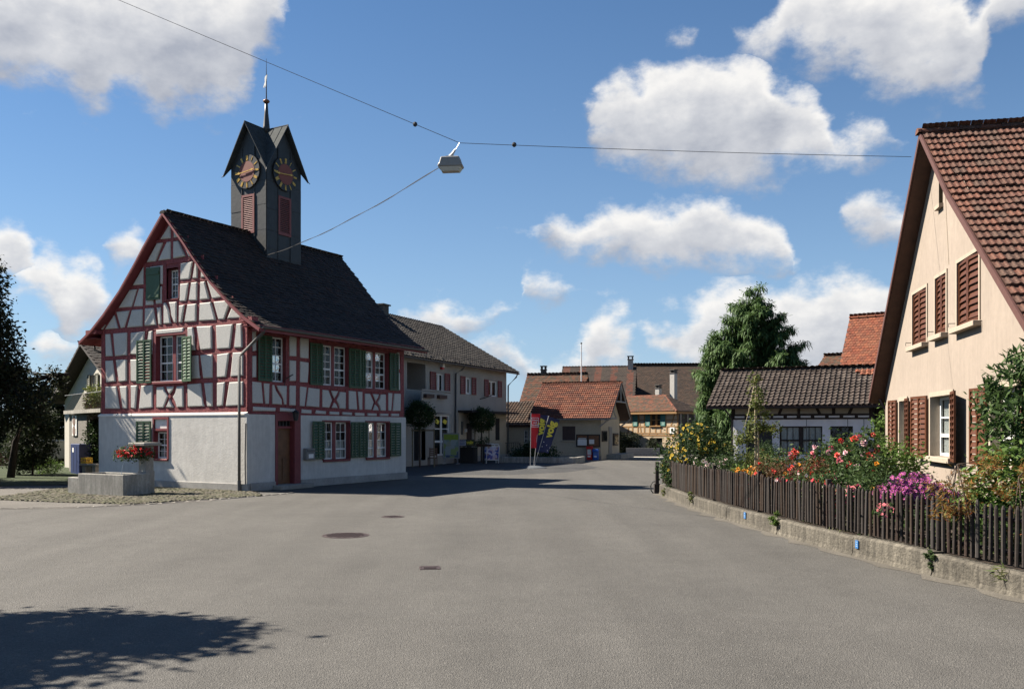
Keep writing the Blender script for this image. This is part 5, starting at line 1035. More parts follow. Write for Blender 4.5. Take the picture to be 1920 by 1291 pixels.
# ------------------------------------------------------------------ white half-timbered shed behind the garden
sh = thing('shed', 'long low white shed with a black timber band under a brown-black tiled roof', 'shed', (10.02, 40, 0), -25)
mb = MB(); wall_sheet(mb, FG, [(0, 0, 6.05), (2.46, 0, 6.05)], [(.67, 1.82, 0, 2.15), (2.14, 3.95, .9, 2.15), (4.28, 5.2, .9, 2.15)]); mb.quad((0, 0, 0), (0, 5, 0), (0, 5, 3), (0, 0, 3)); mb.quad((0, 5, 0), (8, 5, 0), (8, 5, 3), (0, 5, 3)); mb.build('white_wall', COOLWHITE, sh)
mb = MB(); mb.quad((0, .02, 2.44), (6.05, .02, 2.44), (6.05, .02, 3.2), (0, .02, 3.2)); mb.quad((6.05, .5, 0), (8, .5, 0), (8, .5, 3.3), (6.05, .5, 3.3)); mb.quad((6.05, 0, 0), (6.05, .5, 0), (6.05, .5, 3.2), (6.05, 0, 3.2)); mb.build('timber_core', BLACKWOOD, sh)
for i in range(9): MB().box(6.1+i*.21, 6.28+i*.21, .47+.012*(i % 2), .5, .1, 3.2).build('board', BLACKWOOD, sh)
for v, w_ in ((2.49, .07), (2.655, .07), (3.05, .09)): MB().seg(FG, (0, v), (6.05, v), w_, -.02, .03).build('beam', BLACKWOOD, sh)
xs = lambda c: .16+(c-50)/1670*5.69
for t0, t1, b0, b1 in ((55, 225, 55, 260), (300, 645, 300, 605), (680, 855, 645, 855), (890, 1070, 890, 1110), (1105, 1280, 1150, 1280), (1320, 1505, 1320, 1465), (1540, 1720, 1505, 1720)):
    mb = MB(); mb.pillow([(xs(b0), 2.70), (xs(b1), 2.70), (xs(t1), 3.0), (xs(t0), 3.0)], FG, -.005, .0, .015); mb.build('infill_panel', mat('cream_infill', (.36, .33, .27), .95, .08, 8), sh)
for a, b in ((50, 180), (215, 345), (380, 515), (550, 680), (725, 845), (895, 1020), (1065, 1195), (1240, 1370), (1415, 1550), (1590, 1720)):
    mb = MB(); mb.pillow([(xs(a), 2.53), (xs(b), 2.53), (xs(b), 2.615), (xs(a), 2.615)], FG, .0, .012, .012); mb.build('infill_panel', COOLWHITE, sh)
for c, d in ((870, 870), (1300, 1300), (1740, 1740), (30, 30), (282, 245), (625, 662), (1128, 1085), (1485, 1522)): MB().seg(FG, (xs(c), 2.68), (xs(d), 3.02), .1, -.02, .025).build('beam', BLACKWOOD, sh)
for c in (198, 362, 532, 702, 870, 1042, 1218, 1392, 1570): MB().seg(FG, (xs(c), 2.5), (xs(c), 2.64), .1, -.02, .024).build('beam', BLACKWOOD, sh)
mb = MB(); mb.fbox(FG, .67, 1.82, 0, 2.15, -.2, -.12); mb.fbox(FG, .67, .75, 0, 2.15, -.12, .02); mb.fbox(FG, 1.74, 1.82, 0, 2.15, -.12, .02); mb.fbox(FG, .75, 1.74, 2.07, 2.15, -.12, .02); mb.fbox(FG, 1.235, 1.255, .1, 2.07, -.12, -.1); dd = mb.build('barn_door', mat('black_door_boards', (.02, .02, .022), .6, .3, 9), sh)
for z in (.9, 1.9): MB().fbox(FG, .78, 1.7, z-.03, z+.03, -.12, -.105).build('strap_hinge', ZINC, dd)
window(sh, FG, 2.14, 3.95, .9, 2.15, sashes=2, rows=(1, 1), cols=3, deep=.1, rm=BLACKWOOD, fm=BLACKWOOD, curtain=(2.2, 3.9, .95, 2.1), bar=.03)
window(sh, FG, 4.28, 5.2, .9, 2.15, sashes=1, rows=(1, 1), cols=2, deep=.1, rm=BLACKWOOD, fm=BLACKWOOD)
for x in (3.3, 5.0, 5.65): MB().tube([FG(x, 1.0, .15), FG(x, 2.5, .15)], .014, 5).build('rod', ZINC, sh)
Ps = [(0, 0), (3.3, -1.8)]
slope(sh, (-1.0, 2.7, 4.84), (1, 0, 0), (0, -1, 0), Ps, 9.2, .222, .288, 'pan', T_SHED, SOFFIT, single=300, seed=51, jit=.008)
slope(sh, (-1.0, 2.7, 4.84), (1, 0, 0), (0, 1, 0), Ps, 9.2, .3, .36, 'coarse', T_SHED, SOFFIT, seed=52)
ridge_tiles(sh, (-1.05, 2.7, 4.85), (8.2, 2.7, 4.85), .11, .38, T_SHED)
mb = MB()                                                   # patch of newer orange tiles near the ridge
for i in range(5):
    for j in range(2):
        if (i, j) in ((4, 1), (0, 1)): continue
        y = 2.7-.34-.254*j; z = 4.84-(.34+.254*j)*.5455+.075; x = 5.15+i*.222
        mb.add([(x+.01, y, z), (x+.10, y, z+.045), (x+.21, y, z), (x+.21, y-.25, z-.118), (x+.10, y-.25, z-.075), (x+.01, y-.25, z-.118)], [(0, 1, 4, 5), (1, 2, 3, 4)])
put(mb.build('replacement_tiles', T_ORANGE, sh), kind='stuff')
gutter(sh, (-.95, -.66, 3.0), (8.1, -.66, 2.98), .07, IRON, [(-.2, -.6, 2.95), (-.1, -.5, 2.8), (.06, -.08, 2.5), (.06, -.08, 0)])
# red roof and brown roof showing over the shed
r1 = back_house('red_roofed_house', 'steep orange-red tiled roof rising behind the shed beside the peach house', 18.95, 50.6, -36, 5.5, 5.2, 8.75, 2.6, T_ORANGE, CREAM, w=.19, e=.2, seed=61, over=.2)
r2 = back_house('brown_roofed_house', 'low brown tiled roof with a small chimney left of the steep red roof', 20.6, 60.2, -38, 4.2, 5.3, 7.3, 3.4, T_OLD, CREAM, w=.22, e=.24, seed=63, over=.4)
chimney(r2, 3.4, 3.3, 7.0, 7.55, .4, mat('sooty_chimney', (.07, .065, .06), .9, .2, 8), cap=False)
# ------------------------------------------------------------------ white house far left
lh = thing('white_gable_house', 'white gabled house with a dark roof and a plant-filled balcony, left behind the half-timbered house', 'house', (-20.1, 42, 0), -50)
mb = MB(); LW = mat('ivory_render', (.40, .38, .335), .95, .06, 6, .006, 25)
wall_sheet(mb, FG, [(0, -5.5, 5.5), (3.5, -5.5, 5.5), (5.85, -.02, .02)], [(-.35, .55, 3.62, 4.62)]); mb.quad((5.5, 0, 0), (5.5, 9, 0), (5.5, 9, 3.5), (5.5, 0, 3.5)); mb.quad((-5.5, 0, 0), (-5.5, 9, 0), (-5.5, 9, 3.5), (-5.5, 0, 3.5)); mb.build('wall', LW, lh)
for s in (1, -1): slope(lh, (0, -.6, 6.1), (0, 1, 0), (s, 0, 0), [(0, 0), (6.1, -2.63)], 10, .2, .24, 'plain', T_TH, BLACKWOOD, seed=71+s)
ridge_tiles(lh, (0, -.6, 6.1), (0, 9.4, 6.1), .12, .4, T_TH, single=False)
window(lh, FG, -.35, .55, 3.62, 4.62, sashes=2, rows=(1, 0), cols=1, deep=.12, rm=STONE, mull=.05, tr=False)
OLIVE = mat('olive_shutter', (.10, .10, .07), .6, .15)
for a, b in ((-.85, -.38), (.58, 1.05)): shutter(lh, FG, a, b, 3.58, 4.66, OLIVE, cols=1, pitch=.09, d=.04, single=False)
mb = MB(); mb.box(-.5, 2.6, -.95, -.01, 0, 2.72); mb.build('porch_wall', mat('shade_toned_roughcast', (.15, .14, .125), .95, .15, 14, .02, 26), lh); MB().box(-.7, 5.5, -1.15, -.01, 2.74, 2.90).build('balcony_slab', CONCRETE, lh)  # shade on the porch is put into this darker roughcast colour
mb = MB()
for i in range(40): mb.tube([(-.65+i*.155, -1.1, 2.9), (.95+i*.155, -1.1, 3.62)], .009, 4)
mb.tube([(-.65, -1.1, 3.62), (5.45, -1.1, 3.62)], .016, 5); mb.build('balcony_railing', ZINC, lh)
mb = MB(); mb.m = 0; mb.box(.25, 1.05, -1.0, -.96, 1.72, 2.66); o = mb.build('window_panel', WHITE, lh); mb = MB()
for z in (1.95, 2.42): mb.prism([(-.32+.94+.24*math.cos(a*math.pi/4+.39), z+.24*math.sin(a*math.pi/4+.39)) for a in range(8)], lambda u, v, d: (u, -1.0-d, v), .0, .02)
mb.build('brown_plate', mat('dull_brown_plate', (.16, .11, .09), .7, .1), o)

# ------------------------------------------------------------------ front garden: low wall, picket fence, planting
WP = [Vector(p) for p in ((4.60, 27.3), (4.56, 24.6), (4.57, 22.9), (4.76, 19.4), (5.03, 17.0), (5.24, 15.2), (5.44, 13.7), (5.76, 11.95), (6.04, 10.3), (6.32, 8.6), (6.6, 6.9))]
def along(P, s):
    for a, b in zip(P, P[1:]):
        l = (b-a).length
        if s <= l or b is P[-1]: t = (b-a)/l; return a+t*s, t
        s -= l
PLEN = sum((b-a).length for a, b in zip(WP, WP[1:]))
soil = [(p.x+.17, p.y) for p in WP]+[(9.2, 6.9), (9.6, 16), (10.2, 24), (16, 36.6), (10.2, 39.6), (6.5, 36), (5.6, 28.3)]
sheet('garden_bed', soil, .30, SOIL)
mb = MB(); mb.prism(soil, lambda u, v, d: (u, v, d), 0, .29); put(mb.build('garden_terrace', SOIL), kind='structure')
gw = thing('garden_wall', 'low weathered concrete wall edging the flower garden under the picket fence', 'wall', (5.03, 17, 0))
OW = Vector((5.03, 17, 0)); CW = mat('mossy_wall_concrete', (.135, .122, .098), .98, .30, 16, .022, 26, blotch=.45, detail=8, streak=.45)
def s_at(y):
    s = 0
    for a, b in zip(WP, WP[1:]):
        if a.y >= y >= b.y: return s+(a.y-y)/(a.y-b.y)*(b-a).length
        s += (b-a).length
    return s
cuts = [0, s_at(22.6), s_at(19.4), s_at(16.7), s_at(13.9), s_at(11.98), PLEN]
for k, (s0, s1) in enumerate(zip(cuts, cuts[1:])):
    n = max(3, int((s1-s0)/.35)); mb = MB(); rows = []; rg = random.Random(90+k)
    for i in range(n+1):
        p, t = along(WP, s0+.012+(s1-s0-.024)*i/n); nn = Vector((-t.y, t.x))
        if nn.x < 0: nn = -nn
        h = .30+(.025 if k == 4 else 0)+rg.uniform(-.006, .006); sec = ((-.03+rg.uniform(-.01, .01), -.02), (0, .06), (rg.uniform(-.006, .006), h-.03), (.03, h), (.19, h), (.22, h-.02), (.22, -.02))
        rows.append([(p.x+nn.x*a-OW.x, p.y+nn.y*a-OW.y, z) for a, z in sec])
    m_ = len(rows[0]); vs = [v for r in rows for v in r]
    mb.add(vs, [(i*m_+j, i*m_+j+1, (i+1)*m_+j+1, (i+1)*m_+j) for i in range(n) for j in range(m_-1)]+[tuple(range(m_)), tuple(range(n*m_, (n+1)*m_))[::-1]])
    mb.build('wall_segment', CW, gw)
# sandy gutter strip at the foot of the wall
mb = MB(); a = []
for i in range(60):
    p, t = along(WP, PLEN*i/59); a.append(((p.x-.20-.08*math.sin(i*1.7)-.05*math.sin(i*4.1), p.y), (p.x+.03, p.y)))
for (p, q), (r, s) in zip(a, a[1:]): mb.quad((*p, .004), (*q, .004), (*s, .004), (*r, .004))
put(mb.build('gutter_strip', mat('pale_sandy_asphalt', (.11, .10, .083), 1, .35, 30, .008, 80, blotch=.3)), kind='structure')
fence = thing('picket_fence', 'weathered brown picket fence of rough round pickets along the flower garden', 'fence', (5.03, 17, .33))
mats_p = []
for k in range(4):
    q = MB(); h = .74+.012*k; r = .026+.002*(k % 2); q.lathe((0, 0, 0), [(r, .03), (r*1.02, h*.5), (r*.96, h-.05), (r*.45, h-.005)], 7); mats_p.append(q.mesh('picket', GREYWOOD))
s = .1; nP = 0
while s < PLEN-.1:
    p, t = along(WP, s); nn = Vector((-t.y, t.x)); nn = nn if nn.x > 0 else -nn; q = p+nn*(.085+R.uniform(-.008, .008))
    link('picket', mats_p[R.randrange(4)], fence, Matrix.Translation((q.x-OW.x, q.y-OW.y, R.uniform(-.012, .012))) @ Matrix.Rotation(R.uniform(-.02, .02), 4, 'Y') @ Matrix.Rotation(R.uniform(-.018, .018), 4, 'X') @ Matrix.Rotation(R.uniform(0, 6), 4, 'Z'))
    s += .113+R.uniform(-.003, .003); nP += 1
for k, (s0, s1) in enumerate(zip(range(0, 20, 3), range(3, 23, 3))):
    if s0 >= PLEN: break
    for z in (.16, .56):
        pts = []
        for i in range(4):
            p, t = along(WP, min(s0+(s1-s0)*i/3+.0, PLEN-.01)); nn = Vector((-t.y, t.x)); nn = nn if nn.x > 0 else -nn; q = p+nn*.135; pts.append((q.x-OW.x, q.y-OW.y, z+.006*(k % 2)))
        MB().tube(pts, .028, 6).build('rail', GREYWOOD, fence)
    p, t = along(WP, s0+.3); nn = Vector((-t.y, t.x)); nn = nn if nn.x > 0 else -nn; q = p+nn*.19; MB().box(q.x-OW.x-.04, q.x-OW.x+.04, q.y-OW.y-.04, q.y-OW.y+.04, -.03, .82).build('fence_post', GREYWOOD, fence)
# blue plates on the wall, dark end post with pipe hoop
PLB = mat('hydrant_plate_blue', (.03, .12, .30), .4, .08); PLL = mat('hydrant_plate_pale', (.22, .32, .42), .5, .05)
def wall_plate(y, z, w, h, label):
    p, t = along(WP, s_at(y)); an = math.degrees(math.atan2(-t.x, t.y))
    o = thing('marker_plate', label, 'sign', (p.x-.006, p.y, z), math.degrees(math.atan2(t.y, t.x)))
    f = MB().box(-w/2, w/2, -.012, .004, -h/2, h/2).build('plate', PLB, o)
    for k, zz in enumerate((.30, .04, -.22)):
        MB().box(-w*.34, w*(.34 if k != 1 else -.1), -.014, -.0125, h*zz-.005, h*zz+.005).build('pale_line', PLL, o)
    MB().box(-w*.02, w*.26, -.0142, -.0128, -h*.08, h*.08).build('pale_number_field', PLL, o)
wall_plate(13.75, .20, .085, .125, 'small blue hydrant plate with white marks on the wall segment under the densest pickets')
wall_plate(18.3, .21, .10, .13, 'small blue plate on the low wall farther away, near the far fence end')
ep = thing('gate_post', 'black post with a bent iron hoop at the far end of the picket fence', 'post', (4.56, 27.5, 0))
MB().box(-.055, .055, -.055, .055, 0, 1.0).build('post', BLACKWOOD, ep, bevel=.01); mb = MB(); mb.tube([(-.05, 0, .38), (-.13, 0, .36), (-.2, 0, .24), (-.19, 0, .1), (-.12, 0, .0)], .018, 6); mb.build('hoop', IRON, ep); MB().box(-.09, .09, -.09, .09, 0, .3).build('base_block', BLACKWOOD, ep)

# ---- plants
def at(px, Y, z=.3): return Vector(((px-960)/F_PX*Y, Y, z))
LF = dict(rose=leafmat('rose_leaf', (.022, .045, .014), (.045, .085, .025), (.065, .10, .03), (.03, .055, .02)),
  dark=leafmat('deep_green_leaf', (.014, .030, .010), (.03, .058, .018), (.045, .075, .022)),
  bright=leafmat('fresh_green_leaf', (.07, .13, .025), (.11, .18, .04), (.05, .10, .02), (.13, .17, .04)),
  yellowg=leafmat('yellowish_green_leaf', (.10, .12, .03), (.06, .09, .02), (.14, .14, .04)),
  redbr=leafmat('red_brown_leaf', (.10, .035, .02), (.06, .05, .02), (.14, .06, .03), (.05, .06, .02)),
  maple=leafmat('amber_maple_leaf', (.24, .07, .02), (.10, .11, .025), (.30, .12, .03), (.06, .09, .02)),
  peach=leafmat('peach_tree_leaf', (.03, .06, .018), (.05, .095, .025), (.08, .13, .04), (.02, .04, .012)))
FL = dict(yellow=mat('yellow_petal', (.60, .44, .04), .6, .06, 30), orange=mat('orange_petal', (.80, .32, .02), .6, .1, 30), pink=mat('rose_pink_petal', (.78, .22, .27), .6, .12, 30), coral=mat('coral_red_petal', (.78, .09, .07), .6, .12, 30), pale=mat('pale_pink_petal', (.80, .48, .52), .6, .08, 30), magenta=mat('magenta_petal', (.36, .07, .26), .6, .15, 30), crimson=mat('crimson_petal', (.55, .02, .07), .6, .15, 30), lilac=mat('lilac_petal', (.30, .22, .50), .6, .1, 30), eye=mat('flower_eye', (.28, .12, .03), .8), white=mat('white_pink_petal', (.78, .62, .62), .6, .1, 30), red=mat('geranium_red_petal', (.68, .03, .03), .6, .15, 30))
STEM = mat('green_brown_stem', (.07, .075, .03), .8, .3, 10)
def plant(name, label, cat, base, blobs, n, size, lf, seed, fl=None, group=None, stem=True, spots=None, face=(-.5, -.8, .5), **k):
    """blobs relative to base; fl = [(kind, petal, radius, count)] on the side turned to sun and street"""
    t = thing(name, label, cat, base, 0, group)
    bx, by, bz = base[0], base[1], base[2]
    fx = lambda y: np.interp(-(y+by), [-p.y for p in WP], [p.x for p in WP])+.17-bx
    clip = (lambda x, y, z: (x > fx(y)) | (z+bz > 1.14) | (y+by > 26.7)) if stem and bx > 4 and by < 29 and name != 'yellow_bush' else None
    o, cc = leaves(t, LF[lf] if isinstance(lf, str) else lf, blobs, int(n*1.35), size, seed, clip=clip, **k)
    g = random.Random(seed); B = blobs
    if stem: stems(t, STEM, (0, 0, -.02), [tuple(c) for c in cc[::max(1, len(cc)//14)] if clip is None or c[0] > fx(c[1])], .009, seed=seed)
    for kind, col, r, cnt in (fl or []):
        me = bloom_mesh(kind, r, FL[col], FL['eye'] if kind == 'daisy' else None, seed); sp = []
        w = [b[3]*b[5] for b in B]
        for i in range(cnt):
            b = g.choices(B, w)[0]; d = Vector((g.gauss(-.25, .7), g.gauss(-.75, .5), g.gauss(.35, .6))).normalized()
            sp.append(Vector(b[:3])+Vector((d.x*b[3], d.y*b[4], d.z*b[5]))*g.uniform(.92, 1.12))
        for p in sp:
            if clip and p.z+bz < 1.1 and by+p.y < 26.7: p.x = max(p.x, float(fx(p.y))+g.uniform(-.02, .12))
        blooms(t, me, sp, seed, face=face)
    return t
plant('yellow_bush', 'tall bushy perennial covered in yellow flowers at the far end of the picket fence', 'flower bush', at(1300, 26.3), [(0, 0, .95, .85, .7, .85), (-.55, -.3, .55, .45, .5, .55), (.6, .1, .8, .55, .5, .75), (.2, .1, 1.55, .45, .4, .4), (-.75, -.6, .25, .25, .35, .35)], 6500, .085, 'dark', 101, [('daisy', 'yellow', .058, 115)], up=.3)
plant('aster_clump', 'clump of pale pink asters leaning over the fence beside the yellow flowers', 'flowers', at(1328, 24.2), [(0, 0, .45, .5, .35, .42), (.3, -.2, .55, .3, .3, .35)], 1300, .07, 'rose', 102, [('daisy', 'white', .06, 60)])
plant('dark_shrub', 'small dark green shrub between the pale asters and the orange flowers', 'shrub', at(1362, 23.4), [(0, 0, .55, .38, .35, .5)], 1800, .06, 'dark', 103)
plant('orange_flower_bed', 'low mound of orange coneflowers at the foot of the young staked tree', 'flowers', at(1402, 21.2), [(0, 0, .42, .42, .32, .38), (-.3, .1, .4, .25, .3, .34)], 1600, .06, 'bright', 104, [('daisy', 'orange', .05, 120)])
plant('lilac_flowers', 'low lilac flowers peeping over the picket tops below the orange mound', 'flowers', at(1388, 20.2), [(0, 0, .38, .32, .15, .3)], 500, .05, 'dark', 105, [('daisy', 'lilac', .04, 50)])
plant('yellow_foliage_bush', 'yellowish green bush behind the orange flowers before the white shed', 'shrub', at(1372, 27.5), [(0, 0, .6, .7, .5, .6), (.9, .2, .5, .5, .4, .45)], 3000, .08, 'yellowg', 106)
plant('clipped_boxwood', 'dark round clipped boxwood before the black shed door', 'shrub', at(1436, 30), [(0, 0, .55, .48, .48, .62)], 5200, .05, 'dark', 107, stem=False, shell=.9)
plant('rose_bush', 'leggy rose bush with pink blooms nearest the boxwood, left of the other roses', 'rose bush', at(1470, 20.2), [(0, 0, .75, .42, .35, .5), (-.25, -.1, .5, .35, .3, .4), (.3, .1, .6, .3, .3, .5)], 2000, .075, 'rose', 108, [('rose', 'pink', .062, 12), ('rose', 'coral', .066, 9)], group='roses in the front garden')
plant('rose_bush', 'rose bush with mixed coral and pink blooms in front of the barred shed window', 'rose bush', at(1552, 19.2), [(0, 0, .8, .5, .4, .6), (-.35, -.1, .6, .35, .3, .5), (.3, .1, 1.05, .3, .3, .45)], 3600, .075, 'rose', 109, [('rose', 'pink', .07, 15), ('rose', 'coral', .07, 11), ('rose', 'pale', .07, 6)], group='roses in the front garden')
plant('rose_bush', 'tallest rose bush with bright red and pale pink blooms near the peach house corner', 'rose bush', at(1606, 17.6), [(0, 0, .9, .5, .4, .65), (.15, .1, 1.35, .3, .28, .35), (-.3, -.1, .7, .35, .3, .5)], 3800, .075, 'rose', 110, [('rose', 'coral', .075, 13), ('rose', 'pale', .07, 10), ('rose', 'pink', .065, 8)], group='roses in the front garden')
plant('reddish_bush', 'bush with red-brown autumn leaves behind the middle of the picket fence', 'shrub', at(1490, 17.9), [(0, 0, .55, .6, .4, .5), (.55, -.3, .55, .4, .35, .5), (-.5, .2, .55, .4, .4, .45)], 4200, .06, 'redbr', 111, [('rose', 'coral', .05, 14), ('daisy', 'orange', .045, 10)])
plant('green_undergrowth', 'dense mid-green leaves under the tallest roses', 'shrub', at(1590, 15.8), [(0, 0, .5, .55, .4, .55), (-.5, .2, .45, .4, .4, .5), (.55, .4, .6, .4, .4, .55)], 5200, .065, 'rose', 112, [('rose', 'orange', .045, 6)])
plant('bright_bush', 'bright fresh green bush against the corner of the peach house', 'shrub', at(1682, 18.2), [(0, 0, .85, .5, .45, .6), (-.35, .3, .7, .4, .4, .5), (.2, .1, .5, .45, .45, .4)], 4200, .08, 'bright', 113, up=.4)
plant('climbing_vine', 'light green vine climbing in the dark gap between shed and peach house', 'vine', at(1652, 24.4), [(0, 0, .6, .35, .3, .7), (.05, .05, 1.4, .25, .2, .7), (.12, .1, 2.1, .12, .12, .35)], 1500, .10, 'bright', 114, up=.2)
plant('pink_rose_low', 'low pink roses just above the picket tops left of the purple mound', 'rose bush', at(1580, 14.6), [(0, 0, .62, .25, .22, .2), (.2, 0, .5, .25, .22, .25)], 700, .06, 'rose', 115, [('rose', 'pink', .05, 15), ('rose', 'magenta', .045, 5)], group='roses in the front garden')
plant('chrysanthemum', 'big mound of purple-pink chrysanthemums spilling over the fence', 'flowers', at(1712, 13.6), [(0, 0, .68, .44, .32, .33), (-.3, -.05, .6, .32, .3, .3), (.42, -.05, .5, .3, .27, .28)], 3000, .05, 'dark', 116, [('daisy', 'magenta', .044, 520)], face=(-.35, -.9, .6))
plant('red_edging_flowers', 'bright crimson flowers hanging through the pickets at the middle of the fence', 'flowers', at(1408, 19.1, .3), [(-.02, -.05, .35, .3, .12, .3), (.35, -.1, .25, .25, .12, .25)], 350, .05, 'rose', 117, [('daisy', 'crimson', .036, 46)], stem=False)
plant('red_edging_flowers', 'red and pink flowers half hidden behind the pickets left of the purple mound', 'flowers', at(1560, 14.9, .3), [(-.5, .3, .5, .5, .2, .4), (.0, .0, .4, .45, .2, .3)], 1200, .06, 'rose', 118, [('daisy', 'crimson', .036, 60), ('daisy', 'white', .03, 50)])
plant('pink_sprig', 'sprig of pink flowers poking out between the pickets below the purple mound', 'flowers', at(1650, 13.0, .3), [(0, -.14, .52, .13, .08, .10)], 70, .05, 'rose', 119, [('daisy', 'pink', .03, 16)], stem=False)
plant('dark_understory', 'dark leafy plants filling the bed behind the near pickets', 'plants', at(1740, 12.6, .3), [(-.8, 1.2, .3, .5, .6, .32), (0, 0, .28, .5, .5, .32), (.7, -.9, .3, .5, .7, .35), (1.0, -2.0, .3, .45, .6, .35)], 4200, .08, 'rose', 120)
plant('leafy_bush', 'glossy green bush below the peach tree at the right edge', 'shrub', at(1880, 12.2), [(0, 0, .85, .42, .38, .55), (.3, -.2, .6, .4, .4, .5), (-.15, .1, .45, .35, .35, .4)], 2600, .11, 'bright', 121, asp=.42)
# staked young tree
def tree(name, label, base, trunk, blobs, n, size, lf, seed, cat='tree', r=.05, r2=.015, bark=None, limbs=None, group=None, **k):
    t = thing(name, label, cat, base, 0, group); mb = MB(); mb.tube(trunk, r, 8, r2); me, cc = leaf_mesh('crown', lf, blobs, n, size, seed, **k)
    g = random.Random(seed); T = [Vector(p) for p in trunk]; L_ = limbs if limbs is not None else max(5, len(cc)//9)
    for c in cc[::max(1, len(cc)//max(L_, 1))]:
        a = Vector(c); i = g.randrange(len(T)//2, len(T)); b = T[i] if len(T) > 2 else T[0]+(T[1]-T[0])*g.uniform(.5, .95); m_ = (a+b)/2+Vector((0, 0, -.05*(a-b).length)); mb.tube([b, m_, a], max(r*.3, .006), 4, .004)
    mb.build('trunk', bark or BARK, t, smooth=True); link('crown', me, t); return t
PALEB = mat('pale_sapling_bark', (.30, .25, .17), .9, .2, 14)
yt = tree('young_tree', 'slender young tree tied to a pale stake in front of the white shed', at(1416, 22.3), [(0, 0, 0), (.01, 0, 1.3), (.0, 0, 2.2), (.03, 0, 3.1)], [(0, 0, 2.65, .24, .24, .45), (.05, 0, 2.15, .3, .28, .2), (.3, 0, 1.72, .36, .3, .17), (-.28, .05, 1.48, .4, .3, .13), (-.02, 0, 1.8, .3, .3, .2), (.02, 0, 3.1, .1, .1, .2)], 1500, .085, LF['yellowg'], 131, limbs=7, r=.035, r2=.012, bark=PALEB, shell=.3)
MB().tube([(.06, -.05, -.02), (.055, -.045, 1.75)], .028, 7).build('stake', PALEB, yt); MB().tube([(-.03, 0, 1.45), (.05, -.05, 1.47), (.08, -.02, 1.45), (.03, .03, 1.44), (-.03, 0, 1.45)], .014, 5).build('tie', BLACK, yt)
pt = tree('peach_tree', 'peach tree with long drooping leaves at the right edge before the peach house', at(1905, 12.9), [(0, 0, 0), (-.05, 0, .8), (.02, 0, 1.7), (.05, 0, 2.6)], [(0, 0, 2.2, .42, .4, .5), (-.32, -.1, 2.0, .32, .3, .3), (-.2, 0, 1.5, .36, .3, .3), (.1, 0, 2.7, .3, .3, .32), (.3, .1, 1.9, .4, .4, .5), (-.5, -.1, 2.35, .15, .12, .1)], 2600, .15, LF['peach'], 132, asp=.24, droop=.7, r=.05, shell=.4)
MB().box(-.16, -.09, -.25, -.18, 0, 1.35).build('support_post', GREYWOOD, pt)
tree('maple_shrub', 'amber-leaved lacy maple shrub beside the last ground-floor window', at(1838, 11.4), [(0, 0, 0), (-.1, 0, .4), (-.22, 0, .9), (-.3, 0, 1.25)], [(-.1, 0, 1.2, .3, .25, .1), (-.4, -.05, .95, .3, .22, .09), (.1, 0, 1.0, .25, .25, .09), (-.25, 0, .72, .35, .25, .09), (.25, .05, 1.28, .25, .22, .1), (-.5, 0, .6, .22, .2, .07)], 950, .085, LF['maple'], 133, asp=.17, droop=.25, r=.02, r2=.008, shell=.3, limbs=9)
tree('maple_shrub', 'second lacy maple shrub with orange leaves at the very edge below the peach tree', at(1925, 11.2), [(0, 0, 0), (-.05, 0, .5), (-.1, 0, 1.1)], [(0, 0, 1.15, .3, .25, .1), (-.15, 0, .9, .25, .2, .09), (.1, 0, .6, .3, .25, .1), (-.2, 0, .35, .25, .2, .1)], 650, .085, LF['maple'], 134, asp=.17, droop=.25, r=.018, r2=.008, shell=.3, limbs=8)
# weeds in the wall joints
for k, (px, py, y, n, sz, lbl, lf) in enumerate(((1457, 975, 16.7, 120, .09, 'bright weed tuft growing out of the wall joint below the red flowers', 'bright'), (1749, 1035, 11.98, 150, .06, 'dark mossy weed in the wide wall joint nearest the viewer', 'rose'), (1303, 930, 22.3, 80, .09, 'weed tuft on the wall top under the far pickets', 'yellowg'), (1866, 1058, 10.7, 26, .22, 'thin yellow grass blades lying over the wall top at the right', 'yellowg'), (1243, 926, 26.2, 90, .08, 'weeds at the foot of the far fence end', 'yellowg'))):
    p, t_ = along(WP, s_at(y)); plant('weed', lbl, 'weed', (p.x-.01, p.y, .24 if y < 26 else .02), [(0, 0, .06, .10, .12, .10)] if k != 1 else [(0, 0, .04, .07, .08, .05), (-.03, 0, -.1, .03, .04, .09)], n, sz, lf, 140+k, stem=False, asp=.3 if k != 3 else .06, up=.2)

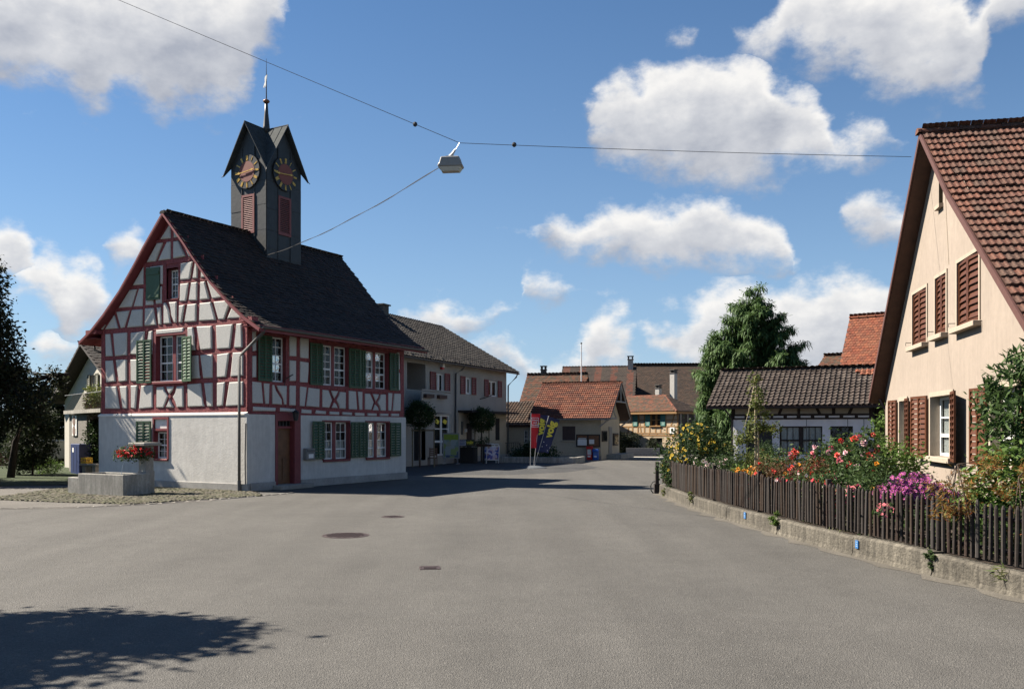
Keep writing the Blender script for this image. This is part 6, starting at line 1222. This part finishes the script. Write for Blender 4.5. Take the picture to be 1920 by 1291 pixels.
# ------------------------------------------------------------------ trees
def conifer():
    b = at(1412, 50, 0); t = thing('weeping_pine', 'big dark pine with drooping needle tassels rising behind the white shed', 'tree', b)
    g = np.random.default_rng(77)
    def prof_c(z): return np.interp(z, [0, 3, 5.2, 6.2, 7.6, 8.8, 9.7, 10.0], [2.4, 2.9, 3.0, 2.65, 2.0, 1.3, .75, .2])
    C_ = []
    def limb(x0, y0, z0, a, r, k):
        for i in range(k):
            q = .3+.72*(i+g.random()*.6)/k; C_.append((x0+r*q*math.cos(a)+g.normal()*.09, y0+r*q*math.sin(a)*.85+g.normal()*.09, z0+.42*r*q*q+g.normal()*.08))
    for i in range(140):
        z = .9+8.3*((i+g.random())/140)**.95; r = prof_c(z)*(.72+.42*g.random()); limb(0, 0, z-.3*r, i*2.4+g.random()*.7, r, max(3, int(r*3.4)))
    for i in range(16): z = 8.6+1.5*g.random(); C_.append((g.normal()*.28, g.normal()*.25, z))
    for (x, y, z0, z1, r, k) in ((-2.3, -.4, .5, 7.0, 1.2, 46), (-1.5, -1.7, .3, 3.8, .9, 24), (2.1, 0, 4.6, 6.1, .9, 12), (.9, -.9, 3.5, 6.2, 1.1, 18)):
        for i in range(k): q = (i+g.random())/k; limb(x, y, z0+(z1-z0)*q, g.random()*6.283, r*(1.05-.75*q)*(.7+.5*g.random()), 4)
    C_ = np.array(C_); n = 54; k = len(C_); c = np.repeat(C_, n, 0); N_ = len(c)
    ang = g.random(N_)*6.283; sp = .16+.16*g.random(N_); L = .26+.24*g.random(N_)
    up_ = g.random(N_) < .34
    d = np.stack([np.cos(ang)*sp*1.3, np.sin(ang)*sp*1.3, np.where(up_, .25, -1)*L], 1); s0 = c+g.normal(size=(N_, 3))*[.10, .10, .07]; s0[:, 2] += .2
    w = np.stack([-np.sin(ang), np.cos(ang), np.zeros(N_)], 1)*.034; midp = s0+d*.45+np.stack([np.cos(ang), np.sin(ang), np.zeros(N_)], 1)*.09
    V = np.stack([s0, midp+w, s0+d, midp-w], 1).reshape(-1, 3)
    link('crown', quads_mesh('crown', V, np.arange(4*N_).reshape(-1, 4), leafmat('pine_needles', (.034, .072, .022), (.055, .105, .030), (.09, .145, .045), (.040, .082, .026), tr=.25)), t)
    mb = MB(); mb.tube([(0, 0, 0), (.1, 0, 4), (.05, 0, 9.6)], .26, 8, .03); mb.tube([(-1.2, -.2, 0), (-2.1, -.3, 3), (-2.35, -.4, 7)], .14, 6, .02)
    for p in C_[::9]: q = Vector((.08, 0, max(p[2]-.5, .3))) if abs(p[0]) < 2 else Vector((p[0]*.6, p[1]*.6, p[2]-.4)); mb.tube([q, (q+Vector(p))/2+Vector((0, 0, .12)), p], .03, 4, .01)
    mb.build('trunk', BARK, t, smooth=True)
conifer()
BLK = leafmat('dark_shaded_leaf', (.010, .014, .007), (.018, .025, .010), (.026, .034, .013), tr=.3)  # dark leaves; shade on crowns and creeper is put into this tone
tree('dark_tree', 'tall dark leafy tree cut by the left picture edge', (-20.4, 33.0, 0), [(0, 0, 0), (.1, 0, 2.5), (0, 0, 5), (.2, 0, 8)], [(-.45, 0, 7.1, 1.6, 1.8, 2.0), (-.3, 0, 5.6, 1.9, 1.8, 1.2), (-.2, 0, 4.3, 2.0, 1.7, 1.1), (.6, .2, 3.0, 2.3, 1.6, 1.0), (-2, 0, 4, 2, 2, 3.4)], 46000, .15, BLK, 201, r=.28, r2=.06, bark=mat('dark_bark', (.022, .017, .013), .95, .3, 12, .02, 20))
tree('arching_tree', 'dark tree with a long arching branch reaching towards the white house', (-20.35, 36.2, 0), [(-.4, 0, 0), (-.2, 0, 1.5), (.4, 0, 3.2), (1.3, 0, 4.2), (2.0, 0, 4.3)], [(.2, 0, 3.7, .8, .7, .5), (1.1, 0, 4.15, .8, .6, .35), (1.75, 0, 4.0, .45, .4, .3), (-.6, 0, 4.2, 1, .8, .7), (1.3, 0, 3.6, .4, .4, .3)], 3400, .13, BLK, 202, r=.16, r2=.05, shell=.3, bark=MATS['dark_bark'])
tree('glossy_shrub', 'tall glossy shrub with pale glinting leaves between the dark tree and the blue locker', (-21.05, 38.4, 0), [(0, 0, 0), (.05, 0, 1), (0, 0, 2)], [(0, 0, 1.5, .85, .7, 1.2), (-.6, .1, 1.0, .6, .6, .9), (.45, 0, 2.4, .5, .5, .6)], 12000, .11, leafmat('glossy_pale_leaf', (.015, .028, .010), (.05, .065, .03), (.012, .022, .008), tr=.3), 203, cat='shrub', r=.05)
tree('hedge_bush', 'low bright green bush at the lawn edge by the blue locker', (-20.9, 39.4, 0), [(0, 0, 0), (0, 0, .25)], [(0, 0, .3, .55, .4, .32)], 1300, .08, LF['bright'], 204, cat='shrub', r=.03)
tree('hedge_bush', 'small low bush on the lawn right of the red fence', (-24.0, 43.9, 0), [(0, 0, 0), (0, 0, .2)], [(0, 0, .22, .5, .4, .22)], 900, .1, LF['rose'], 205, cat='shrub', r=.03)
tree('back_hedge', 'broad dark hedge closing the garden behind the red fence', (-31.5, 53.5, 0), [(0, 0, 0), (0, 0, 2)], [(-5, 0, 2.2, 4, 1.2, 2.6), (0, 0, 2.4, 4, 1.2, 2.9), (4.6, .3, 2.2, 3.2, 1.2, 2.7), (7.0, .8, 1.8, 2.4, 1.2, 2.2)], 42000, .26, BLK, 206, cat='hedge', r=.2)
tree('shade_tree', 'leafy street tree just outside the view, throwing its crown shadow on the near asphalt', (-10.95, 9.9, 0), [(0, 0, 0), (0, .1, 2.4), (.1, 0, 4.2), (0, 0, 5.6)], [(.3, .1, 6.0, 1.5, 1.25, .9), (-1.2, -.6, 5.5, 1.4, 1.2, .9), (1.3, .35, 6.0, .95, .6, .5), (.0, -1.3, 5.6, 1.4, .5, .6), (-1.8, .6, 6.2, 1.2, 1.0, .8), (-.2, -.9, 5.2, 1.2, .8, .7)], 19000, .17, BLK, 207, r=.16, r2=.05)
tree('added_shade_tree', 'dark leafy tree added unseen beyond the left edge to shade the lawn', (-30.5, 36.5, 0), [(0, 0, 0), (0, 0, 3), (0, 0, 6)], [(0, 0, 6, 3.2, 3, 2.6), (2.4, -.5, 5.2, 2.2, 2, 1.8), (-2, -1, 5.5, 2.5, 2.5, 2)], 9000, .22, BLK, 208, r=.25, r2=.08)  # unseen tree, added only for its shade on the lawn
tree('added_shade_tree', 'second dark tree added unseen left of the view to shade the yard edge and lawn', (-28.0, 31.4, 0), [(0, 0, 0), (0, 0, 2.6), (0, 0, 5)], [(0, 0, 5.2, 2.6, 2.2, 1.7), (1.6, .8, 4.6, 1.6, 1.6, 1.2), (-1.8, 0, 4.4, 2, 2, 1.5)], 8000, .2, BLK, 209, r=.2, r2=.06)  # another unseen tree, put in to darken yard edge and lawn
# ball-cut trees before the shop
for (x, y, zc, r, lbl, sd) in ((-4.9, 46.5, 2.79, .69, 'ball-clipped tree nearer the half-timbered house, before the balcony', 211), (-1.86, 53.5, 2.59, .72, 'ball-clipped tree before the shop entrance, behind the sandwich board', 212)):
    t = thing('ball_tree', lbl, 'tree', (x, y, 0), 0, 'ball-clipped trees before the shop')
    leaves(t, LF['dark'], [(0, 0, zc, r, r, r*.92)], 5200, .10, sd, name='crown', shell=.92, clump=260, csize=.1)
    MB().tube([(0, 0, 0), (0, 0, zc)], .05, 7, .04).build('trunk', BARK, t)
    for dx, dy in ((.75 if sd == 211 else .45, .1), (-.42, .25)): MB().tube([(dx, dy, 0), (dx, dy, 2.05)], .04, 6).build('stake', mat('stake_wood', (.16, .13, .08), .9, .2), t)
    MB().box(-.45, .8 if sd == 211 else .5, -.02, .04, 1.92, 2.0).build('crossbar', MATS['stake_wood'], t)

# ------------------------------------------------------------------ fountain
fo = thing('fountain', 'rectangular concrete village fountain trough with a smaller basin at its left end', 'fountain', (-11.57, 26.03, 0), -26)
def trough(x0, x1, y0, y1, h, w=.11, z=.0):
    mb = MB(); mb.box(x0, x1, y0, y0+w, z, h); mb.box(x0, x1, y1-w, y1, z, h); mb.box(x0, x0+w, y0+w, y1-w, z, h); mb.box(x1-w, x1, y0+w, y1-w, z, h); mb.box(x0+w, x1-w, y0+w, y1-w, z, h*.5); return mb
trough(-1.98, 0, 0, 1.02, .655).build('trough', CONCRETE, fo, bevel=.012); trough(-2.6, -1.985, .12, .95, .52).build('small_basin', CONCRETE, fo, bevel=.012)
WATER = mat('dark_fountain_water', (.03, .04, .035), .03, .1, 4, .01, 6, spec=.6)
MB().quad((-1.87, .11, .58), (-.11, .11, .58), (-.11, .91, .58), (-1.87, .91, .58)).build('water', WATER, fo)
pil = MB(); pil.box(-.58, -.26, 1.05, 1.37, 0, 1.5); pil.box(-.60, -.24, 1.03, 1.39, 0, .72); pil.build('pillar', STONE, fo, bevel=.02)
MB().box(-.78, -.06, .82, 1.5, 1.5, 1.6).build('capstone', STONE, fo, bevel=.02)
MB().tube([(-.42, 1.05, 1.15), (-.55, .8, 1.16), (-.62, .7, 1.1)], .022, 7).build('spout', IRON, fo)
wj = MB(); wj.tube([(-.62, .7, 1.1), (-.66, .62, 1.05), (-.70, .56, .9), (-.72, .53, .58)], .008, 5); wj.build('water_jet', mat('water_white', (.7, .72, .74), .1, .05), fo)
gp_ = WM[fo] @ Vector((-.55, .93, 1.12))
gt = thing('flower_pot', 'stone bowl of bright red geraniums on the fountain pillar', 'flower pot', gp_)
MB().lathe((0, 0, 0), [(.13, .02), (.22, .08), (.26, .18)], 12).build('bowl', SOFFIT, gt)
leaves(gt, LF['rose'], [(-.05, 0, .18, .5, .32, .2), (-.35, -.05, .08, .28, .25, .18), (.32, 0, .12, .25, .24, .16)], 2200, .06, 221)
g = random.Random(5); me = bloom_mesh('rose', .042, FL['red'], None, 3); sp = []
for i in range(120):
    a = g.random()*6.283; q = g.random()**.5; sp.append((math.cos(a)*.58*q-.05, math.sin(a)*.36*q-.08, .16+.17*(1-q)+g.uniform(-.12, .1)))
blooms(gt, me, sp, 4)
# blue locker, yellow crate, stone bench beside the white house
bl = thing('blue_locker', 'shade-darkened blue sheet-metal locker with a white sticker beside the white house', 'locker', (-19.72, 39.5, 0), -50)
MB().box(-.75, .75, -.02, .5, 0, 1.36).build('casing', mat('shade_toned_blue_steel', (.008, .019, .08), .5, .15, 4), bl, bevel=.015); MB().box(-.4, -.18, -.03, -.021, .98, 1.18).build('sticker', WHITE, bl)  # blue darkened to carry the shade the locker stands in
for u in (-.2, .3): MB().box(u-.01, u+.01, -.028, -.021, .1, 1.26).build('door_gap', BLACK, bl)
be = thing('stone_bench', 'small stone bench between the blue locker and the half-timbered house', 'bench', (-18.35, 38.2, 0), -30)
MB().box(-.6, .6, -.2, .2, .42, .52).build('seat', STONE, be, bevel=.02)
for u in (-.35, .35): MB().box(u-.11, u+.11, -.15, .15, 0, .42).build('leg', STONE, be)
cr = thing('crate', 'yellow plastic crate standing on the stone bench', 'crate', (-18.66, 38.38, .52), -30); YC = mat('crate_yellow', (.55, .33, .03), .5, .1)
mb = MB(); mb.box(-.2, .2, -.15, .15, 0, .02)
for a, b, c, d in ((-.2, .2, -.15, -.13), (-.2, .2, .13, .15), (-.2, -.18, -.13, .13), (.18, .2, -.13, .13)): mb.box(a, b, c, d, .02, .08); mb.box(a, b, c, d, .17, .26)
for u in (-.19, -.07, .05, .18): mb.box(u-.02, u+.02, -.15, -.13, .08, .17); mb.box(u-.02, u+.02, .13, .15, .08, .17)
mb.build('body', YC, cr)
t = thing('balcony_plants', 'potted leafy plants and red flowers crowding the balcony of the white house', 'plants', WM[lh] @ Vector((3.2, -.75, 2.9)), -50)
leaves(t, LF['yellowg'], [(-1.0, 0, .7, .5, .25, .45), (.9, 0, .6, .8, .25, .45), (0, 0, .35, 1.4, .25, .35)], 2000, .1, 231); leaves(t, LF['redbr'], [(-.4, -.05, .4, .6, .2, .3)], 500, .08, 232, name='red_leaves')
for u in (-1.2, -.3, .6, 1.4): MB().lathe((u, 0, 0), [(.1, 0), (.16, .28), (.17, .3)], 8).build('pot', mat('terracotta', (.28, .10, .06), .8, .1), t)
rf = thing('red_fence', 'low red board fence deep in the shade at the left edge', 'fence', (-31.5, 46.2, 0), 0)
for i in range(42): MB().box(i*.13, i*.13+.11, 0, .03, .08, .78).build('board', mat('dark_red_fence', (.15, .035, .028), .7, .15), rf)
for z in (.25, .62): MB().box(-.05, 5.5, .031, .07, z, z+.06).build('rail', MATS['dark_red_fence'], rf)
pc = thing('parked_car', 'pale car half hidden behind the bushes beyond the red fence', 'car', (-27.0, 50.5, 0), 65)
PAINT = mat('pale_car_paint', (.13, .15, .145), .3, .03, 3, spec=.6)
mb = MB(); mb.prism([(-2, .3), (-2.05, .75), (-1.5, .9), (-1.0, 1.38), (.7, 1.42), (1.5, .98), (2.0, .9), (2.05, .3)], lambda u, v, d: (u, d, v), -.82, .82); mb.build('body', PAINT, pc, bevel=.05)
for s in (-.83, .83): MB().prism([(-1.35, .92), (-.92, 1.3), (.62, 1.33), (1.25, .95)], lambda u, v, d: (u, d, v), s-.006, s+.006).build('window', GLASS, pc)
for x in (-1.3, 1.3):
    for s in (-.78, .78): mb = MB(); mb.prism([(x+.31*math.cos(a*.393), .31+.31*math.sin(a*.393)) for a in range(16)], lambda u, v, d: (u, d, v), s-.1, s+.08); mb.build('wheel', BLACK, pc)

# ------------------------------------------------------------------ shop forecourt things
def print_mat(name, cols, scale, seed=0.):
    m = pieces_mat(name, [cols[0]]*2, .5); nt = m.node_tree; N, L = nt.nodes, nt.links; v = N.new('ShaderNodeTexVoronoi'); v.distance = 'CHEBYCHEV'; v.inputs['Scale'].default_value = scale
    tc = N.new('ShaderNodeTexCoord'); L.new(tc.outputs['Object'], v.inputs['Vector']); s_ = N.new('ShaderNodeSeparateXYZ'); L.new(v.outputs['Color'], s_.inputs[0]); cr = N.new('ShaderNodeValToRGB'); cr.color_ramp.interpolation = 'CONSTANT'; L.new(s_.outputs[0], cr.inputs[0])
    for i, c in enumerate(cols): e = cr.color_ramp.elements[i] if i < 2 else cr.color_ramp.elements.new(i/len(cols)); e.position = i/len(cols); e.color = (*c, 1)
    L.new(cr.outputs[0], N['Principled BSDF'].inputs['Base Color']); return m
FRAME = mat('aluminium_frame', (.33, .34, .35), .4, .05, metal=.3)
ps = thing('poster_stand', 'tall aluminium poster stand with a green and white grocery poster', 'poster stand', (-3.48, 50.0, 0), -14)
mb = MB(); mb.box(-.5, .5, -.02, .02, .35, .41); mb.box(-.5, .5, -.02, .02, 1.74, 1.8); mb.box(-.5, -.44, -.02, .02, .41, 1.74); mb.box(.44, .5, -.02, .02, .41, 1.74)
for u in (-.4, .4): mb.box(u-.02, u+.02, -.3, .3, .04, .08); mb.box(u-.02, u+.02, -.02, .02, .08, .35)
mb.build('frame', FRAME, ps); MB().box(-.44, .44, -.01, .01, .41, 1.74).build('poster', print_mat('grocery_poster', [(.25, .33, .30), (.30, .40, .16), (.35, .42, .42), (.12, .16, .2), (.35, .38, .30)], 3.2), ps); MB().box(-.43, .43, -.016, -.0105, 1.42, 1.72).build('poster_header', mat('poster_lime', (.28, .38, .06), .5, .2, 9), ps); MB().box(-.4, .4, -.016, -.0105, .5, .54).build('poster_strip', mat('poster_blue', (.08, .11, .30), .5), ps)
ch = thing('garden_chair', 'brown wooden chair standing beside the poster stand', 'chair', (-4.39, 48.3, 0), -160); WOODC = mat('chair_wood', (.12, .065, .04), .7, .2)
MB().box(-.22, .22, -.2, .2, .42, .46).build('seat', WOODC, ch)
for x in (-.2, .2):
    for y in (-.18, .18): MB().box(x-.022, x+.022, y-.022, y+.022, 0, .42).build('leg', WOODC, ch)
    MB().box(x-.022, x+.022, .16, .2, .46, 1.0).build('back_post', WOODC, ch)
for i in range(4): MB().box(-.178, .178, .165, .19, .58+.11*i, .65+.11*i).build('back_slat', WOODC, ch)
bn = thing('planter_box', 'long dark planter box under the shop sign before the entrance', 'planter', (-2.66, 52.3, 0), -20)
MB().box(-.55, .55, -.25, .25, 0, .95).build('box', mat('dark_planter', (.03, .028, .025), .8, .2), bn); leaves(bn, LF['dark'], [(0, 0, 1.0, .55, .2, .12), (1.1, -.3, 1.3, .5, .25, .22), (.6, -.1, 1.2, .4, .2, .2)], 900, .08, 241); MB().box(.75, 1.6, -.4, -.15, 1.0, 1.15).build('flower_box', SOFFIT, bn); MB().box(1.1, 1.2, -.32, -.24, 0, 1.0).build('support', IRON, bn)
sg = thing('shop_sign', 'small dark sign board with yellow lettering and a pale left panel before the shop door', 'sign', (-2.7, 51.8, 1.02), -12)
MB().box(-.48, .48, -.02, .02, 0, .40).build('board', mat('sign_black', (.02, .025, .04), .4), sg); MB().box(-.45, -.03, -.026, -.0205, .04, .36).build('pale_panel', mat('sign_pale', (.36, .38, .46), .5, .1, 20), sg); MB().box(-.02, .45, -.026, -.0205, .04, .36).build('navy_panel', mat('sign_olive', (.10, .095, .03), .5), sg)
for u in (-.4, .4): MB().box(u-.02, u+.02, .021, .05, -1.02, .3).build('post', IRON, sg)
lettering(sg, 'volg', .24, YEL, Matrix.Translation((.215, -.03, .22)) @ Matrix.Rotation(rad(90), 4, 'X'), .012)
for k in range(3): MB().box(-.41, -.08, -.0285, -.0265, .10+.09*k, .14+.09*k).build('printed_line', mat('sign_text_grey', (.10, .12, .2), .5), sg)
af = thing('sandwich_board', 'white framed A-board with an ice-cream poster standing on the dark forecourt', 'sandwich board', (-1.24, 52.1, 0), 18)
for s, nm in ((-1, 'front_panel'), (1, 'back_panel')):
    rot = Matrix.Rotation(rad(-s*11), 4, 'X'); base = Matrix.Translation((0, s*.24, 0)) @ rot
    mb = MB(); mb.tube([(-.38, 0, 0), (-.38, 0, 1.02), (-.3, 0, 1.16), (.3, 0, 1.16), (.38, 0, 1.02), (.38, 0, 0)], .022, 6); mb.box(-.37, .37, -.015, .015, .2, .24); mb.box(-.37, .37, -.015, .015, 1.0, 1.04); f = mb.build(nm, WHITE, af); f.matrix_local = base
    MB().box(-.355, .355, -.012, .012, .24, 1.0).build('poster', print_mat('ice_cream_poster', [(.06, .08, .28), (.45, .36, .45), (.12, .12, .36), (.5, .5, .6), (.25, .16, .14), (.4, .42, .58)], 7), f)
# flag stand with three banners
fs = thing('banner_stand', 'one red and two navy advertising banners fanned out of a round grey base', 'flags', (1.11, 45.56, 0))
MB().lathe((0, 0, 0), [(.72, 0), (.70, .03), (.35, .11), (.06, .14)], 20).build('base', mat('shade_toned_rubber', (.07, .08, .09), .8, .1), fs)  # forecourt shade is put into this darker grey
REDB = mat('banner_red', (.62, .012, .02), .55, .06, 4)
def banner(x0, y0, x1, z1, w0, w1, zb, m, nm, tip=0.):
    """pole from the base to (x1,z1); cloth hangs on its right side from zb along the pole up to the top"""
    MB().tube([(x0, y0, .1), (x1, y0, z1+.05)], .018, 6).build('pole', FRAME, fs); P = Vector((x0, y0, .1)); T = Vector((x1, y0, z1)); d = (T-P).normalized(); q = Vector((d.z, 0, -d.x)); t0 = zb
    a = P+d*t0; L = (T-a).length; n, k = 14, 5; mb = MB(); vs = []
    for i in range(n+1):
        for j in range(k+1):
            s_ = i/n; wdt = w0+(w1-w0)*s_; vs.append(a+d*(L*s_)+q*(wdt*j/k)-Vector((0, .05*math.sin(s_*5+j*.7)*(j/k), 0)))
    fcs = [(i*(k+1)+j, i*(k+1)+j+1, (i+1)*(k+1)+j+1, (i+1)*(k+1)+j) for i in range(n) for j in range(k)]
    vs2 = [v+Vector((0, .006, 0)) for v in vs]; mb.add(vs+vs2, fcs+[tuple(len(vs)+c for c in f[::-1]) for f in fcs]+[(0, k, len(vs)+k, len(vs)), ((n)*(k+1), n*(k+1)+k, len(vs)+n*(k+1)+k, len(vs)+n*(k+1))]); o = mb.build(nm, m, fs, smooth=True)
    return o, a, d, q, L
o1, a, d, q, L = banner(-.16, -.05, -.12, 2.83, .30, .48, .95, REDB, 'banner')
o1['label'] = 'red banner with a white-framed slogan'
def on_banner(a, d, q, s, off_, rot=0): 
    n = Vector((0, -1, 0)); up = d; rt = q; M_ = Matrix((rt, up, n)).transposed()
    if rot: M_ = M_ @ Matrix.Rotation(rad(rot), 3, 'Z')
    return Matrix.Translation(a+d*s+q*off_+Vector((0, -.075, 0))) @ M_.to_4x4()
mb = MB()
for u0, u1, v0, v1 in ((-.19, .19, -.25, -.225), (-.19, .19, .225, .25), (-.19, -.165, -.225, .225), (.165, .19, -.225, .225)): mb.box(u0, u1, v0, v1, 0, .008)
f = mb.build('white_frame', WHITE, o1); f.matrix_local = on_banner(a, d, q, 1.33, .215)
for k, s_ in enumerate(('frisch', 'und', 'fründlich')): lettering(o1, s_, (.13, .13, .10)[k], WHITE, on_banner(a, d, q, 1.45-.13*k, .215), .004)
o2, a2, d2, q2, L2 = banner(.02, .0, .33, 2.78, .42, .44, .75, NAVY, 'banner'); o2['label'] = 'navy banner with yellow lettering, behind the others'
lettering(o2, 'volg', .50, YEL, on_banner(a2, d2, q2, 1.33, .16, 90), .022)
o3, a3, d3, q3, L3 = banner(.05, -.12, .80, 2.68, .52, .60, .85, NAVY, 'banner'); o3['label'] = 'navy banner with yellow lettering, leaning farthest right'
lettering(o3, 'volg', .52, YEL, on_banner(a3, d3, q3, 1.22, .27, 90) @ Matrix.Translation((0, 0, .05)), .022)
for s_, o_ in ((.25, .1), (.38, .3), (.12, .42), (.5, .12), (.3, .5)): MB().box(-.018, .018, -.018, .018, 0, .006).build('white_dot', WHITE, o3).matrix_local = on_banner(a3, d3, q3, s_, o_) @ Matrix.Translation((0, 0, .04))
# low planter wall and bush before the post house
pw = thing('planter_wall', 'low grey concrete planter wall before the red-roofed little house', 'wall', (1.6, 52.3, 0), -16)
MB().box(-2.6, 2.3, 0, .22, 0, .36).build('wall', CONCRETE, pw, bevel=.015); MB().box(2.08, 2.3, .22, 2.6, 0, .35).build('wall_return', CONCRETE, pw)
plant('dark_bush', 'spreading dark bush behind the low planter wall and the banners', 'shrub', (1.55, 53.9, 0), [(0, 0, .5, 1.1, .7, .6), (-.9, .1, .45, .7, .5, .5), (.9, 0, .4, .6, .5, .35), (-.3, .2, .9, .5, .4, .35)], 3600, .12, 'dark', 251)
gs = thing('garden_stones', 'light stone retaining blocks beside the shop handrail', 'stones', (-.1, 57.5, 0), -20)
for i in range(3):
    for j in range(4): MB().box(j*.42+(.1 if i % 2 else 0), j*.42+.4+(.1 if i % 2 else 0), 0, .3, i*.26, i*.26+.25).build('stone_block', STONE, gs, bevel=.02)
wl = thing('grey_wall', 'grey board-marked concrete wall before the hipped half-timbered house', 'wall', (8.6, 66, 0), -8)
for i in range(7): MB().box(i*.36, i*.36+.355, 0, .2, 0, .62).build('wall_panel', mat('grey_wall_concrete', (.22, .22, .225), .95, .2, 7), wl)
plant('dark_creeper', 'creeper darkened as if in shade, overhanging the yard of the hipped house', 'shrub', (8.6, 68.3, 0), [(0, 0, 1.3, .7, .6, .4), (.9, 0, 1.0, .6, .5, .6), (.2, 0, .7, .7, .6, .6), (-.9, -.2, 2.2, .4, .5, .7)], 3400, .14, BLK, 252)  # near-black leaves stand in for the shade on this plant
plant('dark_creeper', 'bushy shrub beside the dark doorway of the hipped house', 'shrub', (11.2, 69.6, 0), [(0, 0, .6, .5, .4, .6)], 1200, .12, BLK, 253)
yk = sheet('yard_pavement', [(7.2, 61.5), (14, 60), (15, 63), (7.5, 65.5)], .01, mat('light_gravel_yard', (.30, .28, .24), 1, .25, 9, .01, 30))
fp = thing('flagpole', 'thin white flagpole rising behind the red-roofed little house', 'flagpole', (130/1640*66, 66, 0)); MB().tube([(0, 0, 0), (0, 0, 8.45)], .055, 8, .04).build('pole', mat('white_pole', (.62, .60, .58), .5), fp); MB().lathe((0, 0, 8.45), [(.03, 0), (.09, .05), (.03, .12)], 8).build('finial', BLACK, fp)
sl_ = thing('street_lamp', 'curved-arm street lamp half hidden by the pine beside the barn roof', 'street lamp', (13.9, 62, 0)); MB().tube([(0, 0, 0), (0, 0, 4.6), (-.05, 0, 5.3), (-.2, 0, 5.8), (-.42, 0, 5.9), (-.5, 0, 5.6)], .05, 7).build('mast', ZINC, sl_, smooth=True); MB().lathe((-.5, 0, 4.95), [(.26, 0), (.2, .12), (.06, .5), (.04, .6)], 10).build('lamp_shade', ZINC, sl_)

# ------------------------------------------------------------------ hanging lamp and its wires
J = Vector((-1.135, 19.0, 8.22))
lamp = thing('hanging_lamp', 'grey box-shaped street lamp hanging from the crossing wires over the square', 'street lamp', (-1.33, 19.0, 7.66), -6)
mb = MB(); mb.prism([(-.24, .10), (-.20, .24), (.20, .24), (.24, .10), (.27, .08), (.27, .02), (-.27, .02), (-.27, .08)], lambda u, v, d: (u, d, v), -.14, .14); mb.build('housing', mat('lamp_grey', (.20, .20, .195), .5, .1, 8), lamp, bevel=.02)
mb = MB(); mb.add([(-.24, -.13, .02), (.24, -.13, .02), (.24, .13, .02), (-.24, .13, .02), (-.19, -.09, -.07), (.19, -.09, -.07), (.19, .09, -.07), (-.19, .09, -.07)], [(0, 1, 5, 4), (1, 2, 6, 5), (2, 3, 7, 6), (3, 0, 4, 7), (4, 5, 6, 7)]); mb.build('diffuser', mat('dull_lamp_glass', (.42, .42, .38), .12, .1, 8, spec=.7), lamp)
mb = MB(); mb.tube([(-.05, 0, .23), (.04, 0, .33), (.1, 0, .42)], .045, 6, .02); mb.box(-.1, .08, -.06, .06, .23, .27); mb.tube([(.1, 0, .4), tuple(J-Vector((-1.33, 19, 7.66)))], .008, 5); mb.build('hanger', FRAME, lamp)
def cable(label, pts, r=.0065, extra=None, strands=1):
    t = thing('overhead_cable', label, 'cable', pts[0]); o = Vector(pts[0]); WIRE = mat('black_cable', (.02, .02, .024), .6)
    for k in range(strands): MB().tube([Vector(p)-o+Vector((0, 0, .02*k*(math.sin(i*1.3)))) for i, p in enumerate(pts)], r, 5).build('wire', WIRE, t)
    for p in extra or []: MB().lathe(Vector(p)-o, [(.02, -.05), (.045, -.03), (.05, 0), (.045, .03), (.02, .05)], 8).build('insulator', BLACK, t)
def sag(a, b, s, n=10): a, b = Vector(a), Vector(b); return [tuple(a+(b-a)*i/n-Vector((0, 0, s*4*(i/n)*(1-i/n)))) for i in range(n+1)]
cable('overhead wire running from the hanging lamp up out of the picture at the top left', sag(J, J+(Vector((-9.9, 22, 12.8))-J)*1.9, .0), extra=[J+(Vector((-9.9, 22, 12.8))-J)*.115])
E2_ = WM[rh] @ Vector((4.45, -.36, 8.13)); cable('overhead wire running from the hanging lamp to the peach house gable', sag(J, E2_, .03), extra=[J+(E2_-J)*.117])
E3_ = WM[th] @ Vector((-2.70, 3.55, 8.5)); cable('pair of twisted wires sagging from the hanging lamp to the clock tower', sag(Vector((-1.53, 19, 7.72)), E3_, .2, 16), strands=2)

plant('dark_creeper', 'dark climbing plants covering the porch wall of the white house beside the bench', 'climber', (-18.75, 39.5, 0), [(0, 0, 1.2, .45, .3, 1.2), (.5, -.1, 1.6, .5, .3, 1.0), (.3, -.2, .6, .6, .3, .6)], 4200, .12, 'dark', 254)
